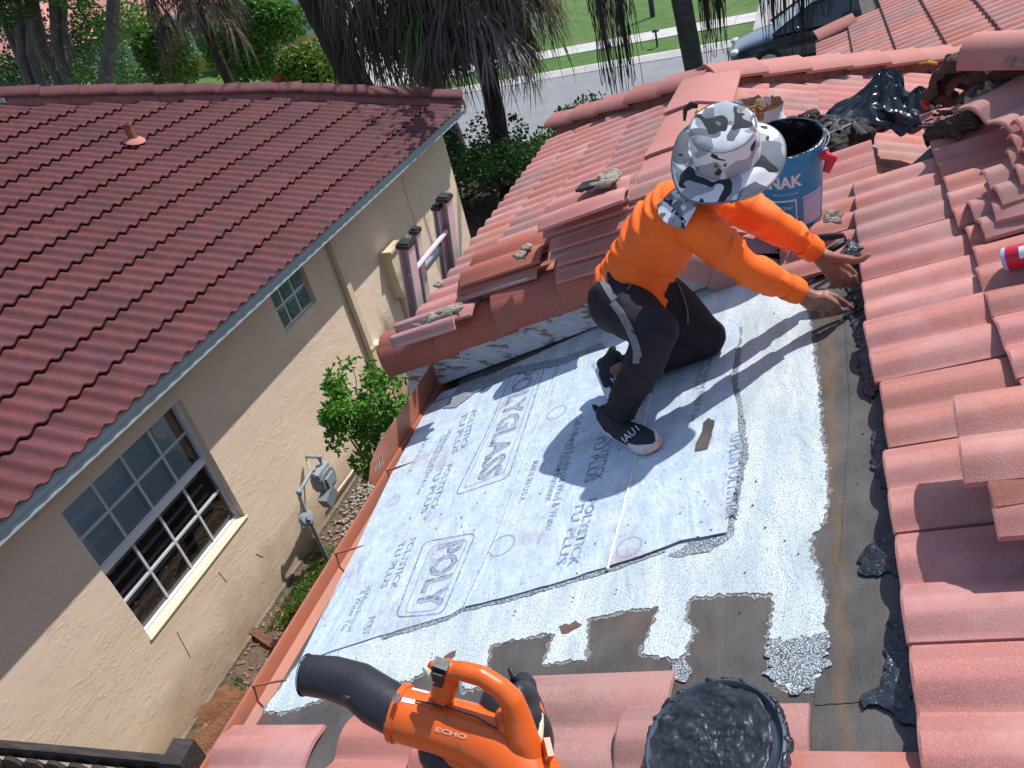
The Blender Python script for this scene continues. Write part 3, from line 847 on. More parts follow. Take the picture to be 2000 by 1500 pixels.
cap_run((GX - .05, c1.y + .03, gz(GX)), (c2.x, c2.y + .03, gz(c2.x)), capm, H, 0.36, lift=0.13)

# ================================================================== neighbour's house
WX = -4.635
NB = thing('neighbour_house', (-7, 6, 0), 'neighbouring tan stucco house with a maroon tile roof and two windows in its side wall', 'house')
EX = WX + 0.33; EZ = 2.60
def nz_(x): return EZ + (EX - x) * T
HIP = [(EX, 10.02), (-6.11, 9.20), (-7.5, 8.22), (-8.8, 7.30), (-12.0, 5.0)]
def hip_y(x):
    for i in range(len(HIP) - 1):
        (xa, ya), (xb, yb) = HIP[i], HIP[i + 1]
        if xb <= x <= xa: return ya + (yb - ya) * (xa - x) / (xa - xb)
    return HIP[0][1] if x > HIP[0][0] else HIP[-1][1]
# side wall with two openings
W1 = (2.615, 3.90, 0.90, 2.155); W2 = (5.33, 5.93, 1.88, 2.30)
yw0, yw1 = -2.0, 9.78
def wall_with_openings(x, y0, y1, z0, z1, holes, depth):
    ys = sorted(set([y0, y1] + [h[0] for h in holes] + [h[1] for h in holes])); zs = sorted(set([z0, z1] + [h[2] for h in holes] + [h[3] for h in holes]))
    m_ = MB()
    for i in range(len(ys) - 1):
        for j in range(len(zs) - 1):
            yc, zc = (ys[i] + ys[i + 1]) / 2, (zs[j] + zs[j + 1]) / 2
            if any(h[0] < yc < h[1] and h[2] < zc < h[3] for h in holes): continue
            m_.add([(x, ys[i], zs[j]), (x, ys[i + 1], zs[j]), (x, ys[i + 1], zs[j + 1]), (x, ys[i], zs[j + 1])], [(0, 1, 2, 3)])
    for (a, b, c_, d) in holes:
        m_.add([(x, a, c_), (x - depth, a, c_), (x - depth, a, d), (x, a, d)], [(0, 1, 2, 3)])
        m_.add([(x, b, c_), (x, b, d), (x - depth, b, d), (x - depth, b, c_)], [(0, 1, 2, 3)])
        m_.add([(x, a, d), (x - depth, a, d), (x - depth, b, d), (x, b, d)], [(0, 1, 2, 3)])
        m_.add([(x, a, c_), (x, b, c_), (x - depth, b, c_), (x - depth, a, c_)], [(0, 1, 2, 3)])
    m_.add([(x, y1, z0), (x - 6, y1, z0), (x - 6, y1, z1), (x, y1, z1)], [(0, 1, 2, 3)])
    m_.add([(x, y0, z0), (x, y0, z1), (x - 6, y0, z1), (x - 6, y0, z0)], [(0, 1, 2, 3)])
    return m_
wall_with_openings(WX, yw0, yw1, 0, 2.56, [W1, W2], 0.12).build('wall', K['stucco'], NB, fix=False)
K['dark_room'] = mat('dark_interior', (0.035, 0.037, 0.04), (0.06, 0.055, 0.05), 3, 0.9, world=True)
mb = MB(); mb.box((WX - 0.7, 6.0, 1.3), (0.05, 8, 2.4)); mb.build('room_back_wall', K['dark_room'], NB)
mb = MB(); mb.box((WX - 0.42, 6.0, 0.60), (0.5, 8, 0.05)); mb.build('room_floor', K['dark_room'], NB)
# roof sheet, eave, fascia
mb = MB()
poly = [(EX, -2, nz_(EX)), (-12, -2, nz_(-12))] + [(x, y, nz_(x)) for x, y in HIP[::-1]]
mb.prism([(a, b, c_ - 0.03) for a, b, c_ in poly], (0, 0, -0.04)); mb.build('roof_deck', K['tile_dark'], NB)
mb = MB(); front = [(x, y, nz_(x) - 0.02) for x, y in HIP] + [(-12, 10.02, 2.5)]
for i in range(len(HIP) - 1):
    (xa, ya), (xb, yb) = HIP[i], HIP[i + 1]
    mb.add([(xa, ya, nz_(xa) - 0.03), (xb, yb, nz_(xb) - 0.03), (xb, 10.02, 2.55), (xa, 10.02, 2.55)], [(0, 1, 2, 3)])
mb.build('front_slope', K['tile_dark'], NB, fix=False)
mb = MB()
mb.prism([(EX, -2, 2.47), (EX, -2, 2.585), (EX - 0.02, -2, 2.585), (EX - 0.02, -2, 2.47)], (0, 12.0, 0))
mb.prism([(EX + 0.022, -2, 2.53), (EX + 0.022, -2, 2.592), (EX + 0.002, -2, 2.592), (EX + 0.002, -2, 2.53)], (0, 12.02, 0))
mb.prism([(EX + 0.010, -2, 2.47), (EX + 0.010, -2, 2.488), (EX + 0.002, -2, 2.488), (EX + 0.002, -2, 2.47)], (0, 12.01, 0))
mb.build('fascia', K['trim'], NB)
mb = MB(); mb.box(((EX + WX) / 2 - 0.01, 4.0, 2.483), (EX - WX - 0.02, 12, 0.02)); mb.build('soffit', K['cream'], NB)
# tiles
dkm = tile_mesh('wave_tile', w=0.288, L=0.43, th=0.016, hump=0.035, kind='wave', n=20); dkm.materials.append(K['tile_dark'])
ntile = 0; rest = []
for k in range(13):
    x0 = EX + 0.05 - 0.372 * k
    y = hip_y(x0 - 0.18) - 0.13 - ((hip_y(x0 - 0.18) - 0.13) % 0.288)
    while y > 1.2 + k * 0.32:
        o = put_tile(dkm, x0, y, nz_(x0) + 0.0, NB, TH - math.atan(0.040 / 0.37), flip=True, roll=random.uniform(-.006, .006))
        ntile += 1
        y -= 0.288
hipm = cap_mesh('dark_cap', mname='tile_dark', w0=0.14, w1=0.12, h=0.09)
for i in range(len(HIP) - 2):
    a, b = HIP[i], HIP[i + 1]
    mortar_run((a[0], a[1], nz_(a[0])), (b[0], b[1], nz_(b[0])), 0.12, 0.05, NB, mname='mortar_mauve')
    cap_run((a[0], a[1], nz_(a[0])), (b[0], b[1], nz_(b[0])), hipm, NB, 0.35, lift=0.14)
# vent pipe
vp = at_x(0, 0, -1) * 0
r_ = ray(262, 275); n_ = Vector((T, 0, 1)); d0 = EZ + 0.04 + EX * T
vb = CAM + r_ * ((d0 - n_.dot(CAM)) / n_.dot(r_))
K['rustpipe'] = mat('rust_coloured_pipe', (0.30, 0.11, 0.05), (0.22, 0.08, 0.045), 12, 0.7)
mb = MB(); mb.lathe([(0.045, -0.05), (0.045, 0.16), (0.056, 0.162), (0.056, 0.19), (0.044, 0.19), (0.040, 0.05)], vb, (0, 0, 1), 14)
vpo = mb.build('vent_pipe', K['rustpipe'], NB, 40)
mb = MB(); mb.lathe([(0.12, 0.0), (0.10, 0.018), (0.06, 0.03), (0.045, 0.04)], vb - Vector((0, 0, 0.0)), (T, 0, 1), 12); mb.build('pipe_flashing', K['cap'], vpo, 40)
# window 1
K['glass'] = mat('dark_window_glass', (0.05, 0.06, 0.07), (0.08, 0.09, 0.10), 2, 0.05, world=True, spec=0.8)
K['glass_up'] = mat('window_glass', (0.06, 0.07, 0.08), (0.07, 0.08, 0.09), 2, 0.05, world=True, spec=0.8)
def clear_glass(m, a=0.72, tint=(0.75, 0.85, 0.9)):
    t = m.node_tree; b = t.nodes['Principled BSDF']
    tr = N(t, 'ShaderNodeBsdfTransparent'); tr.inputs[0].default_value = rgba(tint)
    gl = N(t, 'ShaderNodeBsdfGlossy'); gl.inputs['Roughness'].default_value = 0.03
    fr = N(t, 'ShaderNodeFresnel'); fr.inputs[0].default_value = 1.45
    ad = N(t, 'ShaderNodeMath', operation='MULTIPLY_ADD'); ad.inputs[1].default_value = 1.0; ad.inputs[2].default_value = 1 - a; t.links.new(fr.outputs[0], ad.inputs[0])
    mx = N(t, 'ShaderNodeMixShader'); t.links.new(ad.outputs[0], mx.inputs[0]); t.links.new(tr.outputs[0], mx.inputs[1]); t.links.new(gl.outputs[0], mx.inputs[2])
    t.links.new(mx.outputs[0], t.nodes['Material Output'].inputs[0])
clear_glass(K['glass_up'], 0.88); 
a, b, c_, d = W1; xf = WX - 0.085
fw = 0.035; ym = (a + b) / 2; zm = 1.56
wroot = MB()
for (y0, y1, z0, z1) in ((a, b, d - fw, d), (a, b, c_, c_ + fw), (a, a + fw, c_ + fw, d - fw), (b - fw, b, c_ + fw, d - fw)):
    wroot.box((xf, (y0 + y1) / 2, (z0 + z1) / 2), (0.06, y1 - y0, z1 - z0))
wroot.box((xf + 0.012, (a + b) / 2, zm), (0.05, b - a - 2 * fw, 0.05))
win = wroot.build('window', K['white'], NB)
K['muntin'] = mat('grey_white_muntin', (0.55, 0.57, 0.58), (0.5, 0.52, 0.54), 5, 0.5, world=True)
for (zl, zh, xo) in ((zm + 0.025, d - fw, -0.006), (c_ + fw, zm - 0.025, 0.006)):
    for i in range(1, 4):
        yy = a + fw + (b - a - 2 * fw) * i / 4
        m_ = MB(); m_.box((xf + xo, yy, (zl + zh) / 2), (0.014, 0.02, zh - zl)); m_.build('muntin', K['muntin'], win)
    m_ = MB(); m_.box((xf + xo + 0.003, ym, (zl + zh) / 2), (0.014, b - a - 2 * fw, 0.02)); m_.build('muntin', K['muntin'], win)
    for i in range(4):
        for j in range(2):
            y0 = a + fw + (b - a - 2 * fw) * i / 4 + 0.011; y1 = a + fw + (b - a - 2 * fw) * (i + 1) / 4 - 0.011
            z0 = zl + (zh - zl) * j / 2 + 0.011 * j; z1 = zl + (zh - zl) * (j + 1) / 2 - 0.011 * (1 - j)
            m_ = MB(); xp = xf + xo - 0.004; m_.add([(xp, y0, z0), (xp, y1, z0), (xp, y1, z1), (xp, y0, z1)], [(0, 1, 2, 3)]); m_.build('pane', K['glass_up'], win, fix=False)
K['blind'] = mat('pale_blue_grey_blind', (0.84, 0.88, 0.90), (0.80, 0.85, 0.88), 3, 0.6, world=True)
nb_ = 34
for i in range(nb_):
    z = c_ + 0.04 + (d - c_ - 0.08) * i / nb_
    open_ = z < zm
    m_ = MB()
    if open_ and i % 3: continue
    m_.box((xf - 0.055, ym - 0.03, z), (0.042 if not open_ else 0.03, b - a - 0.16, 0.0025), Matrix.Rotation(math.radians(62 if not open_ else 15), 3, 'Y'))
    m_.build('blind_slat', K['blind'], win)
m_ = MB(); m_.prism([(WX - 0.06, a + 0.002, c_ + 0.004), (WX + 0.012, a - 0.01, c_ - 0.020), (WX + 0.012, b + 0.02, c_ - 0.020), (WX - 0.06, b - 0.002, c_ + 0.004)], (0, 0, 0.012))
K['sill'] = mat('cream_sill', (0.78, 0.68, 0.46), (0.74, 0.62, 0.42), 5, 0.7, world=True)
m_.build('window_sill', K['sill'], NB)
m_ = MB(); m_.box((WX + 0.012, ym + 0.02, 2.30), (0.024, 1.62, 0.085)); m_.build('window_head_trim', K['cream'], NB)
# window 2: glass blocks
K['gblock'] = mat('green_glass_block', (0.05, 0.13, 0.12), (0.10, 0.22, 0.20), 8, 0.12, 0.8, 22, 0.03, world=True, spec=0.8)
a, b, c_, d = W2
gw = MB(); gw.box((WX - 0.075, (a + b) / 2, (c_ + d) / 2), (0.03, b - a, d - c_)); gwin = gw.build('glass_block_window', K['white'], NB)
for i in range(3):
    for j in range(2):
        y0 = a + (b - a) * i / 3 + 0.012; y1 = a + (b - a) * (i + 1) / 3 - 0.012; z0 = c_ + (d - c_) * j / 2 + 0.012; z1 = c_ + (d - c_) * (j + 1) / 2 - 0.012
        m_ = MB(); xx = WX - 0.058
        m_.add([(xx, y0, z0), (xx, y1, z0), (xx, y1, z1), (xx, y0, z1), (xx + 0.012, y0 + 0.02, z0 + 0.02), (xx + 0.012, y1 - 0.02, z0 + 0.02), (xx + 0.012, y1 - 0.02, z1 - 0.02), (xx + 0.012, y0 + 0.02, z1 - 0.02)],
               [(4, 5, 6, 7), (0, 1, 5, 4), (1, 2, 6, 5), (2, 3, 7, 6), (3, 0, 4, 7)])
        m_.build('glass_block', K['gblock'], gwin)
# downspout
m_ = MB(); m_.box((WX + 0.04, 6.44, 1.25), (0.06, 0.085, 2.44)); dsp = m_.build('downspout', K['cream'], NB)
m_ = MB(); m_.box((WX + 0.045, 6.44, 1.0), (0.075, 0.10, 0.03)); m_.build('strap', K['cream'], dsp)
# little cream box and the taller electric box
q = at_x(752, 690, WX + 0.1); m_ = MB(); m_.box((WX + 0.05, q.y, q.z), (0.10, 0.14, 0.30)); m_.build('wall_outlet_box', K['cream'], NB)
# crack
K['crack'] = mat('hairline_crack', (0.10, 0.08, 0.06), (0.14, 0.11, 0.08), 20, 0.9)
pp = [at_x(a_, b_, WX + 0.001) for a_, b_ in ((784, 345), (792, 375), (797, 395), (806, 420), (812, 440), (822, 462), (826, 485))]
m_ = MB(); m_.tube(pp, 0.003, 4); m_.build('crack', K['crack'], NB)
for (aa, bb) in (((346, 1235), (372, 1284)), ((427, 1117), (443, 1137)), ((500, 1082), (514, 1088))):
    m_ = MB(); m_.tube([at_x(*aa, WX + 0.002), at_x(*bb, WX + 0.002)], 0.0022, 4); m_.build('wire_end', K['crack'], NB)
# ================================================================== ground, street, far side
K['grass'] = mat('lawn_green', (0.055, 0.125, 0.022), (0.09, 0.17, 0.035), 2.2, 0.9, 0.9, 30, 0.04, world=True, big=(0.13, 0.17, 0.05), big_scale=0.5, big_t=(.5, .7))
K['soil'] = mat('brown_soil', (0.10, 0.070, 0.048), (0.15, 0.11, 0.08), 7, 0.95, 1.0, 30, 0.03, world=True, spots=(0.22, 0.16, 0.11), spot_scale=26, spot_t=0.62, detail=8)
K['road'] = mat('grey_asphalt', (0.20, 0.205, 0.215), (0.235, 0.24, 0.245), 1.5, 0.9, 0.3, 60, 0.01, world=True, spots=(0.14, 0.145, 0.15), spot_scale=14, spot_t=0.66, detail=8)
K['conc'] = mat('pale_concrete', (0.50, 0.49, 0.46), (0.42, 0.41, 0.39), 3, 0.9, 0.2, 60, 0.01, world=True)
K['drive'] = mat('grey_driveway', (0.36, 0.36, 0.35), (0.31, 0.31, 0.30), 2, 0.9, 0.2, 60, 0.01, world=True)
def sheet(name, poly, z, m_, kind='structure', th=0.0):
    mb = MB()
    if th: mb.prism([(x, y, z - th) for x, y in poly], (0, 0, th))
    else:
        P = [Vector((x, y, z)) for x, y in poly]; mb.add(P, [tuple(t) for t in tessellate_polygon([P])])
    o = mb.build(name, K[m_], fix=bool(th))
    if not th:
        me = o.data
        for p in me.polygons:
            if p.normal.z < 0: p.flip()
        me.update()
    if kind: o['kind'] = kind
    return o
KN, KF = 16.85, 23.1
sheet('ground', [(-500, -60), (300, -60), (300, KN), (-500, KN)], 0.0, 'soil')
sheet('lawn', [(-500, KF), (300, KF), (300, 600), (-500, 600)], 0.0, 'grass')
sheet('front_lawn', [(-500, 14.6), (300, 14.6), (300, KN - .05), (-500, KN - .05)], 0.006, 'grass')
sheet('street', [(-500, KN - 0.1), (300, KN - 0.1), (300, KF + 0.1), (-500, KF + 0.1)], -0.10, 'road')
def kerb(y, s, nm):
    mb = MB()
    for i in range(60):
        x0 = -120 + i * 3.0
        mb.prism([(x0, y, -0.12), (x0, y, 0.01), (x0, y + s * 0.18, 0.02), (x0, y + s * .45, -0.085), (x0, y + s * .45, -0.12)], (2.985, 0, 0))
    o = mb.build(nm, K['conc']); o['kind'] = 'structure'
kerb(KN - .2, 1, 'near_kerb'); kerb(KF + .2, -1, 'far_kerb')
for i in range(40):
    mb = MB(); mb.box((-80 + i * 2.4, 25.75, 0.0), (2.385, 1.25, 0.05)); o = mb.build('sidewalk_slab' , K['conc']); o['kind'] = 'structure'
def PG(*px): return [tuple(at_z(a, b, 0)[:2]) for a, b in px]
a = at_z(1470, 62, 0); b = at_z(1655, 0, 0)
sheet('far_driveway', [(a.x, KF + .1), (a.x + 0.1, 45), (a.x + 6, 45), (a.x + 5.9, KF + .1)], 0.034, 'drive')
a = at_z(600, 178, 0); b = at_z(815, 170, 0)
sheet('left_driveway', [(-15.2, KF + .1), (-13.0, KF + .1), (-13.2, 38), (-24, 38.5), (-23, 33), (-19.5, 29.5)], 0.034, 'conc')
mb = MB()
for i in range(9):
    mb.box((-5.6 + i * .16, KF - 0.22, -0.083), (.07, .30, .03), Matrix.Rotation(.35, 3, 'Z'))
K['drainred'] = mat('rusty_red_grate', (0.22, 0.08, 0.05), (0.16, 0.06, 0.04), 20, .8)
dr = thing('storm_drain', tuple(at_z(1245, 116, 0)), 'rusty red slotted storm drain in the far kerb of the street', 'drain')
q = at_z(1245, 117, -0.07)
for i in range(8):
    mb = MB(); mb.box((q.x - .50 + i * .15, q.y, -0.065), (.08, .34, .03), Matrix.Rotation(.35, 3, 'Z')); mb.build('grate_bar', K['drainred'], dr)
mb = MB(); mb.box((q.x, q.y, -0.09), (1.3, .42, .02)); mb.build('grate_frame', K['conc'], dr)
K['dkmetal'] = mat('dark_bronze_metal', (0.03, 0.03, 0.03), (0.05, 0.05, 0.05), 10, .5)
q = at_z(1284, 92, 0); pl = thing('path_light', tuple(q), 'small dark path light standing in the grass strip beyond the street', 'path light')
mb = MB(); mb.tube([q, q + Vector((0, 0, .42))], .03, 8); mb.build('post', K['dkmetal'], pl, 40)
mb = MB(); mb.lathe([(.001, .0), (.11, .0), (.09, .05), (.001, .09)], q + Vector((0, 0, .42)), (0, 0, 1), 12); mb.build('lamp_head', K['dkmetal'], pl, 40)
q = at_z(1275, 33, 0); mb = MB(); mb.tube([q, q + Vector((0, 0, 2.2))], .09, 8); o = mb.build('lamp_post', K['dkmetal'], None, 40); tagp(o, 'dark round post standing on the far lawn at the top edge', 'post')

# ---- vegetation helpers
K['leaf_a'] = mat('bright_green_leaf', (0.075, 0.20, 0.015), (0.11, 0.27, 0.03), 3, 0.45, vary=.2, spec=.45, trans=.25, world=True)
K['leaf_b'] = mat('deep_green_leaf', (0.028, 0.075, 0.014), (0.05, 0.12, 0.02), 3, 0.5, spec=.4, trans=.2, world=True)
K['leaf_c'] = mat('yellow_green_leaf', (0.10, 0.20, 0.02), (0.17, 0.24, 0.03), 2, 0.5, spec=.4, trans=.25, world=True)
K['bark'] = mat('grey_bark', (0.085, 0.075, 0.068), (0.13, 0.115, 0.10), 8, .9, 1.0, 26, .03, stretch=(1, 1, .35), spots=(.20, .19, .17), spot_scale=10, spot_t=.6)
K['palmbark'] = mat('dark_palm_trunk', (0.040, 0.030, 0.025), (0.075, 0.058, 0.047), 14, .95, 1.0, 40, .03, stretch=(1, 1, 3))
K['palmbark_g'] = mat('grey_palm_trunk', (0.10, 0.10, 0.085), (0.06, 0.065, 0.05), 5, .95, .6, 40, .02, stretch=(1, 1, 2))
K['deadfrond'] = mat('dead_grey_brown_frond', (0.085, 0.058, 0.042), (0.17, 0.13, 0.105), 4, .8, vary=.3, trans=.15, stretch=(1, 1, 1))
K['deadfrond2'] = mat('dead_dark_frond', (0.045, 0.032, 0.028), (0.09, 0.068, 0.06), 4, .85, vary=.3)
K['palefrond'] = mat('pale_grey_dead_frond', (0.22, 0.19, 0.175), (0.36, 0.33, 0.31), 4, .7, vary=.3, trans=.1)
K['greenfrond'] = mat('green_palm_frond', (0.06, 0.12, 0.02), (0.11, 0.16, 0.035), 3, .55, vary=.2, trans=.2)
def leaves(mb, centers, n, size, spread=1.0, mi=0, flat=0.3, hang=0.0):
    """leaf-shaped pairs of faces scattered through ellipsoidal clumps [(centre, radius3)]"""
    tot = sum(r[0] * r[1] * r[2] for _, r in centers) or 1
    for c_, r3 in centers:
        k = max(6, int(n * (r3[0] * r3[1] * r3[2]) / tot))
        for _ in range(k):
            while True:
                p = Vector((random.uniform(-1, 1), random.uniform(-1, 1), random.uniform(-1, 1)))
                if 0.15 < p.length < 1: break
            p = p.normalized() * (p.length ** 0.45)
            q = Vector(c_) + Vector((p.x * r3[0], p.y * r3[1], p.z * r3[2]))
            s_ = size * random.uniform(.6, 1.25)
            d = Vector((random.gauss(0, 1), random.gauss(0, 1), random.gauss(0, .7) - hang)).normalized(); d = (d + p * .5).normalized()
            w_ = d.cross(Vector((random.gauss(0, 1), random.gauss(0, 1), random.gauss(0, 1)))).normalized() * s_ * .30; u = w_.cross(d).normalized() * s_ * .08
            mb.add([q, q + d * s_ * .45 + w_ + u, q + d * s_, q + d * s_ * .45 - w_ + u, q + d * s_ * .5 - u], [(0, 1, 4), (1, 2, 4), (0, 4, 3), (4, 2, 3)], mi)
def limb(mb, a, b, r0, r1, n=5, wob=.12, sides=8):
    a = Vector(a); b = Vector(b); L = (b - a).length; pts = []
    for i in range(n + 1):
        t = i / n; p = a.lerp(b, t)
        if 0 < i < n: p += Vector((random.uniform(-1, 1), random.uniform(-1, 1), random.uniform(-.3, .3))) * wob * L * .25
        pts.append(p)
    mb.tube(pts, [r0 + (r1 - r0) * i / n for i in range(n + 1)], sides); return pts[-1]

# bush between the houses
bc = at_x(716, 800, -3.35)
bush = thing('leafy_bush', (bc.x, bc.y, 0), 'bright green small-leaved bush growing between the houses beside the splash guard', 'bush')
mb = MB()
for i in range(7):
    a_ = i * .9; limb(mb, (bc.x + random.uniform(-.04, .04), bc.y + random.uniform(-.04, .04), 0), bc + Vector((math.cos(a_) * .22, math.sin(a_) * .30, random.uniform(-.1, .2))), .016, .006)
    for _ in range(3): limb(mb, bc + Vector((random.uniform(-.1, .1), random.uniform(-.1, .1), -.2)), bc + Vector((random.uniform(-.25, .25), random.uniform(-.35, .35), random.uniform(-.1, .28))), .007, .003)
mb.build('stem', K['bark'], bush, 60)
mb = MB(); cl = []
for i in range(46):
    while True:
        p = Vector((random.uniform(-1, 1), random.uniform(-1, 1), random.uniform(-1, 1)))
        if .35 < p.length < 1: break
    cl.append((bc + Vector((p.x * .27, p.y * .42, p.z * .34 - .12 * p.y)), (random.uniform(.05, .09), random.uniform(.06, .10), random.uniform(.05, .09))))
for i in range(16):
    a_ = random.uniform(0, 6.28); e_ = random.uniform(-.7, 1.2)
    cl.append((bc + Vector((math.cos(a_) * math.cos(e_) * .33, math.sin(a_) * math.cos(e_) * .46, math.sin(e_) * .42)), (.035, .045, .055)))
for i in range(8): cl.append((bc + Vector((random.uniform(-.15, .15), random.uniform(-.2, .45), random.uniform(-.75, -.35))), (.09, .10, .08)))
leaves(mb, [c for c in cl if random.random() > .06], 4400, .055)
mb.build('crown', K['leaf_a'], bush, fix=False)

# strip of ground between the houses
K['chips'] = mat('mulch_chips', (0.15, 0.075, 0.045), (0.25, 0.16, 0.11), 20, .9, vary=.3)
K['stone'] = mat('pale_pebbles', (0.36, 0.32, 0.27), (0.50, 0.46, 0.40), 20, .8, vary=.3)
mb = MB()
for i in range(2600):
    y_ = random.uniform(1.6, 9.0); x_ = random.uniform(WX if False else -4.60, -3.0); s_ = random.uniform(.012, .03)
    mb.box((x_, y_, .008), (s_ * random.uniform(1, 3), s_, .006), Matrix.Rotation(random.uniform(0, 3.1), 3, 'Z') @ Matrix.Rotation(random.uniform(-.4, .4), 3, 'X'))
o = mb.build('mulch', K['chips']); tagp(o, 'brown wood-chip mulch scattered on the soil between the two houses', 'mulch', kind='stuff')
mb = MB()
for i in range(1500):
    y_ = random.triangular(4.4, 6.6, 5.2); x_ = random.uniform(-4.55, -3.6); s_ = random.uniform(.010, .024)
    ellipsoid(mb, (x_, y_, .012 + random.uniform(0, .015)), (s_, s_ * .8, s_ * .6), None, 6, 4)
o = mb.build('pebbles', K['stone'], None, 60, fix=False); tagp(o, 'pale pebbles on the ground below the gas meter', 'pebbles', kind='stuff')
mb = MB()
for i in range(5200):
    y_ = random.triangular(2.2, 5.4, 3.9); x_ = -4.52 + abs(random.gauss(0, .32)); k = noise.noise(Vector((x_ * 2.4, y_ * 2.4, 0)))
    if k < -.08: continue
    h_ = random.uniform(.02, .06); a_ = random.uniform(0, 6.28); l_ = Vector((math.cos(a_), math.sin(a_), 0)) * .005
    t_ = Vector((random.uniform(-.025, .025), random.uniform(-.025, .025), h_)); b0 = Vector((x_, y_, 0))
    mb.add([b0 - l_, b0 + l_, b0 + t_ * .6 + l_ * .7, b0 + t_, b0 + t_ * .6 - l_ * .7], [(0, 1, 2, 4), (4, 2, 3)])
o = mb.build('grass_patch', K['leaf_a'], fix=False); tagp(o, 'patchy green grass and weeds along the foot of the stucco wall', 'grass', kind='stuff')
# ground level plank, fallen palm boots
K['oldwood'] = mat('reddish_old_wood', (0.22, 0.10, 0.055), (0.15, 0.075, 0.045), 8, .85, .8, 30, .02, stretch=(1, 6, 6))
q = at_z(512, 1245, .03); mb = MB(); mb.box(q, (.42, .07, .03), Matrix.Rotation(-.35, 3, 'Z') @ Matrix.Rotation(.05, 3, 'Y')); o = mb.build('wood_scrap', K['oldwood']); tagp(o, 'short reddish wooden board lying on the ground beside the stucco wall', 'board')
K['boot'] = mat('orange_brown_palm_sheath', (0.26, 0.12, 0.055), (0.18, 0.085, 0.045), 7, .85, 1.0, 26, .02, stretch=(1, 5, 5))
for i, (a_, b_, yw, lb) in enumerate(((432, 1372, .5, 'curled brown palm sheath on the ground nearest the fence, upper one'), (410, 1425, 1.1, 'curled brown palm sheath on the ground against the wooden fence'), (462, 1368, -.2, 'brown palm sheath lying tight beside the gutter, right of the others'))):
    q = at_z(a_, b_, .06); mb = MB(); vs = []; n_, m_ = 16, 8
    for s in (0, 1):
        for u in range(n_ + 1):
            for v in range(m_ + 1):
                uu = u / n_ - .5; vv = (v / m_ - .5) * 2
                w_ = .13 * (1 - .7 * (u / n_) ** 2)
                vs.append(Vector((uu * .52, vv * w_, .06 * (1 - vv * vv) + .05 * uu + .012 * noise.noise(Vector((uu * 8, vv * 3, i))) - s * .012)))
    k0 = (n_ + 1) * (m_ + 1); fs = []
    for u in range(n_):
        for v in range(m_): a0 = u * (m_ + 1) + v; fs += [(a0, a0 + 1, a0 + m_ + 2, a0 + m_ + 1), (k0 + a0, k0 + a0 + m_ + 1, k0 + a0 + m_ + 2, k0 + a0 + 1)]
    R = Matrix.Rotation(yw, 3, 'Z'); mb.add([q + R @ v - Vector((0, 0, .05)) for v in vs], fs); o = mb.build('palm_sheath', K['boot'], None, 50); tagp(o, lb, 'palm sheath')
# footing strip
K['foot'] = mat('stained_footing', (0.16, 0.13, 0.10), (0.24, 0.20, 0.15), 6, .95, .8, 30, .02, world=True)
mb = MB(); mb.box((-4.615, 3.9, .01), (.035, 11.6, .06)); o = mb.build('footing', K['foot'], NB)

# ---- wooden fence at the lower left
fence = thing('wooden_fence', (-3.9, 1.4, 0), 'dark weathered wooden fence with dog-eared pickets at the lower left corner', 'fence')
f0 = at_z(0, 1452, 1.75); f1 = at_z(352, 1484, 1.75); fd_ = (f1 - f0); fd_.z = 0; fL_ = fd_.length; fd_.normalize(); fn = Vector((-fd_.y, fd_.x, 0))
A_ = f0 - fd_ * .55; Lf = fL_ + .55; Rf = Matrix((fd_, fn, Vector((0, 0, 1)))).transposed()
mb = MB(); mb.box(A_ + fd_ * Lf / 2 + Vector((0, 0, -.045)), (Lf, .04, .09), Rf); mb.build('top_rail', K['wood_dark'], fence)
mb = MB(); mb.box(A_ + fd_ * Lf / 2 + Vector((0, 0, -1.3)), (Lf, .04, .09), Rf); mb.build('lower_rail', K['wood_dark'], fence)
for i in range(13):
    c_ = A_ + fd_ * (.06 + .145 * i) - fn * .055; zt = -.03
    if (c_ - A_).dot(fd_) > Lf: break
    prof = [(-.062, -1.75), (.062, -1.75), (.062, zt - .045), (.04, zt - .01), (.015, zt), (-.015, zt), (-.04, zt - .01), (-.062, zt - .045)]
    mb = MB(); mb.prism([c_ + fd_ * a_ + Vector((0, 0, b_)) - fn * .012 for a_, b_ in prof], fn * .02); mb.build('picket', K['wood_dark'], fence)
mb = MB(); mb.box(f1 + Vector((0, 0, -.85)) + fd_ * .02, (.12, .13, 1.85), Rf); mb.build('end_post', K['wood_dark'], fence)

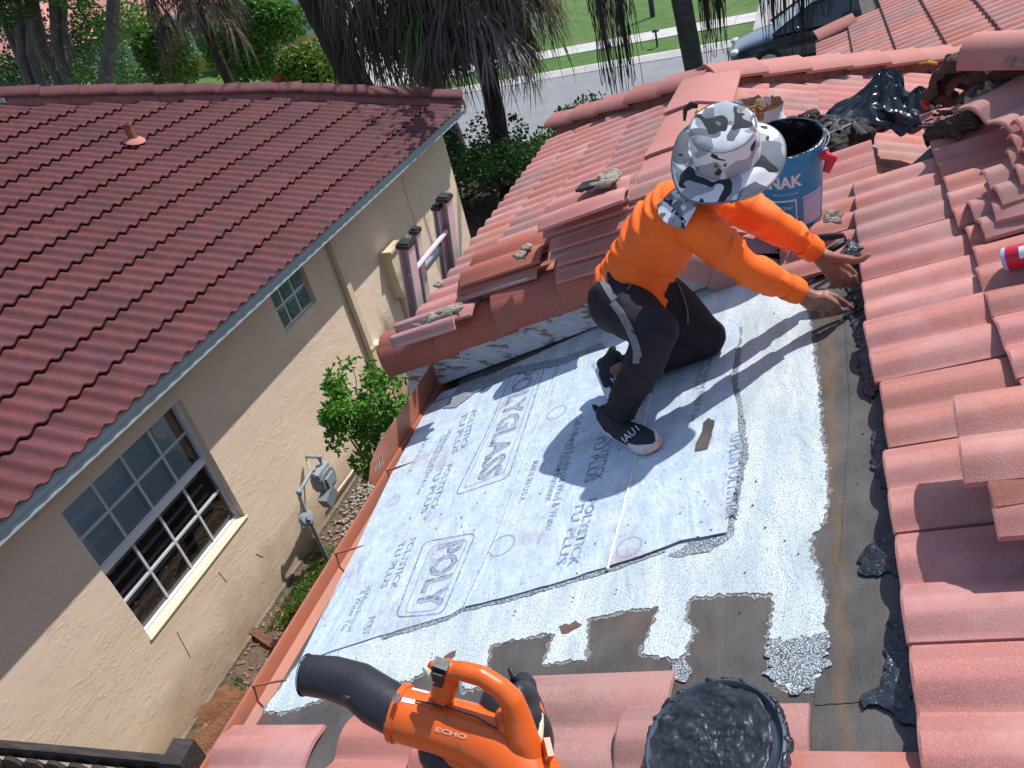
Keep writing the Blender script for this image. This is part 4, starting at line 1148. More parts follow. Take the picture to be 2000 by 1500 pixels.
# ---- palms
def frond_mesh(name, dead=True, n=34, seed=0, mt='deadfrond', L=1.05, out=.55):
    rs = random.Random(seed); mb = MB()
    P0 = Vector((0, 0, 0)); 
    tipd = Vector((1, 0, -.9 if dead else .15)).normalized()
    pts = [P0, Vector((out * .5, 0, .03 if dead else .12)), Vector((out, 0, -.10 if dead else .10)), Vector((out * 1.15, 0, -.25 if dead else .02))]
    mb.tube(pts, [.022, .016, .012, .008], 4)
    c_ = pts[-1]
    for i in range(n):
        f = (i / (n - 1) - .5) * 2
        ang = f * (1.15 if dead else 1.9)
        d = Vector((math.cos(ang) * (.55 if dead else 1), math.sin(ang) * (.6 if dead else 1), -.25 if dead else .1)).normalized()
        l_ = L * rs.uniform(.55, 1.2) * (1 - .25 * abs(f)); wv = rs.uniform(.008, .017) if dead else .022
        p = c_.copy(); q = []; dd = d.copy(); tw = rs.uniform(-.5, .5); sway = Vector((rs.gauss(0, .17), rs.gauss(0, .17), 0))
        seg = 6
        for k in range(seg + 1):
            q.append(p.copy()); dd = (dd + Vector((0, 0, -.75 if dead else -.22)) * (1.0 if k > 0 else .4) * .6 + sway * .5).normalized(); p = p + dd * l_ / seg
        vs = []; 
        for k, p_ in enumerate(q):
            s = Vector((-math.sin(ang + tw), math.cos(ang + tw), 0)) * wv * (1 - (k / seg) ** 2 * .95) * (1.0 if k else .4)
            vs += [p_ - s, p_ + s]
        mb.add(vs, [(2 * k, 2 * k + 1, 2 * k + 3, 2 * k + 2) for k in range(seg)])
    me = mb.mesh(name, [K[mt]], fix=False); return me
FD = [frond_mesh('dead_frond_shape', True, 38, s, 'deadfrond', 1.15) for s in range(2)] + [frond_mesh('dead_frond_shape', True, 36, s + 5, 'deadfrond2', 1.05) for s in range(2)]
FG = [frond_mesh('green_frond_shape', False, 26, s + 9, 'greenfrond', 1.0, 1.0) for s in range(2)]
FGD = [frond_mesh('drooping_green_frond_shape', True, 26, s + 21, 'greenfrond', 1.15) for s in range(2)] + []
FD.append(frond_mesh('pale_dead_frond_shape', True, 26, 33, 'palefrond', 1.2)); FD.insert(1, FD[0])
def fan_palm(base, top, r0, r1, label, skirt, crown_z, name='fan_palm', ngreen=22, mt='palmbark', spread=1.0, lowgreen=0):
    """skirt: list of (z, radius of hub, count, scale)"""
    base = Vector(base); top = Vector(top)
    t_ = thing(name, tuple(base), label, 'palm tree')
    mb = MB(); n_ = 26; pts = []; rr = []
    for i in range(n_ + 1):
        f = i / n_; pts.append(base.lerp(top, f) + Vector((.05 * math.sin(f * 5), 0, 0)))
        rr.append((r0 + (r1 - r0) * f) * (1 + (.06 if i % 2 else -.02)) * (1.25 if i == 0 else 1))
    mb.tube(pts, rr, 14); mb.build('trunk', K[mt], t_, 30)
    def axis_at(z):
        f = (z - base.z) / (top.z - base.z); return base.lerp(top, f)
    def put(me, z, ang, sc, tilt):
        o = bpy.data.objects.new('frond', me); C.objects.link(o); o.parent = t_
        c_ = axis_at(z)
        o.matrix_local = root_matrix(t_).inverted() @ (Matrix.Translation(c_) @ Matrix.Rotation(ang, 4, 'Z') @ Matrix.Rotation(tilt, 4, 'Y') @ Matrix.Scale(sc, 4))
    for z, cnt, sc in skirt:
        for i in range(cnt):
            put(random.choice(FD[:3] if random.random() < .35 else FD), z + random.uniform(-.25, .25), 6.283 * (i + random.uniform(-.3, .3)) / cnt, sc * random.uniform(.85, 1.15), random.uniform(-.1, .3))
    for i in range(ngreen):
        put(random.choice(FG), crown_z + random.uniform(-.5, .3), 6.283 * i / ngreen + random.uniform(-.2, .2), random.uniform(.95, 1.25) * spread, random.uniform(-.9, .55))
    for i in range(lowgreen):
        put(FGD[i % 2], random.uniform(3.7, 4.8), 6.283 * i / lowgreen + random.uniform(-.3, .3), 1.35 * random.uniform(.8, 1.15), random.uniform(-.1, .25))
    return t_
b1 = Vector((-5.15, 12.95, 0)); m1 = at_y(945, 160, 13.25); tp1 = b1 + (m1 - b1) * (8.2 / m1.z)
tp1.x = -5.35
fan_palm(b1, tp1, .17, .15, 'tall fan palm before the street, dark trunk under a long skirt of dead fronds', [(3.5, 13, 1.25), (4.1, 15, 1.45), (4.8, 14, 1.5), (5.6, 10, 1.5), (6.4, 10, 1.5), (7.2, 12, 1.5)], 8.1, ngreen=30, spread=1.4, lowgreen=20)
b2 = at_z(920, 330, 0); 
fan_palm((-6.75, 14.9, 0), (-7.9, 15.0, 7.6), .20, .17, 'second fan palm left of the tall one, trunk leaning behind the maroon roof corner', [(3.5, 12, 1.4), (4.2, 12, 1.5), (5.0, 10, 1.5), (5.8, 10, 1.5)], 7.6, ngreen=30, spread=1.4, lowgreen=14)
l0 = at_y(705, 190, 15.5); l1 = at_y(612, 0, 15.5); dl = (l1 - l0) / (l1.z - l0.z)
fan_palm(l0 + dl * (0 - l0.z), l0 + dl * (7.0 - l0.z), .34, .27, 'thick dark palm trunk left of the driveway, dead fronds at the top edge', [(6.0, 10, 1.2), (6.6, 8, 1.3)], 7.4, ngreen=26, spread=1.2)
f_ = at_y(395, 40, 17); 
fan_palm((f_.x, 17, 0), (f_.x, 17, 7.0), .12, .11, 'fan palm with dead fronds hanging in front of the left tree trunks', [(4.5, 12, 1.1), (5.2, 10, 1.2)], 6.6, ngreen=14)
# slim palm to the right and its hanging stalks
q0 = at_y(1357, 140, 12.0); q1 = at_y(1331, 0, 12.0); dl = (q1 - q0) / (q1.z - q0.z)
sp = thing('slim_palm', tuple(q0 + dl * (0 - q0.z)), 'slim grey-green palm trunk in front of the street with thin dry stalks hanging around it', 'palm tree')
mb = MB(); pts = [q0 + dl * (z - q0.z) for z in [i * .35 for i in range(19)]]; mb.tube(pts, [.135 * (1 + (.03 if i % 2 else 0)) for i in range(19)], 14); mb.build('trunk', K['palmbark_g'], sp, 30)
top_ = pts[-1]
for i in range(14):
    o = bpy.data.objects.new('frond', random.choice(FG)); C.objects.link(o); o.parent = sp
    o.matrix_local = root_matrix(sp).inverted() @ (Matrix.Translation(top_) @ Matrix.Rotation(6.283 * i / 14, 4, 'Z') @ Matrix.Rotation(random.uniform(-.6, .5), 4, 'Y') @ Matrix.Scale(1.3, 4))
for (a_, b_, yy, w_, bot) in ((1172, 20, 11.6, .13, 208), (1212, 20, 11.5, .17, 192), (1378, 20, 12.4, .06, 125), (1402, 20, 12.3, .08, 130), (1508, 10, 12.4, .14, 128), (1566, 10, 12.3, .12, 120), (1612, 5, 12.3, .10, 38)):
    c_ = at_y(a_, b_, yy); zb_ = at_y(a_ + 8, bot, yy).z; mb = MB()
    for i in range(70):
        a0 = random.uniform(0, 6.28); r_ = w_ * math.sqrt(random.random()); l_ = random.uniform(.45, 1.0)
        p0 = Vector((c_.x + r_ * .3 * math.cos(a0), c_.y + r_ * .3 * math.sin(a0), 5.0)); z1 = 5.0 + (zb_ - 5.0) * l_
        P_ = []
        for k in range(9):
            f = k / 8; P_.append(Vector((p0.x + r_ * math.cos(a0) * min(1, f * 2.2) + .02 * math.sin(f * 11 + i), p0.y + r_ * math.sin(a0) * min(1, f * 2.2) + .02 * math.cos(f * 9 + i), p0.z + (z1 - p0.z) * f)))
        mb.tube(P_, .0055, 3, cap=False)
    mb.tube([Vector((c_.x, c_.y, 5.2)), Vector((c_.x, c_.y, 3.0)), Vector((c_.x + .02, c_.y, zb_ + .45))], [.045, .04, .01], 6)
    mb.tube([Vector((c_.x, c_.y, 5.2)), top_], .03, 5)
    o = mb.build('hanging_stalk', K['deadfrond2'], sp, fix=False); o['kind'] = 'stuff'
# hedge under the palms
hg = thing('hedge', (-5.6, 13.2, 0), 'dense dark green hedge round the palm trunks at the front of the side yard', 'hedge')
mb = MB(); cl = []
for i in range(60):
    x_ = random.uniform(-7.2, -3.4); y_ = random.uniform(11.6, 13.8); cl.append(((x_, y_, random.uniform(.3, 1.25)), (.38, .36, .34)))
leaves(mb, cl, 14000, .085); mb.build('foliage', K['leaf_b'], hg, fix=False)
mb = MB()
for i in range(14): limb(mb, (random.uniform(-7, -3.6), random.uniform(11.8, 13.6), 0), (random.uniform(-7, -3.6), random.uniform(11.8, 13.6), 1.0), .03, .01)
mb.build('stems', K['bark'], hg)
mb = MB(); cl = [((random.uniform(-6.2, -4.6), random.uniform(14.2, 14.9), .35), (.3, .25, .25)) for i in range(16)]
leaves(mb, cl, 3600, .08); o = mb.build('low_shrub', K['leaf_a'], fix=False); tagp(o, 'low bright green shrubs behind the dark hedge by the near kerb', 'shrub')
# rough grass on the verge
mb = MB()
for i in range(9000):
    x_ = random.uniform(-8, -2); y_ = random.uniform(15.2, 16.6); h_ = random.uniform(.05, .14); a_ = random.uniform(0, 6.28); l_ = Vector((math.cos(a_), math.sin(a_), 0)) * .012; b0 = Vector((x_, y_, 0)); t_ = Vector((random.uniform(-.04, .04), random.uniform(-.04, .04), h_))
    mb.add([b0 - l_, b0 + l_, b0 + t_], [(0, 1, 2)])
o = mb.build('verge_grass', K['leaf_c'], fix=False); tagp(o, 'rough green grass on the verge along the near kerb', 'grass', kind='stuff')

# ---- flowering shrub bank and trees beyond the street
fb = at_z(600, 172, 0)
sb = thing('flowering_shrub', (-19, 29, 0), 'big bright green shrub with a few red flowers left of the white driveway', 'shrub')
mb = MB(); cl = []
for i in range(40):
    f = random.random(); p = at_y(545 + 105 * f, 150 - 40 * f + random.uniform(-12, 12), 27.5 + random.uniform(-1, 1)); cl.append((p, (.75, .7, .6)))
    cl.append((p - Vector((0, 0, .8)), (.7, .7, .6)))
leaves(mb, cl, 15000, .20); mb.build('foliage', K['leaf_c'], sb, fix=False)
K['redflower'] = mat('red_flower', (0.70, 0.05, 0.02), (0.75, 0.10, 0.03), 5, .6)
for a_, b_ in ((538, 158), (562, 160), (585, 158), (545, 150)):
    mb = MB(); p = at_y(a_, b_, 26.3)
    for k in range(5): mb.add([p, p + Vector((math.cos(k * 1.257) * .12, -.04, math.sin(k * 1.257) * .12)), p + Vector((math.cos(k * 1.257 + .9) * .12, -.04, math.sin(k * 1.257 + .9) * .12))], [(0, 1, 2)])
    mb.build('flower', K['redflower'], sb, fix=False)
def tree(trunks, clumps, nleaf, size, lmat, label, name='leafy_tree', bmat='bark'):
    t_ = thing(name, tuple(trunks[0][0]), label, 'tree')
    for path, r0, r1 in [(tr, a, b) for tr, a, b in trunks] if len(trunks[0]) == 3 else []: pass
    return t_
def tree2(label, base, stems, clumps, nleaf, size, lmat, name='leafy_tree', seed=0):
    t_ = thing(name, tuple(base), label, 'tree')
    for pts, r0, r1 in stems:
        mb = MB(); k = len(pts); P_ = []
        for i in range(k - 1):
            for q_ in range(4):
                p = Vector(pts[i]).lerp(Vector(pts[i + 1]), q_ / 4); P_.append(p + Vector((.05 * noise.noise(p * .9), 0, 0)))
        P_.append(Vector(pts[-1])); n_ = len(P_)
        mb.tube(P_, [r0 + (r1 - r0) * i / (n_ - 1) for i in range(n_)], 10); mb.build('trunk', K['bark'], t_, 50)
    mb = MB(); leaves(mb, clumps, nleaf, size); mb.build('crown', K[lmat], t_, fix=False)
    return t_
def A(px_, py_, y_): return at_y(px_, py_, y_)
def gbase(px_, y_):
    p = at_y(px_, 170, y_); return Vector((p.x, y_, 0))
Y_ = 21
tree2('grey multi-trunked tree at the left edge of the picture beyond the maroon roof', gbase(40, Y_),
      [([gbase(35, Y_), A(45, 120, Y_), A(38, 40, Y_), A(20, -60, Y_)], .22, .14), ([gbase(50, Y_), A(60, 100, Y_), A(62, 20, Y_), A(75, -60, Y_)], .2, .12), ([A(45, 130, Y_), A(15, 60, Y_), A(-10, -20, Y_)], .15, .08)],
      [((A(random.uniform(-60, 120), random.uniform(-60, 20), Y_ + random.uniform(-1, 1)).x, Y_ + random.uniform(-1.5, 1.5), random.uniform(5.2, 7.6)), (.8, .8, .5)) for i in range(20)] + [(A(random.uniform(-10, 90), random.uniform(10, 165), Y_ + random.uniform(1, 3)), (.5, .4, .42)) for i in range(20)], 13000, .16, 'leaf_b')
Y_ = 20
tree2('grey multi-trunked tree second from the left edge, its stems fanning out', gbase(130, Y_),
      [([gbase(150, Y_), A(125, 170, Y_), A(80, 90, Y_), A(62, 0, Y_), A(55, -60, Y_)], .24, .16), ([gbase(155, Y_), A(140, 165, Y_), A(112, 90, Y_), A(108, 0, Y_), A(115, -70, Y_)], .24, .15), ([A(148, 160, Y_), A(140, 100, Y_), A(125, 60, Y_), A(128, -40, Y_)], .13, .08)],
      [((A(random.uniform(60, 220), 0, Y_).x, Y_ + random.uniform(-1.5, 1.5), random.uniform(5.0, 7.4)), (.8, .8, .5)) for i in range(16)] + [(A(random.uniform(85, 190), random.uniform(10, 165), Y_ + random.uniform(1.5, 3.5)), (.5, .4, .42)) for i in range(20)], 12000, .15, 'leaf_b')
Y_ = 18.5
tree2('single pale grey trunk with bright leaves right of the fanned-out tree', gbase(200, Y_),
      [([gbase(205, Y_), A(205, 160, Y_), A(215, 80, Y_), A(222, 0, Y_), A(235, -70, Y_)], .21, .15)],
      [(A(random.uniform(165, 265), random.uniform(20, 165), Y_ + random.uniform(.6, 1.6)), (.45, .4, .4)) for i in range(16)] + [((A(220, 0, Y_).x + random.uniform(-2, 2), Y_ + random.uniform(-1, 1), random.uniform(5, 7)), (.8, .8, .5)) for i in range(12)], 9000, .13, 'leaf_a')
Y_ = 24
tree2('yellow-green small palm-like shrub in front of the far garage', gbase(320, Y_),
      [([gbase(350, Y_), A(350, 175, Y_), A(318, 60, Y_)], .22, .2)],
      [(A(random.uniform(285, 370), random.uniform(70, 150), Y_), (.55, .5, .5)) for i in range(14)] + [(A(random.uniform(270, 350), random.uniform(30, 90), Y_), (.5, .5, .4)) for i in range(7)], 6500, .16, 'leaf_c')
Y_ = 26
tree2('bright green leafy tree in front of the pale house beyond the street', gbase(450, Y_),
      [([gbase(480, Y_), A(470, 120, Y_), A(500, 60, Y_), A(530, 0, Y_)], .12, .07), ([A(575, 110, Y_ + 6), A(570, 60, Y_ + 6), A(560, 0, Y_ + 6)], .12, .08)],
      [(A(random.uniform(420, 510), random.uniform(70, 150), Y_), (.7, .6, .55)) for i in range(14)] + [(A(random.uniform(465, 570), random.uniform(5, 65), Y_), (.8, .6, .5)) for i in range(18)], 11000, .18, 'leaf_a')
# backdrop of trees far off
for i, (x0, x1, lb) in enumerate(((-75, -58, 'dark mass of trees far off behind the left houses'), (-40, -20, 'dark evergreen tree far behind the pale house'), (2, 14, 'green tree far beyond the far lawn'))):
    cl = [((random.uniform(x0, x1), random.uniform(68, 76), random.uniform(1, 7)), (3, 2, 1.8)) for k in range(30)]
    t_ = thing('background_tree', ((x0 + x1) / 2, 72, 0), lb, 'tree'); mb = MB(); leaves(mb, cl, 6000, .6); mb.build('crown', K['leaf_b'], t_, fix=False)
    mb = MB(); limb(mb, ((x0 + x1) / 2, 72, 0), ((x0 + x1) / 2, 72, 6), .5, .2); mb.build('trunk', K['bark'], t_)
# ---- houses beyond the street
K['hwall'] = mat('pale_blue_green_house_paint', (0.40, 0.50, 0.48), (0.36, 0.46, 0.45), 2, .8, world=True)
K['hyel'] = mat('ochre_trim_paint', (0.52, 0.36, 0.10), (0.48, 0.33, 0.09), 2, .8, world=True)
K['hgrey'] = mat('light_grey_house_paint', (0.42, 0.46, 0.48), (0.38, 0.42, 0.44), 2, .8, world=True)
def house(name, label, x0, x1, y0, y1, h, wallm, wins, roofm='tile', pitch=.38, garage=None, over=.6):
    t_ = thing(name, ((x0 + x1) / 2, y0, 0), label, 'house')
    mb = MB(); mb.box(((x0 + x1) / 2, (y0 + y1) / 2, h / 2), (x1 - x0, y1 - y0, h)); mb.build('wall', K[wallm], t_)
    mb = MB(); a0, a1, b0, b1 = x0 - over, x1 + over, y0 - over, y1 + over; dpt = (b1 - b0) / 2; hr_ = dpt * pitch
    r0 = (a0 + dpt, (b0 + b1) / 2, h + hr_); r1 = (a1 - dpt, (b0 + b1) / 2, h + hr_)
    mb.add([(a0, b0, h), (a1, b0, h), (a1, b1, h), (a0, b1, h), r0, r1], [(0, 1, 5, 4), (1, 2, 5), (2, 3, 4, 5), (3, 0, 4), (3, 2, 1, 0)]); mb.build('roof', K[roofm], t_)
    mb = MB(); mb.box(((a0 + a1) / 2, b0 - .02, h - .08), (a1 - a0, .05, .2)); mb.build('fascia', K['white'], t_)
    for (xa, xb, za, zb) in wins:
        mb = MB(); w_ = .1
        for (u0, u1, v0, v1) in ((xa, xb, zb - w_, zb), (xa, xb, za, za + w_), (xa, xa + w_, za + w_, zb - w_), (xb - w_, xb, za + w_, zb - w_)):
            mb.box(((u0 + u1) / 2, y0 - .03, (v0 + v1) / 2), (u1 - u0, .08, v1 - v0))
        wn = mb.build('window', K['white'], t_)
        mb = MB(); mb.box(((xa + xb) / 2, y0 - .012, (za + zb) / 2), (xb - xa - 2 * w_, .02, zb - za - 2 * w_)); mb.build('pane', K['glass'], wn)
    if garage:
        xa, xb, zt = garage; mb = MB()
        for k in range(4): mb.box(((xa + xb) / 2, y0 - .03, (k + .5) * zt / 4), (xb - xa, .05, zt / 4 - .03))
        mb.build('garage_door', K['white'], t_)
        mb = MB(); mb.box(((xa + xb) / 2, y0 - .05, zt + .15), (xb - xa + .8, .10, .3)); mb.box((xa - .25, y0 - .05, zt / 2), (.3, .10, zt)); mb.box((xb + .25, y0 - .05, zt / 2), (.3, .10, zt)); mb.build('garage_surround', K['hyel'], t_)
    mb = MB(); mb.box(((x0 + x1) / 2, y0 - .03, .35), (x1 - x0 + .04, .04, .7)); mb.build('base_band', K['hyel'], t_)
    return t_
xa = A(628, 90, 38).x
house('pale_house', 'pale blue-green house with white windows and ochre trim beyond the street, left of the driveway', xa - 10, xa, 38, 48, 3.0, 'hwall', [(xa - 2.1, xa - 1.0, .9, 2.3), (xa - 3.5, xa - 2.4, .9, 2.3), (xa - 7.5, xa - 6.5, .9, 2.3)])
xg = A(330, 120, 40).x
house('garage_house', 'light house with an ochre-framed garage door half hidden behind the trees', xg - 8, xg + 4, 40, 52, 3.0, 'hwall', [(xg + 2.2, xg + 3.2, .8, 2.2)], garage=(xg - 4.2, xg + .4, 2.3))
xh = A(100, 120, 44).x
house('grey_house', 'light grey house with a red tiled roof behind the multi-trunked trees', xh - 8, xh + 8, 44, 56, 3.2, 'hgrey', [(xh - 3, xh - 1.6, 1, 2.3), (xh + 3, xh + 5, 1, 2.3)])
xh = A(-10, 110, 34).x
house('corner_house', 'house with a red tiled roof at the far left edge behind the trees', xh - 10, xh + 2.5, 34, 44, 2.8, 'hgrey', [(xh - 1, xh + .6, 1, 2.2)], pitch=.5)
house('far_house', 'cream house far beyond the lawn at the top edge', -12, 4, 56, 66, 3.2, 'cream', [(-10, -8, 1, 2.3), (-5, -3, 1, 2.3), (0, 2, 1, 2.3)])

# ---- cars
def car(name, label, loc, rz, paint, group=None):
    t_ = thing(name, (0, 0, 0), label, 'car')
    L, W, H = 4.5, 1.78, 1.42
    # stations along the length: x, z bottom, z belt, half width
    st = [(-2.25, .42, .62, .62), (-2.15, .30, .78, .78), (-1.7, .25, .92, .87), (-1.0, .25, .96, .89), (0, .25, .95, .89), (.9, .25, .93, .89), (1.5, .26, .86, .87), (2.0, .28, .74, .80), (2.22, .36, .60, .66)]
    vs = []; m_ = 12
    for x, zb_, zt_, hw in st:
        for k in range(m_):
            a = 2 * math.pi * k / m_ + math.pi / m_; c_, s_ = math.cos(a), math.sin(a)
            ex_ = .32; px_ = hw * math.copysign(abs(c_) ** ex_, c_); pz_ = (zb_ + zt_) / 2 + (zt_ - zb_) / 2 * math.copysign(abs(s_) ** (.5 if s_ > 0 else ex_), s_)
            vs.append((x, px_, pz_))
    fs = []
    for i in range(len(st) - 1):
        for k in range(m_): k2 = (k + 1) % m_; fs.append((i * m_ + k, i * m_ + k2, (i + 1) * m_ + k2, (i + 1) * m_ + k))
    fs += [tuple(range(m_)), tuple((len(st) - 1) * m_ + k for k in range(m_))[::-1]]
    mb = MB(); mb.add(vs, fs); bd = mb.build('body', K[paint], t_, 50, world=False); bd.modifiers.new('s', 'SUBSURF').levels = 1
    gs = [(-1.95, .90, .93, .70), (-1.25, .92, 1.36, .62), (-.2, .92, 1.44, .62), (.45, .92, 1.36, .62), (1.25, .88, .90, .70)]
    vs = []; fs = []
    for x, zb_, zt_, hw in gs: vs += [(x, -.80, zb_), (x, -hw, zt_), (x, hw, zt_), (x, .80, zb_)]
    for i in range(len(gs) - 1):
        for k in range(3): fs.append((i * 4 + k, i * 4 + k + 1, (i + 1) * 4 + k + 1, (i + 1) * 4 + k))
    mb = MB(); mb.add(vs, fs); mb.build('windows', K['glass'], t_, 20, world=False, fix=True)
    vs = []; fs = []
    for x, zt_, hw in ((-1.25, 1.375, .61), (-.75, 1.43, .62), (-.2, 1.455, .62), (.42, 1.385, .61)): vs += [(x, -hw, zt_ - .01), (x, -hw * .6, zt_ + .012), (x, hw * .6, zt_ + .012), (x, hw, zt_ - .01)]
    for i in range(3):
        for k in range(3): fs.append((i * 4 + k, i * 4 + k + 1, (i + 1) * 4 + k + 1, (i + 1) * 4 + k))
    mb = MB(); mb.add(vs, fs); mb.build('roof_panel', K[paint], t_, 40, world=False)
    mb = MB()
    for s in (-1, 1):
        mb.tube([(-1.95, s * .78, .93), (-1.25, s * .635, 1.375), (-.2, s * .64, 1.45), (.43, s * .635, 1.375), (1.27, s * .78, .90)], .028, 6)
        mb.tube([(-.35, s * .80, .93), (-.35, s * .64, 1.43)], .03, 6)
    mb.build('pillars', K[paint], t_, 50, world=False)
    for x in (-1.38, 1.36):
        for s in (-1, 1):
            mb = MB(); mb.lathe([(.22, -.09), (.31, -.09), (.325, -.05), (.325, .05), (.31, .09), (.22, .09)], (x, s * .80, .325), (0, 1, 0), 20); wh = mb.build('wheel', K['black_tyre'], t_, 40, world=False)
            mb = MB(); mb.lathe([(.001, -.06), (.22, -.08), (.22, .08), (.001, .06)], (x, s * .80, .325), (0, 1, 0), 14); mb.build('rim', K['alu2x'], wh, 40, world=False)
    for s in (-1, 1):
        mb = MB(); ellipsoid(mb, (2.08, s * .60, .64), (.12, .16, .07), None, 12, 8); mb.build('headlight', K['lampglass'], t_, 60, world=False)
        mb = MB(); ellipsoid(mb, (-2.14, s * .62, .74), (.08, .14, .08), None, 12, 8); mb.build('tail_light', K['taillight'], t_, 60, world=False)
        mb = MB(); ellipsoid(mb, (.75, s * .98, .98), (.07, .10, .06), None, 10, 8); mb.build('mirror', K[paint], t_, 60, world=False)
    mb = MB(); mb.box((2.235, 0, .50), (.02, .9, .12)); mb.build('grille', K['black_tyre'], t_, world=False)
    t_.location = loc; t_.rotation_euler = (0, 0, rz)
    return t_
K['black_tyre'] = mat('tyre_rubber', (0.015, 0.015, 0.015), (0.02, 0.02, 0.02), 10, .8)
K['alu2x'] = mat('wheel_alloy', (0.4, 0.4, 0.42), (0.35, 0.35, 0.36), 5, .3, metal=.8)
K['lampglass'] = mat('headlight_glass', (0.6, 0.62, 0.65), (0.5, 0.52, 0.55), 5, .1)
K['taillight'] = mat('tail_light_red', (0.35, 0.01, 0.01), (0.3, 0.01, 0.01), 5, .2)
K['paint_dk'] = mat('dark_blue_grey_car_paint', (0.025, 0.035, 0.05), (0.028, 0.038, 0.055), 2, .22, metal=.4, coat=.8)
K['paint_bl'] = mat('blue_car_paint', (0.03, 0.10, 0.24), (0.03, 0.09, 0.22), 2, .25, metal=.3, coat=.8)
K['paint_bk'] = mat('black_car_paint', (0.012, 0.013, 0.016), (0.014, 0.015, 0.018), 2, .18, coat=.9)
q = at_y(1428, 118, 20.1)
car('parked_car', 'dark grey-blue car parked at the far side of the street, nose pointing left', (q.x + 2.2, 20.1, -.10), math.pi + .05, 'paint_dk')
car('parked_car', 'blue car standing on the far driveway behind the dark parked car', (1.1, 28.0, .03), math.pi / 2 + .1, 'paint_bl')
q = at_z(275, 172, 0)
car('parked_car', 'black car in front of the ochre-framed garage behind the trees', (A(300, 150, 33).x, 33, 0), 2.6, 'paint_bk')
# ================================================================== loose tiles lying about
ORD = ['topmost', 'second from the top', 'third from the top', 'fourth from the top', 'fifth from the top', 'sixth from the top', 'seventh from the top', 'eighth from the top', 'ninth from the top']
def loose(corner, yaw, label, mn='tile', group=None, roll=0.0, pitch=PT, me=None, flip=False):
    me = me or tmesh('barrel_loose', mn, head=True, hump=0.030)
    o = put_tile(me, corner[0], corner[1], corner[2], None, pitch, roll=roll, yaw=yaw, name='loose_roof_tile', flip=flip)
    return tagp(o, label, 'roof tile', group)
# stack on the field at the right edge
c = at_deck(1850, 900, 0.20)
for i in range(5):
    z = at_deck(1850, 900, 0.20)
    k = 4 - i
    p = Vector((c.x + 0.02 + 0.045 * k * (1 if k != 2 else .5), c.y - 0.09 - 0.05 * k, 0))
    p.z = dz(p.x) + 0.075 + 0.030 * i + 0.004
    loose(p, (0.10, 0.02, -0.05, 0.04, -0.06)[i], ('pinkish red loose tile, %s of the five-tile stack at the right edge' % ORD[4 - i]),
          ('tile', 'tile_orange', 'tile', 'tile_orange', 'tile')[i], 'tiles in the stack at the right edge')
# stack higher up at the right edge, fanned out
c = at_deck(1905, 400, 0.10)
for i in range(6):
    k = 5 - i
    p = Vector((c.x + (0.00, 0.03, 0.05, 0.10, 0.13, 0.16)[i], c.y - 0.22 + 0.035 * i, 0)); p.z = dz(p.x) + 0.070 + 0.030 * i
    loose(p, (0.05, -0.04, 0.07, -0.02, 0.06, 0.12)[i], ('dusky red tile, %s of the fanned-out stack below the rotten wood heap' % ORD[5 - i]),
          ('tile_grey', 'tile', 'tile_grey', 'tile', 'tile_orange', 'tile_orange')[i], 'tiles in the fanned-out stack')
p = at_deck(1985, 275, 0.12)
loose(p, 0.5, 'greyish broken tile lying above the fanned-out stack at the right edge', 'tile_grey', roll=0.3)
# pile on the wing beside the worker's back
yawp = -0.05
base = at_wing(1085, 520, 0.12)
for i in range(8):
    p = Vector((base.x + 0.02 + 0.014 * (i % 3) - 0.010 * i, base.y - 0.10 + 0.022 * i + 0.012 * (i % 2), 0)); p.z = zwing(p.x) + 0.072 + 0.031 * i
    loose(p, yawp + random.uniform(-.05, .05), ('dusty red tile, %s of the tall pile against the worker\'s back' % ORD[8 - i]),
          random.choice(['tile', 'tile_grey', 'tile_orange']), 'tiles in the tall pile behind the worker', me=tmesh('pile', ('tile', 'tile_grey')[i % 2], head=False, hump=0.030, L=0.42))
p = at_wing(1052, 455, 0.33)
loose(p, 0.03, 'topmost tile of the tall pile, its upper end crusted with grey mortar', 'tile', 'tiles in the tall pile behind the worker')
mc = p + Vector((0.27, 0.17, 0.135))
mb = MB(); ellipsoid(mb, mc, (0.10, 0.075, 0.014), Matrix.Rotation(-PT, 3, 'Y'), 22, 10); me = mb.mesh('m', [K['mortar_grey']], 60); jitter(me, 0.03, 25, 3)
o = link('mortar_crust', me); tagp(o, 'grey mortar crust stuck on the topmost tile of the tall pile', 'mortar')
K['black'] = mat('black_rubber', (0.015, 0.015, 0.017), (0.03, 0.03, 0.033), 20, 0.55, 0.1, 60)
mb = MB(); mb.box(p + Vector((0.215, 0.16, 0.13)), (0.10, 0.085, 0.012), Matrix.Rotation(-0.18, 3, 'Y') @ Matrix.Rotation(-.2, 3, 'Z')); me = mb.mesh('m', [K['black']]); o = link('felt_square', me); tagp(o, 'small black square of felt lying on the mortar-crusted tile', 'felt scrap')
# second pile, mostly hidden by the worker's back
base = at_wing(1205, 470, 0.12)
for i in range(7):
    p = Vector((base.x - 0.10 + 0.016 * (i % 3), base.y - 0.04 + 0.016 * i, 0)); p.z = zwing(p.x) + 0.072 + 0.030 * i
    loose(p, random.uniform(-.06, .04), ('dusty red tile, %s of the rear pile half hidden by the worker' % ORD[6 - i]), ('tile', 'tile_grey', 'tile_orange')[i % 3], 'tiles in the pile half hidden by the worker', me=tmesh('pile', ('tile', 'tile_grey')[(i + 1) % 2], head=False, hump=0.030, L=0.42))
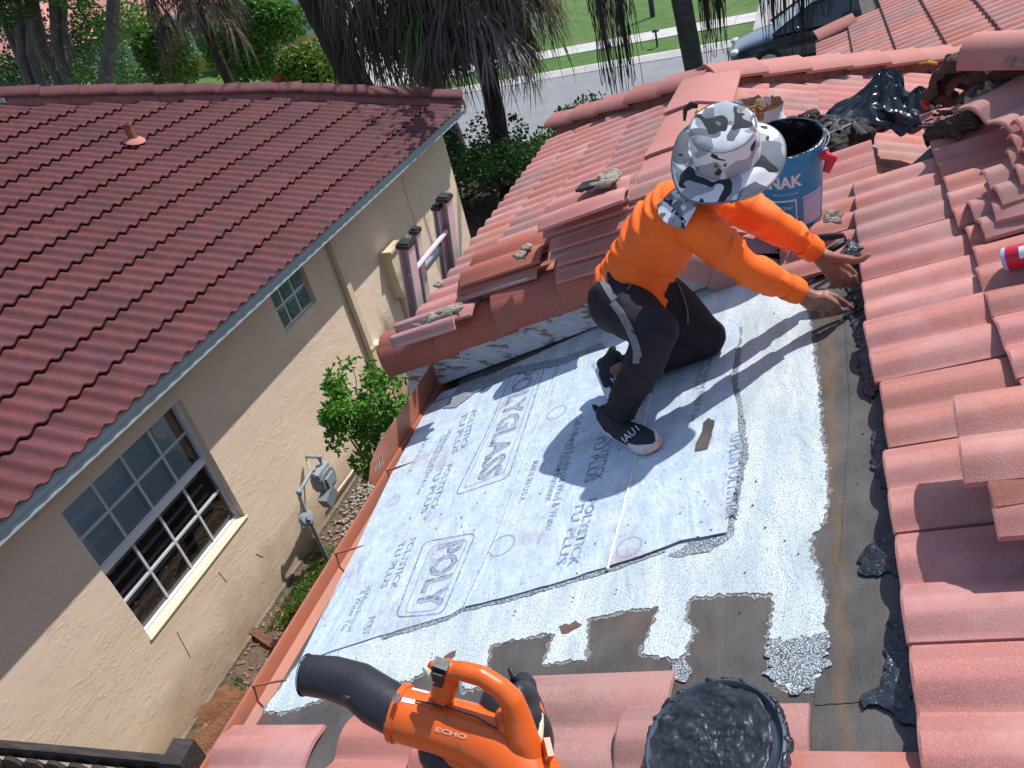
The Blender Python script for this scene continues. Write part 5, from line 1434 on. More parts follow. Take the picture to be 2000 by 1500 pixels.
# two tiles leaning left of the pile
p = at_wing(893, 566, 0.21)
for i in range(3):
    q = p + Vector((0.01 * i - 0.01, -0.02 + 0.015 * i, -0.03 * (2 - i)))
    loose(q, (-0.02, 0.03, -0.01)[i], ('big-barrelled red tile, %s of the short stack at the foot of the tall pile' % ORD[2 - i]), ('tile_grey', 'tile', 'tile_orange')[i], 'tiles in the short stack', me=tmesh('big', ('tile_grey', 'cap_fresh', 'cap_fresh')[i], head=True, hump=0.042, w=0.37, L=0.45))
bp_ = p + Vector((0.36, 0.03, 0.13))
for i, (dx, dy, s) in enumerate(((0, 0.05, .02), (-0.01, -.03, .025), (-.42, -.10, .02))):
    mb = MB(); ellipsoid(mb, p + Vector((0.37 + dx, 0.03 + dy, 0.155 + (dx * .2))), (s * 1.3, s, s * .7), None, 12, 8); me = mb.mesh('m', [K['mortar_grey']], 50); jitter(me, 0.02, 40, i + 2)
    o = link('mortar_lump', me); tagp(o, ('pale mortar lump on the upper corner of the short tile stack', 'pale mortar lump lower down on the short tile stack', 'pale mortar lump below the short tile stack, left')[i], 'mortar lump')
# broken tile pieces at the rake's lower end
p = at_wing(793, 655, 0.13)
loose(p + Vector((0.0, -0.02, 0.0)), 0.02, 'faded tile lying on the wing near the eave corner, its near end broken', 'tile', roll=-0.02)
p2 = at_wing(785, 668, 0.16)
o = loose(p2 + Vector((0.0, -0.10, 0.02)), 0.03, 'upturned broken tile with a grey mortar edge above the rake', 'tile_grey', roll=0.25, me=tmesh('broken', 'tile_grey', w=0.17, L=0.36, hump=0.03, chip=0.06))
mb = MB(); ellipsoid(mb, p2 + Vector((0.22, 0.0, 0.12)), (0.16, 0.035, 0.025), Matrix.Rotation(-TH, 3, 'Y'), 20, 10); me = mb.mesh('m', [K['mortar_grey']], 60); jitter(me, 0.04, 22, 8)
o = link('mortar_ridge', me); tagp(o, 'long crumbling grey mortar ridge on the broken tile at the rake', 'mortar')
a = at_wing(766, 655, 0.1); mb = MB(); mb.tube([a, a + Vector((0.07, 0.02, -0.02))], 0.012, 8); o = mb.build('pipe_stub', K['black'], None, 40); tagp(o, 'short black rubber stub poking out at the eave corner', 'stub')

# ================================================================== ladder beyond the eave
K['alu'] = mat('aluminium_rail', (0.66, 0.55, 0.54), (0.58, 0.50, 0.50), 8, 0.5, 0.05, 60, metal=0.1, world=True)
K['alu2'] = mat('bright_aluminium_rung', (0.62, 0.66, 0.70), (0.55, 0.60, 0.64), 8, 0.3, metal=0.7, world=True)
LAD = thing('extension_ladder', (-2.9, 4.2, 0), 'aluminium extension ladder with black rail caps standing behind the wing eave', 'ladder')
lean = Vector((0.16, 0.0, 1.0)).normalized()
XL = -2.12
def rail(pxt, w_, dpt, X):
    t_ = at_x(pxt[0], pxt[1], X)
    q = Matrix((Vector((1, 0, -0.16)).normalized(), Vector((0, 1, 0)), lean)).transposed()
    L = (t_.z - 0.02) / lean.z
    m_ = MB()
    c_ = t_ - lean * L / 2
    for sx in (-1, 1): m_.box(c_ + q @ Vector((sx * dpt / 2, 0, 0)), (0.006, w_, L), q)
    m_.box(c_ + q @ Vector((0, w_ * 0.35, 0)), (dpt - 0.006, 0.006, L), q)
    r = m_.build('rail', K['alu'], LAD)
    m_ = MB(); m_.box(t_ + lean * 0.004, (dpt + 0.02, w_ + 0.012, 0.022), q)
    m_.box(t_ + lean * 0.018, (dpt + 0.004, w_ - 0.01, 0.014), q)
    m_.build('rail_cap', K['black'], r)
    return t_
r1 = rail((792, 478), 0.085, 0.06, XL); r2 = rail((868, 388), 0.085, 0.06, XL)
r3 = rail((811, 452), 0.055, 0.035, XL - 0.05); r4 = rail((853, 406), 0.055, 0.035, XL - 0.05)
for k in range(12):
    z = r2.z - 0.20 - 0.30 * k
    if z < 0.2: break
    f = (r1.z - z) / lean.z
    a = r1 - lean * f; b = r2 - lean * ((r2.z - z) / lean.z)
    m_ = MB(); m_.tube([a, b], 0.016, 8); m_.build('rung', K['alu'], LAD, 40)
    a2 = r3 - lean * ((r3.z - z + 0.10) / lean.z); b2 = r4 - lean * ((r4.z - z + 0.10) / lean.z)
    m_ = MB(); m_.box((a2 + b2) / 2, (0.035, (b2 - a2).length, 0.028), Matrix((Vector((1, 0, -0.16)).normalized(), Vector((0, 1, 0)), lean)).transposed()); m_.build('rung', K['alu2'], LAD)
for i in range(3):
    mb = MB()
# electric boxes on the wall behind the ladder
eb = thing('electric_box', tuple(at_x(775, 530, WX)), 'cream electric box with a flat lid on the stucco wall behind the ladder', 'electric box')
t_ = at_x(775, 480, WX + 0.12); b_ = at_x(792, 575, WX + 0.12)
mb = MB(); mb.box((WX + 0.065, (t_.y + b_.y) / 2, (t_.z + b_.z) / 2), (0.13, 0.30, t_.z - b_.z)); mb.build('case', K['cream'], eb)
mb = MB(); mb.box((WX + 0.08, (t_.y + b_.y) / 2, t_.z + 0.02), (0.17, 0.34, 0.03)); mb.build('lid', K['cream'], eb)
mb = MB(); mb.box((WX + 0.03, (t_.y + b_.y) / 2, b_.z / 2), (0.05, 0.08, b_.z)); mb.build('conduit', K['cream'], eb)

# ================================================================== gas meter by the wall
K['gas'] = mat('grey_gas_meter_paint', (0.20, 0.24, 0.27), (0.17, 0.20, 0.23), 6, 0.5, 0.1, 60)
K['gas2'] = mat('grey_pipe_paint', (0.30, 0.34, 0.37), (0.26, 0.30, 0.32), 6, 0.5, 0.1, 60)
K['pipew'] = mat('cream_pipe', (0.7, 0.62, 0.48), (0.62, 0.55, 0.42), 6, 0.6)
gm = thing('gas_meter', (WX + 0.28, 4.9, 0), 'grey gas meter with its bent pipes and regulator at the foot of the stucco wall', 'gas meter')
def g(px_, py_, off=0.28): return at_x(px_, py_, WX + off)
mc = g(632, 935)
mb = MB()
body = [(-0.09, -0.10), (0.09, -0.10), (0.12, -0.02), (0.11, 0.07), (0.06, 0.10), (-0.06, 0.10), (-0.11, 0.07), (-0.12, -0.02)]
mb.prism([(mc.x - 0.07, mc.y + a, mc.z + b) for a, b in body], (0.14, 0, 0)); mbd = mb.build('meter_body', K['gas'], gm)
bv = mbd.modifiers.new('b', 'BEVEL'); bv.width = 0.018; bv.segments = 3
mb = MB(); mb.box(mc + Vector((0.075, 0, 0.0)), (0.03, 0.13, 0.10)); mb.build('index_cover', K['gas2'], mbd)
mb = MB(); mb.box(mc + Vector((0.0, 0, 0.11)), (0.10, 0.20, 0.03)); mb.build('top_plate', K['gas2'], mbd)
mb = MB(); mb.box(mc + Vector((0.05, -0.10, -0.13)), (0.10, 0.17, 0.12), Matrix.Rotation(.3, 3, 'X')); mb.build('lower_case', K['gas'], mbd)
mb = MB(); mb.tube([g(598, 892, 0.05), g(600, 892, 0.12), g(622, 893), g(628, 905), g(628, 918)], 0.016, 8); mb.build('upper_pipe', K['gas2'], gm, 50)
mb = MB(); mb.tube([g(598, 892, 0.05), g(607, 925, 0.10)], 0.012, 8); mb.build('cream_riser', K['pipew'], gm, 50)
mb = MB(); mb.tube([g(614, 918), g(608, 920), g(597, 940), g(584, 960), g(586, 972), g(597, 1000), g(600, 1012)], 0.018, 8); mb.build('side_pipe', K['gas2'], gm, 50)
mb = MB()
for q, rr in (((584, 961), .03), ((611, 918), .027), ((624, 893), .027)): ellipsoid(mb, g(*q), (rr, rr, rr), None, 10, 8)
mb.build('elbow', K['gas2'], gm, 60)
rg = g(598, 1012)
mb = MB(); mb.lathe([(0.001, -0.035), (0.06, -0.03), (0.078, -0.006), (0.078, 0.006), (0.06, 0.03), (0.025, 0.034), (0.025, 0.06), (0.001, 0.06)], rg, (0.8, -0.2, 0.4), 18); mb.build('regulator', K['gas2'], gm, 40)
mb = MB(); mb.tube([rg + Vector((0, .02, -.03)), Vector((rg.x, rg.y + 0.01, -0.02))], 0.021, 8); mb.build('ground_pipe', K['gas'], gm, 50)
mb = MB(); mb.tube([at_x(700, 905, WX + 0.03), at_x(640, 985, WX + 0.04)], 0.010, 6); o = mb.build('cream_conduit', K['pipew'], None, 40); tagp(o, 'thin cream conduit pipe running low along the stucco wall beside the gas meter', 'pipe')

# ================================================================== bucket of tar, lid
K['bluep'] = mat('blue_bucket_plastic', (0.015, 0.27, 0.52), (0.012, 0.24, 0.48), 4, 0.35, spec=0.5)
K['label_white'] = mat('white_label_print', (0.75, 0.78, 0.80), (0.68, 0.72, 0.76), 10, 0.6)
K['label_pale'] = mat('pale_lilac_label', (0.45, 0.50, 0.72), (0.40, 0.46, 0.68), 60, 0.6)
K['tarpot'] = mat('black_tar_in_bucket', (0.006, 0.007, 0.009), (0.012, 0.013, 0.016), 14, 0.25, 0.6, 18, 0.02)
K['steel'] = mat('steel_wire', (0.5, 0.45, 0.42), (0.4, 0.36, 0.34), 10, 0.35, metal=0.8)
K['redp'] = mat('red_plastic', (0.62, 0.03, 0.05), (0.55, 0.03, 0.04), 5, 0.35)
bb = at_deck(1541, 424, 0.09) + Vector((0, 0, 0.0))
axis = Vector((-0.02, -0.20, 1)).normalized()
bk = thing('tar_bucket', tuple(bb), 'blue plastic bucket of black tar with white lettering standing behind the worker', 'bucket')
mb = MB(); R0, R1, HB = 0.128, 0.148, 0.37
mb.lathe([(0.001, 0), (R0, 0), (R0 + .002, .004), (R1, HB - .02), (R1 + .008, HB - .02), (R1 + .008, HB), (R1 - .003, HB), (R1 - .006, HB - .02), (R0 - .002, 0.01), (0.001, 0.01)], bb, axis, 40); bucket = mb.build('bucket_shell', K['bluep'], bk, 35)
mb = MB(); mb.lathe([(R1 - .0035, HB - 0.004), (R1 - .0085, HB - 0.03), (R0 - .001, 0.12), (R0 - .01, 0.10), (0.06, 0.095), (0.001, 0.10)], bb, axis, 32); me = mb.mesh('tar', [K['tarpot']], 50); link('tar_filling', me, None, bk)
mb = MB(); mb.lathe([(R1 + .0085, HB + 0.0005), (R1 + .004, HB + .003), (R1 - .004, HB + .002), (R1 - .0045, HB - .012)], bb, axis, 40); me = mb.mesh('tr', [K['tarpot']], 50); jitter(me, 0.004, 30, 2); link('tar_drips_on_rim', me, None, bk)
bq = Vector((0, 0, 1)).rotation_difference(axis)
ex = bq @ Vector((1, 0, 0)); ey = bq @ Vector((0, 1, 0))
view_dir = (CAM - bb); phi0 = math.atan2(view_dir.dot(ey), view_dir.dot(ex))
def bsurf(dphi, h, lift=0.0012):
    r = R0 + .002 + (R1 - R0 - .002) * h / (HB - .02) + lift; a = phi0 + dphi
    return bb + axis * h + (ex * math.cos(a) + ey * math.sin(a)) * r
def bucket_text(txt, d0, d1, h0, hh, mt, off=0.02):
    me = text_mesh(txt, off); xs = [v.co.x for v in me.vertices]; w_ = max(xs) - min(xs); x0 = min(xs)
    bm = bmesh.new(); bm.from_mesh(me); bmesh.ops.subdivide_edges(bm, edges=bm.edges, cuts=1); bm.to_mesh(me); bm.free()
    for v in me.vertices:
        v.co = bsurf(d0 + (d1 - d0) * (v.co.x - x0) / w_, h0 + hh * v.co.y / 0.7)
    return link('printed_lettering', me, K[mt], bucket)
def bucket_rect(d0, d1, h0, h1, mt, lift=0.0010, n=8, name='label_panel'):
    vs = []; fs = []
    for i in range(n + 1):
        for h in (h0, h1): vs.append(bsurf(d0 + (d1 - d0) * i / n, h, lift))
    fs = [(2 * i, 2 * i + 1, 2 * i + 3, 2 * i + 2) for i in range(n)]
    m_ = MB(); m_.add(vs, fs); return m_.build(name, K[mt], bucket, fix=False)
bucket_text('KARNAK', -1.25, 0.42, 0.235, 0.050, 'label_white', 0.04)
bucket_rect(0.42, 1.12, 0.035, 0.165, 'label_pale')
bucket_rect(0.42, 1.12, 0.168, 0.175, 'label_white', 0.0012)
for i in range(5): bucket_rect(0.46, 1.05 - 0.1 * (i % 2), 0.06 + 0.02 * i, 0.064 + 0.02 * i, 'label_white', 0.0016)
bucket_rect(-0.95, 0.22, 0.168, 0.176, 'label_white'); bucket_rect(0.20, 0.235, 0.03, 0.176, 'label_white'); bucket_rect(-0.95, -0.91, 0.03, 0.176, 'label_white')
bucket_text('FIBERED ROOF CEMENT', -0.7, 0.12, 0.130, 0.016, 'label_white', 0.0); bucket_text('ultra roof coat', -0.4, 0.30, 0.200, 0.010, 'label_white', 0.0)
# bail and its red grip
hp = bsurf(1.15, HB - 0.05, 0.01); mb = MB(); mb.lathe([(0.001, 0.0), (0.02, 0.0), (0.02, 0.012), (0.001, 0.014)], hp - (hp - bb).normalized() * 0, (hp - (bb + axis * (HB - .05))).normalized(), 12); mb.build('bail_ear', K['steel'], bk, 40)
pts = [bsurf(1.15 + 3.14 * t, HB - 0.05 - 0.22 * math.sin(math.pi * t) * 0.0 + 0.0, 0.012 + 0.02 * math.sin(math.pi * t)) for t in [i / 14 for i in range(15)]]
mb = MB(); mb.tube([p_ + axis * 0.02 for p_ in pts], 0.003, 6); mb.build('bail_wire', K['steel'], bk, 60)
q = at_d(1613, 312, (bsurf(1.0, HB, .01) - CAM).length); mb = MB(); mb.tube([q + Vector((-.01, 0, .02)), q + Vector((.02, 0.02, -0.005)), q + Vector((.0, .0, -.05))], [0.018, 0.024, 0.014], 10); mb.build('red_grip', K['redp'], bk, 60)

# lid covered with tar
lc = at_deck(1398, 1462, 0.125)
K['lidp'] = mat('grey_blue_lid_plastic', (0.055, 0.08, 0.105), (0.03, 0.045, 0.06), 9, 0.35)
nrm = (Vector((-T, 0, 1)).normalized() + (CAM - lc).normalized() * 0.05).normalized()
ld = thing('bucket_lid', tuple(lc), 'round bucket lid smeared thick with black tar lying upside down on the near tiles', 'bucket lid')
mb = MB(); mb.lathe([(0.001, -0.004), (0.132, -0.004), (0.139, 0.0), (0.139, 0.016), (0.134, 0.018), (0.130, 0.014), (0.126, 0.006), (0.118, 0.004), (0.116, 0.009), (0.111, 0.009), (0.109, 0.003), (0.001, 0.003)], lc, nrm, 48); mb.build('lid_disc', K['lidp'], ld, 35)
q_ = Vector((0, 0, 1)).rotation_difference(nrm); mb = MB()
for i in range(26):
    a = 2 * math.pi * i / 26
    if i % 9 == 4: continue
    c_ = lc + q_ @ Vector((0.139 * math.cos(a), 0.139 * math.sin(a), 0.006)); ellipsoid(mb, c_, (0.006, 0.017, 0.012), (q_ @ Matrix.Rotation(a, 3, 'Z').to_quaternion()).to_matrix(), 10, 6)
me = mb.mesh('t', [K['tar']], 60); jitter(me, 0.010, 60, 4); link('rim_tabs', me, None, ld)['kind'] = 'stuff'
vs = []; fs = []; nr, na = 44, 110
for i in range(nr + 1):
    for j in range(na):
        a = 2 * math.pi * j / na; rm = 0.136 * (1 - 0.20 * max(0, math.cos(a + 0.15)) ** 2 - 0.05 * noise.noise(Vector((math.cos(a) * 4, math.sin(a) * 4, 0))))
        r = rm * i / nr; p = Vector((r * math.cos(a), r * math.sin(a), 0))
        h = 0.008 + 0.007 * noise.noise(Vector((p.x * 20 + p.y * 14, p.y * 34, 1))) + 0.0045 * noise.noise(Vector((p.x * 60, p.y * 120, 7))) + 0.0025 * noise.noise(Vector((p.x * 220, p.y * 120, 3)))
        if i == nr: h = 0.002
        vs.append(lc + q_ @ Vector((p.x, p.y, 0.004 + max(h, 0.0))))
for i in range(nr):
    for j in range(na):
        k = (j + 1) % na; fs.append((i * na + j, i * na + k, (i + 1) * na + k, (i + 1) * na + j))
K['tarlid'] = mat('thick_tar_with_fibres', (0.014, 0.017, 0.023), (0.032, 0.037, 0.046), 20, 0.42, 0.5, 120, 0.003, spec=0.45, big=(0.10, 0.065, 0.025), big_scale=14, big_t=(0.66, 0.74))
mb = MB(); mb.add(vs, fs); me = mb.mesh('tar', [K['tarlid']], 80, fix=False); link('tar_layer', me, None, ld)

# ================================================================== small things behind the worker
K['paper'] = mat('white_paper_sack', (0.70, 0.70, 0.72), (0.60, 0.60, 0.62), 12, 0.7, 0.6, 18, 0.02)
K['brownp'] = mat('brown_kraft_lining', (0.30, 0.16, 0.08), (0.38, 0.22, 0.12), 14, 0.8, 0.5, 30, 0.02)
sk = at_wing(1475, 262, 0.0); n3 = Vector((0.05, -0.35, 1)).normalized()
zb = zr - (sk.x - WR) * T; sk = at_z(1474, 272, 3.42)
sack = thing('paper_sack', tuple(sk), 'open white paper sack with a torn brown lining on the roof behind the camouflage hat', 'sack')
mb = MB()
def crumple(rads, hs, c_, n=40, amp=0.02, seed=0):
    vs = []; fs = []
    for i, (r, h) in enumerate(zip(rads, hs)):
        for j in range(n):
            a = 2 * math.pi * j / n
            rr = r * (1 + amp * 4 * noise.noise(Vector((math.cos(a) * 2.2, math.sin(a) * 2.2, h * 9 + seed))) + amp * 1.5 * noise.noise(Vector((math.cos(a) * 7, math.sin(a) * 7, h * 25 + seed))))
            hh = h + (amp * .55 * noise.noise(Vector((math.cos(a) * 4, math.sin(a) * 4, seed + 9))) if h > 0.5 * max(hs) else 0)
            vs.append(c_ + Vector((rr * math.cos(a), rr * math.sin(a), hh)))
    for i in range(len(rads) - 1):
        for j in range(n):
            k = (j + 1) % n; fs.append((i * n + j, i * n + k, (i + 1) * n + k, (i + 1) * n + j))
    return vs, fs
vs, fs = crumple([0.14, 0.16, 0.155, 0.15, 0.145, 0.15, 0.155], [0, 0.04, 0.08, 0.12, 0.15, 0.17, 0.185], sk, 44, 0.035, 2); mb.add(vs, fs)
me = mb.mesh('s', [K['paper']], 60); o = link('sack_wall', me, None, sack)
mb = MB(); vs, fs = crumple([0.148, 0.142, 0.135, 0.13, 0.10, 0.02], [0.187, 0.165, 0.14, 0.10, 0.07, 0.06], sk, 44, 0.05, 5); mb.add(vs, fs); me = mb.mesh('s', [K['brownp']], 40); link('torn_lining', me, None, sack)
mb = MB()
for i in range(9):
    a = random.uniform(0, 6.28); r = random.uniform(0, 0.09)
    mb.box(sk + Vector((r * math.cos(a), r * math.sin(a), 0.13 + random.uniform(-.03, .06))), (random.uniform(.03, .08), random.uniform(.02, .05), .006), Matrix.Rotation(random.uniform(-1, 1), 3, 'X') @ Matrix.Rotation(random.uniform(0, 3), 3, 'Z'))
mb.build('torn_flaps', K['brownp'], sack)['kind'] = 'stuff'
# yellow-and-black hammer poking up
K['yellow'] = mat('yellow_plastic', (0.75, 0.50, 0.02), (0.7, 0.45, 0.02), 5, 0.4)
ha = at_d(1348, 222, 4.0); hb = at_d(1375, 232, 4.0); hc = at_d(1350, 205, 4.0)
hm = thing('hammer', tuple(hb), 'hammer with a black claw head and yellow grip showing above the hat brim', 'hammer')
mb = MB(); mb.tube([hb + (hb - hc) * 1.6, hb, hc.lerp(hb, .4)], [.014, .016, .016], 8); mb.build('handle', K['yellow'], hm, 50)
mb = MB(); mb.tube([hc + Vector((.03, 0, -.005)), hc, hc + Vector((-.03, 0, -.02)), ha + Vector((-.03, 0, -.03))], [.016, .018, .012, .006], 8); mb.build('claw_head', K['black'], hm, 50)
# tool pouch
K['canvas'] = mat('dark_brown_leather_pouch', (0.016, 0.010, 0.008), (0.030, 0.019, 0.014), 10, 0.75, 0.6, 40, 0.01, big=(0.015, 0.014, 0.014), big_scale=6)
def tc_(px_, py_, h): return at_deck(px_, py_, h)
tp = at_z(1615, 290, 3.40)
tb = thing('tool_pouch', tuple(tp), 'worn dark leather tool belt with pouches and steel buckles heaped behind the blue bucket', 'tool belt')
mb = MB()
for (px_, py_, r3) in ((1600, 285, (.10, .08, .07)), (1640, 275, (.12, .09, .08)), (1660, 260, (.09, .09, .07)), (1565, 262, (.07, .06, .05)), (1628, 295, (.08, .07, .08)), (1580, 236, (.06, .06, .06)), (1550, 278, (.07, .06, .05)), (1545, 250, (.05, .05, .05)), (1610, 250, (.09, .07, .07)), (1680, 270, (.06, .07, .06))):
    ellipsoid(mb, at_z(px_, py_, 3.42), r3, Matrix.Rotation(px_ * .01, 3, 'Z'), 18, 12)
me = remeshed(mb, 0.008, 2); jitter(me, 0.03, 13, 5); jitter(me, 0.012, 50, 6); me.materials.append(K['canvas']); link('pouch', me, None, tb)
mb = MB()
for k, path in enumerate((((1535, 265), (1570, 255), (1610, 262), (1640, 250), (1668, 238)), ((1545, 285), (1590, 275), (1625, 255), (1632, 238)), ((1600, 250), (1640, 232), (1660, 236), (1690, 262)))):
    pts = [at_z(a_, b_, 3.505) for a_, b_ in path]; mb.tube(pts, 0.016, 6, flat=.35)
mb.build('belt_strap', K['black'], tb, 50)
mb = MB()
for (a_, b_) in ((1617, 240), (1625, 232), (1632, 246), (1610, 258), (1640, 252), (1600, 262), (1575, 226)):
    c_ = at_z(a_, b_, 3.52)
    mb.tube([c_ + Vector((.014 * math.cos(t), .014 * math.sin(t) , .004 * math.sin(2 * t))) for t in [i * 6.283 / 10 for i in range(11)]], 0.0028, 5)
mb.build('buckle', K['steel'], tb, 60)
# rubbish bag
K['bag'] = mat('glossy_black_plastic_bag', (0.012, 0.016, 0.024), (0.02, 0.026, 0.036), 6, 0.22, 0.3, 12, 0.03, spec=0.6)
gb = at_z(1712, 238, 3.38)
import numpy as np
def tri(x): return abs((x / math.pi) % 2 - 1) * 2 - 1
vs = []; fs = []; na_, nt_ = 120, 46
for i in range(nt_ + 1):
    t = i / nt_
    for k in range(na_):
        a = 2 * math.pi * k / na_
        R0_ = (1.0 - t) ** 0.62 * (1 + .35 * max(0, math.sin(math.pi * min(1, t * 1.6)))) if t < 1 else 0.0
        wob = noise.noise(Vector((math.cos(a) * 1.6, math.sin(a) * 1.6, t * 2.2)))
        fold = tri(a * 6 + wob * 5 + t * 2) * .10 + tri(a * 13 + wob * 9 - t * 3) * .045 + .22 * wob
        rr = R0_ * (1 + fold)
        x_ = rr * .225 * math.cos(a) + .03 * t + .05 * noise.noise(Vector((t * 3, 1, 0)))
        y_ = rr * .15 * math.sin(a) + .08 * t
        z_ = -.03 + .28 * t ** 1.15 + .022 * tri(a * 4 + t * 14 + wob * 6) * (1 - t) + .02 * noise.noise(Vector((math.cos(a) * 5, math.sin(a) * 5, t * 9)))
        vs.append(gb + Vector((x_, y_, z_)))
for i in range(nt_):
    for k in range(na_):
        k2 = (k + 1) % na_; fs.append((i * na_ + k, i * na_ + k2, (i + 1) * na_ + k2, (i + 1) * na_ + k))
mb = MB(); mb.add(vs, fs)
vs = []; fs = []
for i in range(21):
    t = i / 20
    for k in range(64):
        a = 2 * math.pi * k / 64; wob = noise.noise(Vector((math.cos(a) * 1.5, math.sin(a) * 1.5, t * 2 + 9)))
        rr = math.sin(math.pi * (t * .5 + .5)) ** .6 * (1 + .12 * tri(a * 7 + wob * 6 + t * 4) + .25 * wob)
        vs.append(gb + Vector((.20 + rr * .12 * math.cos(a), -.01 + rr * .11 * math.sin(a), -.04 + .19 * t + .015 * tri(a * 5 + t * 9))))
for i in range(20):
    for k in range(64): k2 = (k + 1) % 64; fs.append((i * 64 + k, i * 64 + k2, (i + 1) * 64 + k2, (i + 1) * 64 + k))
mb.add(vs, fs)
me = mb.mesh('bag', smooth=38)
me.materials.append(K['bag']); o = link('rubbish_bag', me); tagp(o, 'crumpled glossy black plastic bag between the tool belt and the rotten wood', 'plastic bag')
# red bottle cap thing beside the bag
c_ = at_deck(1803, 206, 0.12); mb = MB(); mb.lathe([(0.001, 0), (.022, 0), (.022, .05), (.012, .06), (.001, .06)], c_, (0.7, 0.3, 0.3), 12); o = mb.build('red_cap', K['redp'], None, 40); tagp(o, 'small red plastic cap on the tiles between the black bag and the rotten wood', 'cap')
# yellow cord end
mb = MB(); mb.tube([at_g(1797, 123), at_g(1810, 121), at_g(1826, 124)] and [at_deck(1797, 124, .18), at_deck(1812, 121, .2), at_deck(1830, 124, .2)], 0.006, 6); o = mb.build('yellow_cord', K['yellow'], None, 50); tagp(o, 'short end of yellow cord sticking out beside the rotten wood heap', 'cord')
# heap of torn-off rotten wood and felt
K['rot'] = mat('rotten_black_brown_wood', (0.05, 0.035, 0.028), (0.11, 0.08, 0.065), 9, 0.85, 1.0, 22, 0.03, stretch=(1, 5, 5), big=(0.20, 0.16, 0.14), big_scale=4, big_t=(.52, .62))
K['rotred'] = mat('dark_red_brown_bark', (0.09, 0.035, 0.028), (0.14, 0.06, 0.045), 9, 0.85, 0.9, 18, 0.03, stretch=(1, 4, 4))
K['rotpale'] = mat('pale_splintered_wood', (0.42, 0.34, 0.26), (0.22, 0.15, 0.11), 9, 0.85, 0.9, 18, 0.03, stretch=(1, 4, 4))
hp0 = at_deck(1880, 215, 0.1)
heap = thing('rotten_wood_heap', tuple(hp0), 'heap of torn-off rotten wood and curled felt on the tiles at the upper right', 'debris heap')
def bark(path, wd, mt, seed, thick=0.012, curl=0.5, name='rotten_board', lift=0):
    """warped strip with torn edges; path of (px,py,height above the deck)"""
    P = [at_deck(a, b, h) for a, b, h in path]; n = 30; m = 9; vs = []; fs = []
    def sp(t):
        f = t * (len(P) - 1); i = min(int(f), len(P) - 2); return P[i].lerp(P[i + 1], f - i)
    for s in (0, 1):
        for i in range(n + 1):
            t = i / n; c_ = sp(t); tn = (sp(min(t + .05, 1)) - sp(max(t - .05, 0))).normalized()
            sd = tn.cross(Vector((0, 0, 1))).normalized(); up = sd.cross(tn)
            ww = wd * (0.75 + 0.5 * noise.noise(Vector((t * 6, seed, 0)))) * min(1, 6 * min(t, 1 - t) + .35)
            for j in range(m + 1):
                u = j / m * 2 - 1
                e = 1 + 0.35 * noise.noise(Vector((t * 18, seed + u * 2, 1)))
                p = c_ + sd * u * ww * e + up * (curl * wd * (-(u * u)) + 0.03 * noise.noise(Vector((t * 7, u * 2, seed))) + .012 * noise.noise(Vector((t * 30, u * 9, seed)))) - up * thick * s * (1 + noise.noise(Vector((t * 20, u * 5, seed))))
                vs.append(p)
    o_ = (n + 1) * (m + 1)
    for i in range(n):
        for j in range(m):
            a = i * (m + 1) + j; fs += [(a, a + 1, a + m + 2, a + m + 1), (o_ + a, o_ + a + m + 1, o_ + a + m + 2, o_ + a + 1)]
    for i in range(n):
        a = i * (m + 1); fs.append((a, a + m + 1, o_ + a + m + 1, o_ + a)); a += m; fs.append((a, o_ + a, o_ + a + m + 1, a + m + 1))
    for j in range(m):
        fs.append((j, o_ + j, o_ + j + 1, j + 1)); a = n * (m + 1) + j; fs.append((a, a + 1, o_ + a + 1, o_ + a))
    m_ = MB(); m_.add(vs, fs); m_.build(name, K[mt], heap, 50)
bark([(1815, 245, .10), (1860, 225, .14), (1910, 190, .16), (1975, 150, .18)], 0.085, 'rot', 1, 0.04, .4)
bark([(1840, 238, .08), (1890, 222, .10), (1950, 185, .12), (2005, 160, .12)], 0.07, 'rot', 2, 0.04, .3)
bark([(1800, 195, .15), (1822, 150, .24), (1850, 110, .32), (1895, 92, .34), (1960, 110, .30)], 0.05, 'rotred', 3, 0.012, 1.1, 'curled_bark')
bark([(1825, 200, .14), (1850, 160, .20), (1890, 130, .26), (1950, 120, .26), (2010, 115, .26)], 0.06, 'rotred', 4, 0.012, .8, 'curled_bark')
bark([(1850, 112, .33), (1900, 100, .36), (1935, 125, .30), (1975, 115, .33), (2010, 120, .32)], 0.018, 'rotpale', 5, 0.01, .3, 'pale_splinter')
bark([(1860, 215, .18), (1905, 190, .21), (1935, 160, .24)], 0.018, 'rotpale', 6, 0.01, .3, 'pale_splinter')
bark([(1870, 190, .16), (1920, 160, .22), (1990, 140, .22)], 0.075, 'rot', 7, 0.03, .5)
mb = MB()
for i in range(40):
    a_, b_ = random.uniform(1810, 1960), 0; b_ = 245 - (a_ - 1815) * .42 + random.uniform(-25, 8)
    c_ = at_deck(a_, b_, random.uniform(.09, .16)); s_ = random.uniform(.006, .018)
    mb.box(c_, (s_ * random.uniform(1, 4), s_, s_ * .5), Matrix.Rotation(random.uniform(0, 3), 3, 'Z') @ Matrix.Rotation(random.uniform(-.6, .6), 3, 'X'))
mb.build('splinters', K['rot'], heap)['kind'] = 'stuff'
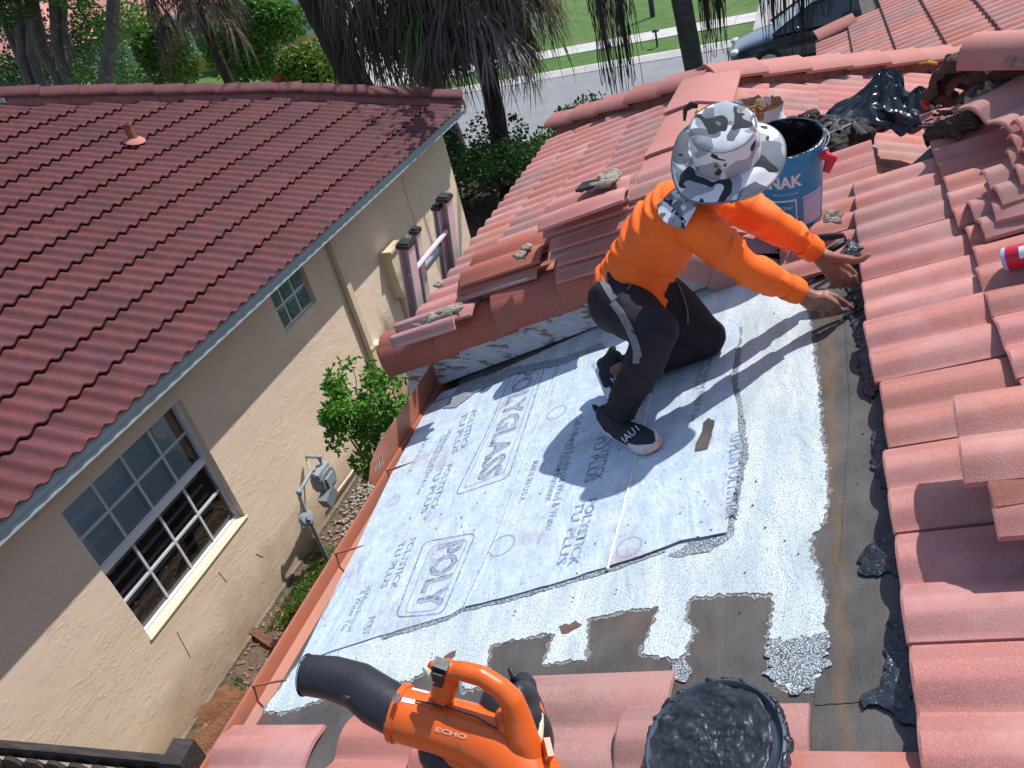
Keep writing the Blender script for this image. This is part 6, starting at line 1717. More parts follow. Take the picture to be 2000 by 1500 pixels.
# barrel ridge tile lying on the heap
c0 = at_deck(1905, 82, .38); c1_ = at_deck(2030, 70, .36)
o = bpy.data.objects.new('loose_ridge_tile', cap_mesh('loose_ridge', L=0.42, w0=0.10, w1=0.085, h=0.095, mname='cap', nseg=10, round_=1.0)); C.objects.link(o)
d_ = (c1_ - c0).normalized(); y_ = Vector((0, 0, 1)).cross(d_).normalized(); z_ = d_.cross(y_); o.matrix_world = Matrix.Translation(c0) @ Matrix((d_, y_, z_)).transposed().to_4x4()
tagp(o, 'faded pink half-round ridge tile lying on top of the rotten wood heap', 'ridge tile')
# red spray can
ca = at_deck(1962, 507, 0.108); cb = at_deck(2030, 492, 0.112)
cn = thing('spray_can', tuple(ca), 'red can with white label lying on its side at the right edge', 'can')
K['redcan'] = mat('red_can_paint', (0.55, 0.02, 0.05), (0.5, 0.02, 0.05), 3, 0.3)
d_ = (cb - ca).normalized()
mb = MB(); mb.lathe([(0.001, 0), (.030, 0), (.033, .004), (.034, .012), (.034, .17), (.028, .185), (.001, .19)], ca, d_, 24); mb.build('can_body', K['redcan'], cn, 40)
mb = MB(); mb.lathe([(0.001, -.001), (.028, -.002), (.034, .0), (.0345, .010)], ca, d_, 24); mb.build('can_end', K['label_pale'], cn, 40)
mb = MB(); q_ = Vector((0, 0, 1)).rotation_difference(d_); vd = q_.inverted() @ (CAM - ca); ph = math.atan2(vd.y, vd.x); vs = []
for i in range(9):
    for h in (.045, .12): a_ = ph - .9 + 1.1 * i / 8; vs.append(ca + q_ @ Vector((.0346 * math.cos(a_), .0346 * math.sin(a_), h)))
mb.add(vs, [(2 * i, 2 * i + 1, 2 * i + 3, 2 * i + 2) for i in range(8)]); mb.build('can_label', K['label_white'], cn, fix=False)
# mortar lump on the tiles right of the bucket
c_ = at_deck(1626, 424, 0.12); mb = MB(); ellipsoid(mb, c_, (.03, .026, .022), None, 10, 7); me = mb.mesh('m', [K['mortar_grey']], 20); jitter(me, .025, 45, 5); o = link('mortar_lump', me); tagp(o, 'pale grey mortar lump on the tiles just right of the blue bucket', 'mortar lump')
# two trowels
for i, (a0, a1, a2, lb) in enumerate((((1592, 466), (1648, 459), (1690, 470), 'black-handled trowel lying nearest the blue bucket, its blade under the tile edge'),
                                   ((1618, 491), (1652, 470), (1682, 486), 'dark trowel just below the other one, above the worker\'s far hand'))):
    h_ = 0.15 if i == 0 else 0.10
    A_, B_, C_ = at_deck(*a0, h_), at_deck(*a1, h_), at_deck(*a2, 0.10)
    tw = thing('trowel', tuple(A_), lb, 'trowel')
    mb = MB(); mb.tube([A_, A_.lerp(B_, .06), A_.lerp(B_, .5), A_.lerp(B_, .95), B_], [.006, .013, .014, .011, .006], 10); mb.build('handle', K['black'], tw, 60)
    mb = MB(); d_ = (C_ - B_); s_ = Vector((-d_.y, d_.x, 0)).normalized() * .04
    mb.prism([B_ + Vector((0, 0, -.02)), B_ + d_ * .3 + s_ + Vector((0, 0, -.03)), C_ + Vector((0, 0, -.03)), B_ + d_ * .3 - s_ + Vector((0, 0, -.03))], (0, 0, .002)); mb.tube([B_, B_ + Vector((0, 0, -.02)) + d_ * .12], .004, 6); mb.build('blade', K['tar'], tw)
# little tar lumps by the finger
mb = MB()
for (a_, b_, s_) in ((1668, 598, .010), (1676, 604, .013), (1683, 600, .008), (1670, 607, .007)): ellipsoid(mb, at_deck(a_, b_, .014), (s_, s_ * .8, s_ * .6), None, 10, 7)
me = mb.mesh('m', [K['tar']], 60); jitter(me, .01, 70, 3); o = link('tar_blob', me); tagp(o, 'small glossy blob of wet tar under the worker\'s pointing finger', 'tar blob')
# leaf litter in the gutter
# grit and crumbs scattered over the roof
K['grit'] = mat('tile_crumbs', (0.20, 0.11, 0.085), (0.10, 0.075, 0.06), 60, .9)
mb = MB(); rg_ = random.Random(4)
for i in range(420):
    x_ = rg_.uniform(-1.6, 1.1); y_ = rg_.uniform(.95, 3.4); s_ = rg_.uniform(.0012, .0034) * (2.0 if rg_.random() < .05 else 1)
    if noise.noise(Vector((x_ * 2.2, y_ * 2.2, 4))) < -.02: continue
    on_tile = x_ > .19
    if on_tile and rg_.random() < .55: continue
    if not on_tile and y_ < 1.15: continue
    if on_tile:
        continue
    ellipsoid(mb, (x_, y_, dz(x_) + .013 if x_ < -.25 else dz(x_) + .006), (s_ * 1.3, s_, s_ * .6), None, 5, 3)
o = mb.build('tile_crumbs', K['grit'], fix=False); tagp(o, 'tiny tile crumbs scattered over the underlayment and bare felt', 'grit', kind='stuff')
K['litter'] = mat('dark_leaf_litter', (0.04, 0.03, 0.025), (0.09, 0.06, 0.04), 30, 0.8, 0.4, 60)
mb = MB(); 
for i in range(120):
    y_ = random.triangular(2.35, 2.95, 2.5); p_ = Vector((-1.86 - random.uniform(0, .07), y_, 2.715 + random.uniform(0, .05))); s_ = random.uniform(.008, .022)
    mb.box(p_, (s_, s_ * 2, .002), Matrix.Rotation(random.uniform(0, 6), 3, 'Z') @ Matrix.Rotation(random.uniform(-1, 1), 3, 'X'))
o = mb.build('leaf_litter', K['litter']); tagp(o, 'dark dead leaves caught in the copper-coloured gutter', 'leaf litter', kind='stuff')

# ================================================================== leaf blower
K['org'] = mat('orange_blower_plastic', (0.66, 0.115, 0.012), (0.60, 0.10, 0.012), 4, 0.32, 0.05, 40, 0.002, spec=0.5, spots=(0.30, 0.10, 0.05), spot_scale=30, spot_t=0.70)
K['blk'] = mat('black_blower_plastic', (0.018, 0.020, 0.026), (0.028, 0.03, 0.036), 8, 0.45, 0.3, 90, 0.003)
K['tank'] = mat('cloudy_fuel_hose', (0.62, 0.60, 0.42), (0.5, 0.48, 0.34), 6, 0.3)
def B(px_, py_, d): return at_d(px_, py_, d)
bl = thing('leaf_blower', tuple(at_deck(930, 1480, .12)), 'orange and black handheld leaf blower lying on the near tiles, nozzle pointing left', 'leaf blower')
mb = MB(); mb.tube([B(596, 1318, 1.83), B(599, 1318, 1.83), B(650, 1324, 1.80), B(700, 1340, 1.77), B(738, 1368, 1.74), B(785, 1394, 1.72)], [.034, .0415, .044, .047, .050, .049], 28)
nzl = mb.build('nozzle', K['blk'], bl, 60)
mb = MB(); mb.lathe([(0.040, -.0008), (.044, -.001)], B(596, 1318, 1.83), (B(560, 1315, 1.85) - B(596, 1318, 1.83)).normalized(), 20)
for (a_, b_) in ((728, 1313 + 20), (676, 1363)): ellipsoid(mb, B(a_, b_, 1.73), (.012, .006, .006), None, 10, 6)
mb.build('nozzle_lugs', K['blk'], nzl, 40)['kind'] = 'stuff'
mb = MB()
vol = [(772, 1390, 1.73, .052), (800, 1399, 1.72, .054), (850, 1412, 1.71, .054), (910, 1430, 1.70, .057), (965, 1455, 1.69, .062), (1010, 1490, 1.69, .066), (1035, 1530, 1.69, .070), (1040, 1580, 1.69, .075)]
mb.tube([B(a, b, d) for a, b, d, r in vol], [r for *_, r in vol], 32)
housing = mb.build('blower_housing', K['org'], bl, 60)
mb = MB()
d_ = (B(800, 1399, 1.72) - B(772, 1390, 1.73)).normalized()
mb.lathe([(.052, 0), (.0585, .001), (.0585, .012), (.054, .014)], B(776, 1391, 1.73), d_, 32)
mb.build('clamp_ring', K['org'], housing, 40)
mb = MB(); mb.box(B(815, 1438, 1.71), (.08, .025, .02), Matrix.Rotation(.45, 3, 'Y') @ Matrix.Rotation(-.2, 3, 'Z')); o = mb.build('lower_lug', K['org'], housing); bvm = o.modifiers.new('b', 'BEVEL'); bvm.width = .006; bvm.segments = 2
mb = MB()
for (a_, b_, a2, b2) in ((778, 1348 + 6, 772, 1372), (872, 1352, 864, 1378), (1005, 1452, 1002, 1458)): mb.tube([B(a_, b_, 1.655), B(a2, b2, 1.655)], .0055, 8)
mb.build('clamp_screw', K['steel'], housing, 60)
# seam line along the housing
mb = MB(); mb.tube([B(812, 1368, 1.668), B(870, 1381, 1.652), B(930, 1400, 1.642), B(985, 1432, 1.635), B(1020, 1468, 1.63)], .0016, 5); mb.build('housing_seam', K['blk'], housing, 60)
# handle
mb = MB()
hpth = [(866, 1352, 1.66, .026), (874, 1330, 1.64, .024), (872, 1312, 1.62, .020), (900, 1310, 1.60, .019), (940, 1320, 1.59, .020), (975, 1342, 1.59, .021), (1000, 1368, 1.60, .024), (1010, 1400, 1.62, .028), (1020, 1440, 1.64, .032), (1035, 1480, 1.66, .03)]
cap_chain(mb, [B(a, b, d) for a, b, d, r in hpth], [r for *_, r in hpth], 16)
cap_chain(mb, [B(845, 1300, 1.61), B(872, 1306, 1.61)], [.011, .021]); cap_chain(mb, [B(990, 1420, 1.64), B(985, 1400, 1.66)], [.02, .02])
me = remeshed(mb, .0042, 5); me.materials.append(K['org']); link('handle', me, None, bl)
mb = MB(); mb.box(B(861, 1300, 1.585), (.030, .022, .016), Matrix.Rotation(.4, 3, 'Y')); mb.box(B(857, 1322, 1.60), (.020, .018, .040), Matrix.Rotation(.3, 3, 'Y')); o = mb.build('switch', K['blk'], bl)
mb = MB(); mb.tube([B(827, 1302, 1.60), B(838, 1316, 1.60), B(850, 1332, 1.61)], [.004, .008, .005], 8); mb.build('trigger_lever', K['tank'], bl, 60)
# engine block side
mb = MB()
for (a, b, d, r3) in ((985, 1400, 1.74, (.05, .06, .09)), (1030, 1400, 1.74, (.035, .05, .10)), (1045, 1440, 1.74, (.035, .05, .09)), (1020, 1350, 1.74, (.030, .04, .04))): ellipsoid(mb, B(a, b, d), r3, None, 18, 12)
me = remeshed(mb, .006, 4); me.materials.append(K['blk']); link('engine_cover', me, None, bl)
mb = MB(); cap_chain(mb, [B(996, 1308, 1.70), B(1004, 1322, 1.70), B(1010, 1334, 1.71)], [.005, .009, .011], 10); mb.build('spark_plug_boot', K['blk'], bl, 60)
mb = MB(); mb.tube([B(1054, 1395, 1.70), B(1052, 1415, 1.69), B(1048, 1450, 1.69)], [.008, .011, .013], 12); mb.build('fuel_hose', K['tank'], bl, 60)
mb = MB(); mb.box(B(1062, 1478, 1.66), (.012, .035, .085), Matrix.Rotation(.45, 3, 'Y') @ Matrix.Rotation(.5, 3, 'Z')); mb.build('rear_foot', K['org'], bl)
mb = MB(); mb.tube([B(1046, 1362, 1.72), B(1056, 1385, 1.71), B(1060, 1400, 1.71)], .006, 8); mb.build('rear_trim', K['org'], bl, 60)
# underside: black fan guard
mb = MB()
for (a, b, d, r3) in ((870, 1470, 1.80, (.06, .05, .05)), (920, 1500, 1.80, (.08, .06, .06)), (985, 1530, 1.78, (.07, .07, .06)), (850, 1440, 1.79, (.035, .04, .03))): ellipsoid(mb, B(a, b, d), r3, None, 18, 12)
me = remeshed(mb, .006, 4); me.materials.append(K['blk']); link('fan_guard', me, None, bl)
mb = MB(); ellipsoid(mb, B(915, 1462, 1.745), (.06, .045, .03), None, 18, 12); fg = mb.build('fan_cover', K['org'], bl, 80)
mb = MB()
for i in range(6): mb.box(B(884 + 11 * i, 1462 + 2.5 * i, 1.712), (.006, .005, .016), Matrix.Rotation(.3, 3, 'Y'))
mb.build('vent_slots', K['blk'], fg)
from mathutils.bvhtree import BVHTree
def bvh_of(*objs):
    vs = []; fs = []
    for o_ in objs:
        mw = root_matrix(o_) if o_.parent is None else root_matrix(o_); b0 = len(vs)
        vs += [mw @ v.co for v in o_.data.vertices]; fs += [tuple(b0 + i for i in p.vertices) for p in o_.data.polygons]
    return BVHTree.FromPolygons(vs, fs)
def hit(bv_, px_, py_):
    r = ray(px_, py_); h = bv_.ray_cast(CAM, r)
    return (h[0], h[1]) if h[0] is not None else (None, None)
def stick_text(txt, a, b, hpx, bv_, mt, parent, lift=0.0015, off=0.01, name='lettering'):
    """letters laid on a curved surface"""
    me = text_mesh(txt, off); xs = [v.co.x for v in me.vertices]; x0 = min(xs); w_ = max(xs) - x0
    d = Vector((b[0] - a[0], b[1] - a[1])); n_ = Vector((d.y, -d.x)).normalized()
    bm = bmesh.new(); bm.from_mesh(me); miss = []; dn = None
    for v in bm.verts:
        q = Vector(a) + d * ((v.co.x - x0) / w_) + n_ * (v.co.y / 0.7 * hpx)
        P_, N_ = hit(bv_, q.x, q.y)
        if P_ is None: miss.append(v)
        else:
            dd_ = (P_ - CAM).length
            if dn is not None and abs(dd_ - dn) > .14: miss.append(v)
            else: v.co = P_ + (CAM - P_).normalized() * lift; dn = dd_ if dn is None else dn * .8 + dd_ * .2
    bmesh.ops.delete(bm, geom=miss, context='VERTS'); bm.to_mesh(me); bm.free()
    return link(name, me, K[mt], parent)
def stick_poly(pts, bv_, mt, parent, lift=0.0015, name='patch', wd=None):
    """small band following a path across a curved surface"""
    vs = []; fs = []; P2 = []
    for i in range(len(pts) - 1):
        for k in range(6): P2.append(Vector(pts[i]).lerp(Vector(pts[i + 1]), k / 6))
    P2.append(Vector(pts[-1])); n = len(P2); m = 4
    for i, p in enumerate(P2):
        t = (P2[min(i + 1, n - 1)] - P2[max(i - 1, 0)]).normalized(); s = Vector((-t.y, t.x))
        for j in range(m + 1):
            q = p + s * wd * (j / m - .5); H_, N_ = hit(bv_, q.x, q.y)
            if H_ is None: H_ = vs[-1] if vs else at_d(q.x, q.y, 2.6)
            else: H_ = H_ + (CAM - H_).normalized() * lift
            vs.append(H_)
    for i in range(n - 1):
        for j in range(m): a = i * (m + 1) + j; fs.append((a, a + 1, a + m + 2, a + m + 1))
    m_ = MB(); m_.add(vs, fs); o_ = m_.build(name, K[mt], parent, 80, fix=False); return o_
K['faint'] = mat('faded_white_lettering', (0.62, 0.36, 0.24), (0.70, 0.45, 0.33), 40, 0.6)
bvb = bvh_of(housing)
stick_text('ECHO', (850, 1428), (910, 1444), 9, bvb, 'faint', housing, off=0.03)
stick_poly([(785, 1366), (810, 1371)], bvb, 'label_white', housing, wd=9, name='warning_label')
stick_poly([(805, 1344), (838, 1352)], bvb, 'label_white', housing, wd=5, name='warning_label')
K['grime'] = mat('grime', (0.12, 0.05, 0.03), (0.08, 0.04, 0.03), 30, 0.8)
# ================================================================== the worker
def camo(name, scale=14, seed=0.0):
    m = bpy.data.materials.new(name); m.use_nodes = True; t = m.node_tree; b = t.nodes['Principled BSDF']
    b.inputs['Roughness'].default_value = 0.85
    tc = N(t, 'ShaderNodeTexCoord'); ad = N(t, 'ShaderNodeVectorMath', operation='ADD'); ad.inputs[1].default_value = (seed, seed * 2, seed * 3)
    t.links.new(tc.outputs['Object'], ad.inputs[0]); prev = None
    for i, (c, sc, th) in enumerate((((0.72, 0.73, 0.76), 0, 0), ((0.33, 0.35, 0.39), scale, 0.52), ((0.15, 0.165, 0.19), scale * 0.9, 0.575), ((0.022, 0.025, 0.032), scale * 1.25, 0.60))):
        if i == 0: prev = c; continue
        a2 = N(t, 'ShaderNodeVectorMath', operation='ADD'); a2.inputs[1].default_value = (i * 3.7, i * 1.9, i * 5.3); t.links.new(ad.outputs[0], a2.inputs[0])
        n_ = N(t, 'ShaderNodeTexNoise'); n_.inputs['Scale'].default_value = sc; n_.inputs['Detail'].default_value = 1.2; n_.inputs['Distortion'].default_value = 0.8
        t.links.new(a2.outputs[0], n_.inputs['Vector'])
        r = N(t, 'ShaderNodeValToRGB'); r.color_ramp.elements[0].position = th; r.color_ramp.elements[1].position = th + 0.006; t.links.new(n_.outputs['Fac'], r.inputs[0])
        mx = N(t, 'ShaderNodeMixRGB'); t.links.new(r.outputs[0], mx.inputs[0])
        if isinstance(prev, tuple): mx.inputs[1].default_value = rgba(prev)
        else: t.links.new(prev, mx.inputs[1])
        mx.inputs[2].default_value = rgba(c); prev = mx.outputs[0]
    t.links.new(prev, b.inputs['Base Color'])
    nb = N(t, 'ShaderNodeTexNoise'); nb.inputs['Scale'].default_value = 30; bp = N(t, 'ShaderNodeBump'); bp.inputs['Strength'].default_value = .3; bp.inputs['Distance'].default_value = .006
    t.links.new(tc.outputs['Object'], nb.inputs['Vector']); t.links.new(nb.outputs['Fac'], bp.inputs['Height']); t.links.new(bp.outputs[0], b.inputs['Normal'])
    return m
K['skin'] = mat('tanned_skin', (0.30, 0.135, 0.085), (0.24, 0.10, 0.065), 26, 0.5, 0.35, 70, 0.002, spec=0.4)
K['skin'].node_tree.nodes['Principled BSDF'].inputs['Subsurface Weight'].default_value = 0.08
K['skin'].node_tree.nodes['Principled BSDF'].inputs['Subsurface Radius'].default_value = (0.01, 0.004, 0.002)
K['shirt'] = mat('bright_orange_jersey', (0.97, 0.165, 0.018), (0.93, 0.15, 0.018), 6, 0.62, 0.12, 500, 0.001, spec=0.3)
K['pants'] = mat('black_purple_track_trousers', (0.013, 0.010, 0.014), (0.020, 0.015, 0.021), 12, 0.8, 0.15, 400, 0.001)
K['stripe'] = mat('grey_side_stripe', (0.20, 0.20, 0.22), (0.17, 0.17, 0.19), 50, 0.8)
K['shoe'] = mat('black_knit_shoe', (0.012, 0.013, 0.017), (0.03, 0.032, 0.04), 240, 0.75, 0.5, 300, 0.001, lo=.45, hi=.6)
K['sole'] = mat('white_rubber_sole', (0.66, 0.68, 0.72), (0.58, 0.60, 0.64), 20, 0.5)
K['soler'] = mat('worn_orange_sole_edge', (0.70, 0.22, 0.12), (0.75, 0.55, 0.42), 26, 0.6)
K['hair'] = mat('black_hair', (0.010, 0.008, 0.007), (0.02, 0.016, 0.014), 60, 0.5)
K['camo'] = camo('urban_camouflage_cloth', 9.5, 0.4)

J = {}
def j(n_, px_, py_, d): J[n_] = at_d(px_, py_, d); return J[n_]
j('pelvis', 1228, 583, 2.84); j('t0', 1240, 545, 2.80); j('t1', 1268, 492, 2.77); j('t2', 1300, 445, 2.74); j('t3', 1340, 405, 2.71)
j('neck', 1382, 372, 2.69); j('shR', 1352, 440, 2.60); j('shL', 1418, 392, 2.86)
j('elR', 1455, 522, 2.66); j('wrR', 1568, 574, 2.80)
j('elL', 1502, 430, 2.84); j('wrL', 1600, 497, 2.97)
j('hipR', 1206, 590, 2.76); j('hipL', 1262, 572, 2.89)
j('knR', 1284, 648, 2.54); J['anR'] = at_deck(1212, 812, .10)
J['knL'] = at_deck(1372, 662, .085); J['anL'] = at_deck(1205, 728, .11)
PB = J['pelvis']
worker = thing('person', (PB.x, PB.y, dz(PB.x)), 'worker kneeling on the roof in orange shirt, black trousers and grey camouflage brimmed hat', 'person')
up_ = Vector((0, 0, 1))
# hat frame
hb_ = at_d(1419, 300, 2.54)
vr = ray(1419, 300)
imup = (ROT @ Vector((-0.16, 1, 0))).normalized(); imup = (imup - vr * imup.dot(vr)).normalized()
hn = (-vr * 0.76 + imup * 0.65).normalized()
headc = hb_ - hn * 0.045
# ---- continuous body
mb = MB()
def cc(names, rad): cap_chain(mb, [J[n_] if isinstance(n_, str) else n_ for n_ in names], rad, 14)
cc(['pelvis', 't0', 't1', 't2', 't3', 'neck'], [.07, .075, .085, .10, .09, .05])
cc(['t3', 'shR', 'elR', 'wrR'], [.07, .05, .042, .027]); cc(['t3', 'shL', 'elL', 'wrL'], [.07, .05, .042, .027])
cc(['pelvis', 'hipR', 'knR', 'anR'], [.07, .06, .045, .033]); cc(['pelvis', 'hipL', 'knL', 'anL'], [.07, .06, .045, .033])
cap_chain(mb, [J['neck'], headc - hn * 0.03], [.052, .055])
ellipsoid(mb, headc, (0.078, 0.095, 0.105), Vector((0, 0, 1)).rotation_difference(hn).to_matrix(), 24, 16)
# face: looks along +x and down
fd = (Vector((0.92, -0.05, -0.35)) - hn * Vector((0.92, -0.05, -0.35)).dot(hn)).normalized(); sd = hn.cross(fd).normalized()
fc = headc - hn * 0.035
cap_chain(mb, [fc + fd * .055 - hn * .05, fc + fd * .066 - hn * .065], [.038, .03])          # jaw and chin
cap_chain(mb, [fc + fd * .086 + hn * .012, fc + fd * .108 - hn * .016], [.008, .014])         # nose
for s in (-1, 1):
    ellipsoid(mb, fc + sd * s * .080 + fd * .0, (.010, .018, .028), Vector((0, 0, 1)).rotation_difference(hn).to_matrix(), 10, 8)  # ears
    cap_chain(mb, [fc + fd * .082 + sd * s * .018 + hn * .028, fc + fd * .076 + sd * s * .042 + hn * .026], [.008, .007])       # brow
    ellipsoid(mb, fc + fd * .064 + sd * s * .042 - hn * .012, (.02, .02, .02), None, 10, 8)                                   # cheek
cap_chain(mb, [fc + fd * .088 - sd * .018 - hn * .040, fc + fd * .094 - hn * .038, fc + fd * .088 + sd * .018 - hn * .040], [.004, .007, .004])
# hands ------------------------------------------------------------
def fing(pts, r): cap_chain(mb, [at_d(*p) for p in pts], r, 10)
# near (right) hand, back uppermost, index pointing at the tar
for pts, r in (
    ([(1568, 574, 2.80), (1590, 582, 2.81), (1612, 574, 2.815)], [.027, .026, .015]),
    ([(1568, 577, 2.80), (1590, 586, 2.81), (1612, 582, 2.80)], [.026, .026, .017]),
    ([(1568, 580, 2.80), (1588, 590, 2.81), (1608, 591, 2.80)], [.025, .025, .017]),
    ([(1570, 583, 2.81), (1584, 594, 2.82), (1602, 599, 2.82)], [.023, .023, .016])):
    fing(pts, r)
fing([(1612, 573, 2.81), (1632, 580, 2.815), (1648, 590, 2.835), (1664, 601, 2.855)], [.0125, .0108, .0098, .0082])      # index
fing([(1613, 582, 2.795), (1632, 593, 2.80), (1640, 606, 2.825), (1633, 611, 2.84)], [.0125, .0112, .010, .0088])        # middle
fing([(1608, 591, 2.795), (1624, 602, 2.80), (1629, 612, 2.82), (1621, 615, 2.835)], [.012, .0108, .0098, .0085])        # ring
fing([(1600, 598, 2.81), (1610, 609, 2.81), (1612, 615, 2.825), (1605, 616, 2.835)], [.0105, .0092, .0085, .0075])       # little
fing([(1584, 580, 2.83), (1605, 592, 2.85), (1630, 600, 2.86), (1645, 606, 2.86)], [.017, .0135, .0115, .0095])          # thumb below
# far (left) hand, palm up, thumb out to the right
for pts, r in (
    ([(1600, 497, 2.97), (1626, 506, 2.965), (1654, 522, 2.97)], [.027, .024, .014]),
    ([(1600, 500, 2.97), (1624, 514, 2.965), (1646, 533, 2.965)], [.026, .024, .014]),
    ([(1600, 503, 2.97), (1620, 521, 2.965), (1637, 543, 2.965)], [.025, .022, .013]),
    ([(1600, 505, 2.975), (1616, 526, 2.97), (1628, 550, 2.97)], [.023, .020, .013])):
    fing(pts, r)
fing([(1654, 520, 2.97), (1672, 538, 2.985), (1686, 552, 2.985), (1684, 560, 2.965)], [.0115, .0105, .0095, .0085])
fing([(1648, 530, 2.965), (1664, 548, 2.97), (1672, 556, 2.955), (1669, 541, 2.93)], [.0118, .0108, .0098, .0088])
fing([(1640, 540, 2.962), (1654, 555, 2.965), (1660, 557, 2.95), (1656, 541, 2.925)], [.0115, .0105, .0095, .0085])
fing([(1631, 548, 2.965), (1642, 560, 2.965), (1648, 556, 2.95), (1644, 544, 2.93)], [.0102, .0092, .0084, .0076])
fing([(1618, 503, 2.955), (1644, 506, 2.93), (1668, 509, 2.91), (1684, 507, 2.90), (1697, 498, 2.895)], [.021, .0165, .0125, .0105, .0075])
me = remeshed(mb, 0.0036, 2, .5); me.materials.append(K['skin']); body = link('body', me, None, worker)
# nails
K['nail'] = mat('fingernail', (0.46, 0.26, 0.20), (0.42, 0.24, 0.18), 10, 0.3)
bvh_body = bvh_of(body)
for (a, b) in ((1660, 597), (1695, 500), (1686, 556)):
    stick_poly([(a - 3, b - 1), (a + 2, b + 1)], bvh_body, 'nail', body, lift=.0008, name='fingernail', wd=5)
# eyes
for s in (-1, 1):
    mb = MB(); ellipsoid(mb, fc + fd * .079 + sd * s * .030 + hn * .008, (.011, .011, .011), None, 12, 8); mb.build('eye', K['label_white'], body, 80)
mb = MB(); ellipsoid(mb, headc - fd * .012 - hn * .012, (.083, .093, .098), Vector((0, 0, 1)).rotation_difference(hn).to_matrix(), 20, 14); me = mb.mesh('h', [K['hair']], 80); jitter(me, .006, 60, 3); link('hair', me, None, worker)

# ---- shirt
def wrinkle(me, axis, amp, freq, seed=0, cross=2.5, mask=None):
    """uneven cloth folds running round an axis: sharp creases of varying length and slant"""
    axis = axis.normalized(); a2 = axis.orthogonal().normalized(); a3 = axis.cross(a2); me.update()
    ns = [v.normal.copy() for v in me.vertices]
    for v, n_ in zip(me.vertices, ns):
        p = v.co; k = 1 if mask is None else mask(p)
        if k <= 0: continue
        u, c1, c2 = p.dot(axis), p.dot(a2), p.dot(a3)
        sl = 0.55 * noise.noise(Vector((c1 * 5, c2 * 5, u * 5 + seed)))
        q = Vector(((u + sl * .10) * freq, c1 * cross, c2 * cross + seed))
        r1 = 1 - abs(noise.noise(q * .75 + Vector((5, 5, 5)))) * 3.2
        env = max(0.0, min(1.0, .5 + 1.6 * noise.noise(Vector((c1 * 7, c2 * 7, u * 6 + seed * 2)))))
        w1 = noise.noise(q * .38)
        fine = 1 - abs(noise.noise(q * 1.7 + Vector((1, 9, seed)))) * 3.5
        v.co = p + n_ * amp * k * (w1 * .9 + env * (.75 * max(r1, -.35) + .25 * max(fine, -.3)))
    me.update()
mb = MB()
rt = Matrix.Identity(3)
def orient(a, b, side):
    z_ = (b - a).normalized(); x_ = (side - z_ * side.dot(z_)).normalized(); y_ = z_.cross(x_); return Matrix((x_, y_, z_)).transposed()
side_ = (J['shL'] - J['shR']).normalized()
R_ = orient(J['t0'], J['t3'], side_)
tor = [('t0', .158, .118), ('t1', .160, .122), ('t2', .165, .122), ('t3', .150, .105)]
for i in range(3):
    (na, wa, da), (nb2, wb_, db) = tor[i], tor[i + 1]
    for k in range(5):
        t = k / 4; ellipsoid(mb, J[na].lerp(J[nb2], t), (wa + (wb_ - wa) * t, da + (db - da) * t, .085), R_, 24, 12)
cap_chain(mb, [J['t3'], J['neck']], [.105, .065]); 
cap_chain(mb, [J['shR'].lerp(J['t3'], .35), J['shR'], J['elR'], J['elR'].lerp(J['wrR'], .5), J['elR'].lerp(J['wrR'], .97)], [.080, .070, .056, .050, .038], 18)
cap_chain(mb, [J['shL'].lerp(J['t3'], .35), J['shL'], J['elL'], J['elL'].lerp(J['wrL'], .5), J['elL'].lerp(J['wrL'], .95)], [.080, .070, .056, .049, .039], 18)
ellipsoid(mb, J['pelvis'].lerp(J['t0'], .35), (.172, .142, .09), R_, 24, 12)
me = remeshed(mb, 0.0075, 10, .6)
# open the cuffs, hem and collar: cut the closed skin by planes, then give it thickness
def cut(me, co, no, inner=True, radius=None):
    bm = bmesh.new(); bm.from_mesh(me)
    geom = bm.verts[:] + bm.edges[:] + bm.faces[:]
    if radius:
        fs_ = [f for f in bm.faces if (f.calc_center_median() - co).length < radius]
        es = set(e for f in fs_ for e in f.edges); vs_ = set(v for f in fs_ for v in f.verts); geom = list(vs_) + list(es) + fs_
    r = bmesh.ops.bisect_plane(bm, geom=geom, plane_co=co, plane_no=no, clear_outer=True)
    bm.to_mesh(me); bm.free()
def cuff(w_, e_): return w_.lerp(e_, .07), (w_ - e_).normalized()
for w_, e_ in (('wrR', 'elR'), ('wrL', 'elL')):
    c_, n_ = cuff(J[w_], J[e_]); cut(me, c_ if w_ == 'wrR' else J['wrL'].lerp(J['elL'], .09), n_, radius=.14)
cut(me, J['pelvis'].lerp(J['t0'], .05), (J['pelvis'] - J['t0']).normalized(), radius=.30)
cut(me, J['neck'] + (J['neck'] - J['t3']).normalized() * .015, (J['neck'] - J['t3']).normalized(), radius=.10)
tax = J['t3'] - J['t0']
def m_t(p):
    d = (p - J['t0']).dot(tax.normalized()) / tax.length
    return 1.15 - .5 * max(0, min(1, d))
wrinkle(me, tax, .018, 22, 1, 4.0, lambda p: m_t(p) if min((p - J['elR']).length, (p - J['elL']).length, (p - J['wrR']).length, (p - J['wrL']).length) > .12 else 0)
wrinkle(me, J['wrR'] - J['elR'], .013, 30, 4, 6.0, lambda p: 1 if min((p - J['elR']).length, (p - J['wrR']).length, (p - J['elR'].lerp(J['wrR'], .5)).length) < .13 else 0)
wrinkle(me, J['wrL'] - J['elL'], .013, 30, 7, 6.0, lambda p: 1 if min((p - J['elL']).length, (p - J['wrL']).length, (p - J['elL'].lerp(J['wrL'], .5)).length) < .13 else 0)
jitter(me, .006, 9, 3)
me.polygons.foreach_set('use_smooth', [True] * len(me.polygons)); me.materials.append(K['shirt'])
shirt = link('shirt', me, None, worker)
so_ = shirt.modifiers.new('t', 'SOLIDIFY'); so_.thickness = .003; so_.offset = -1
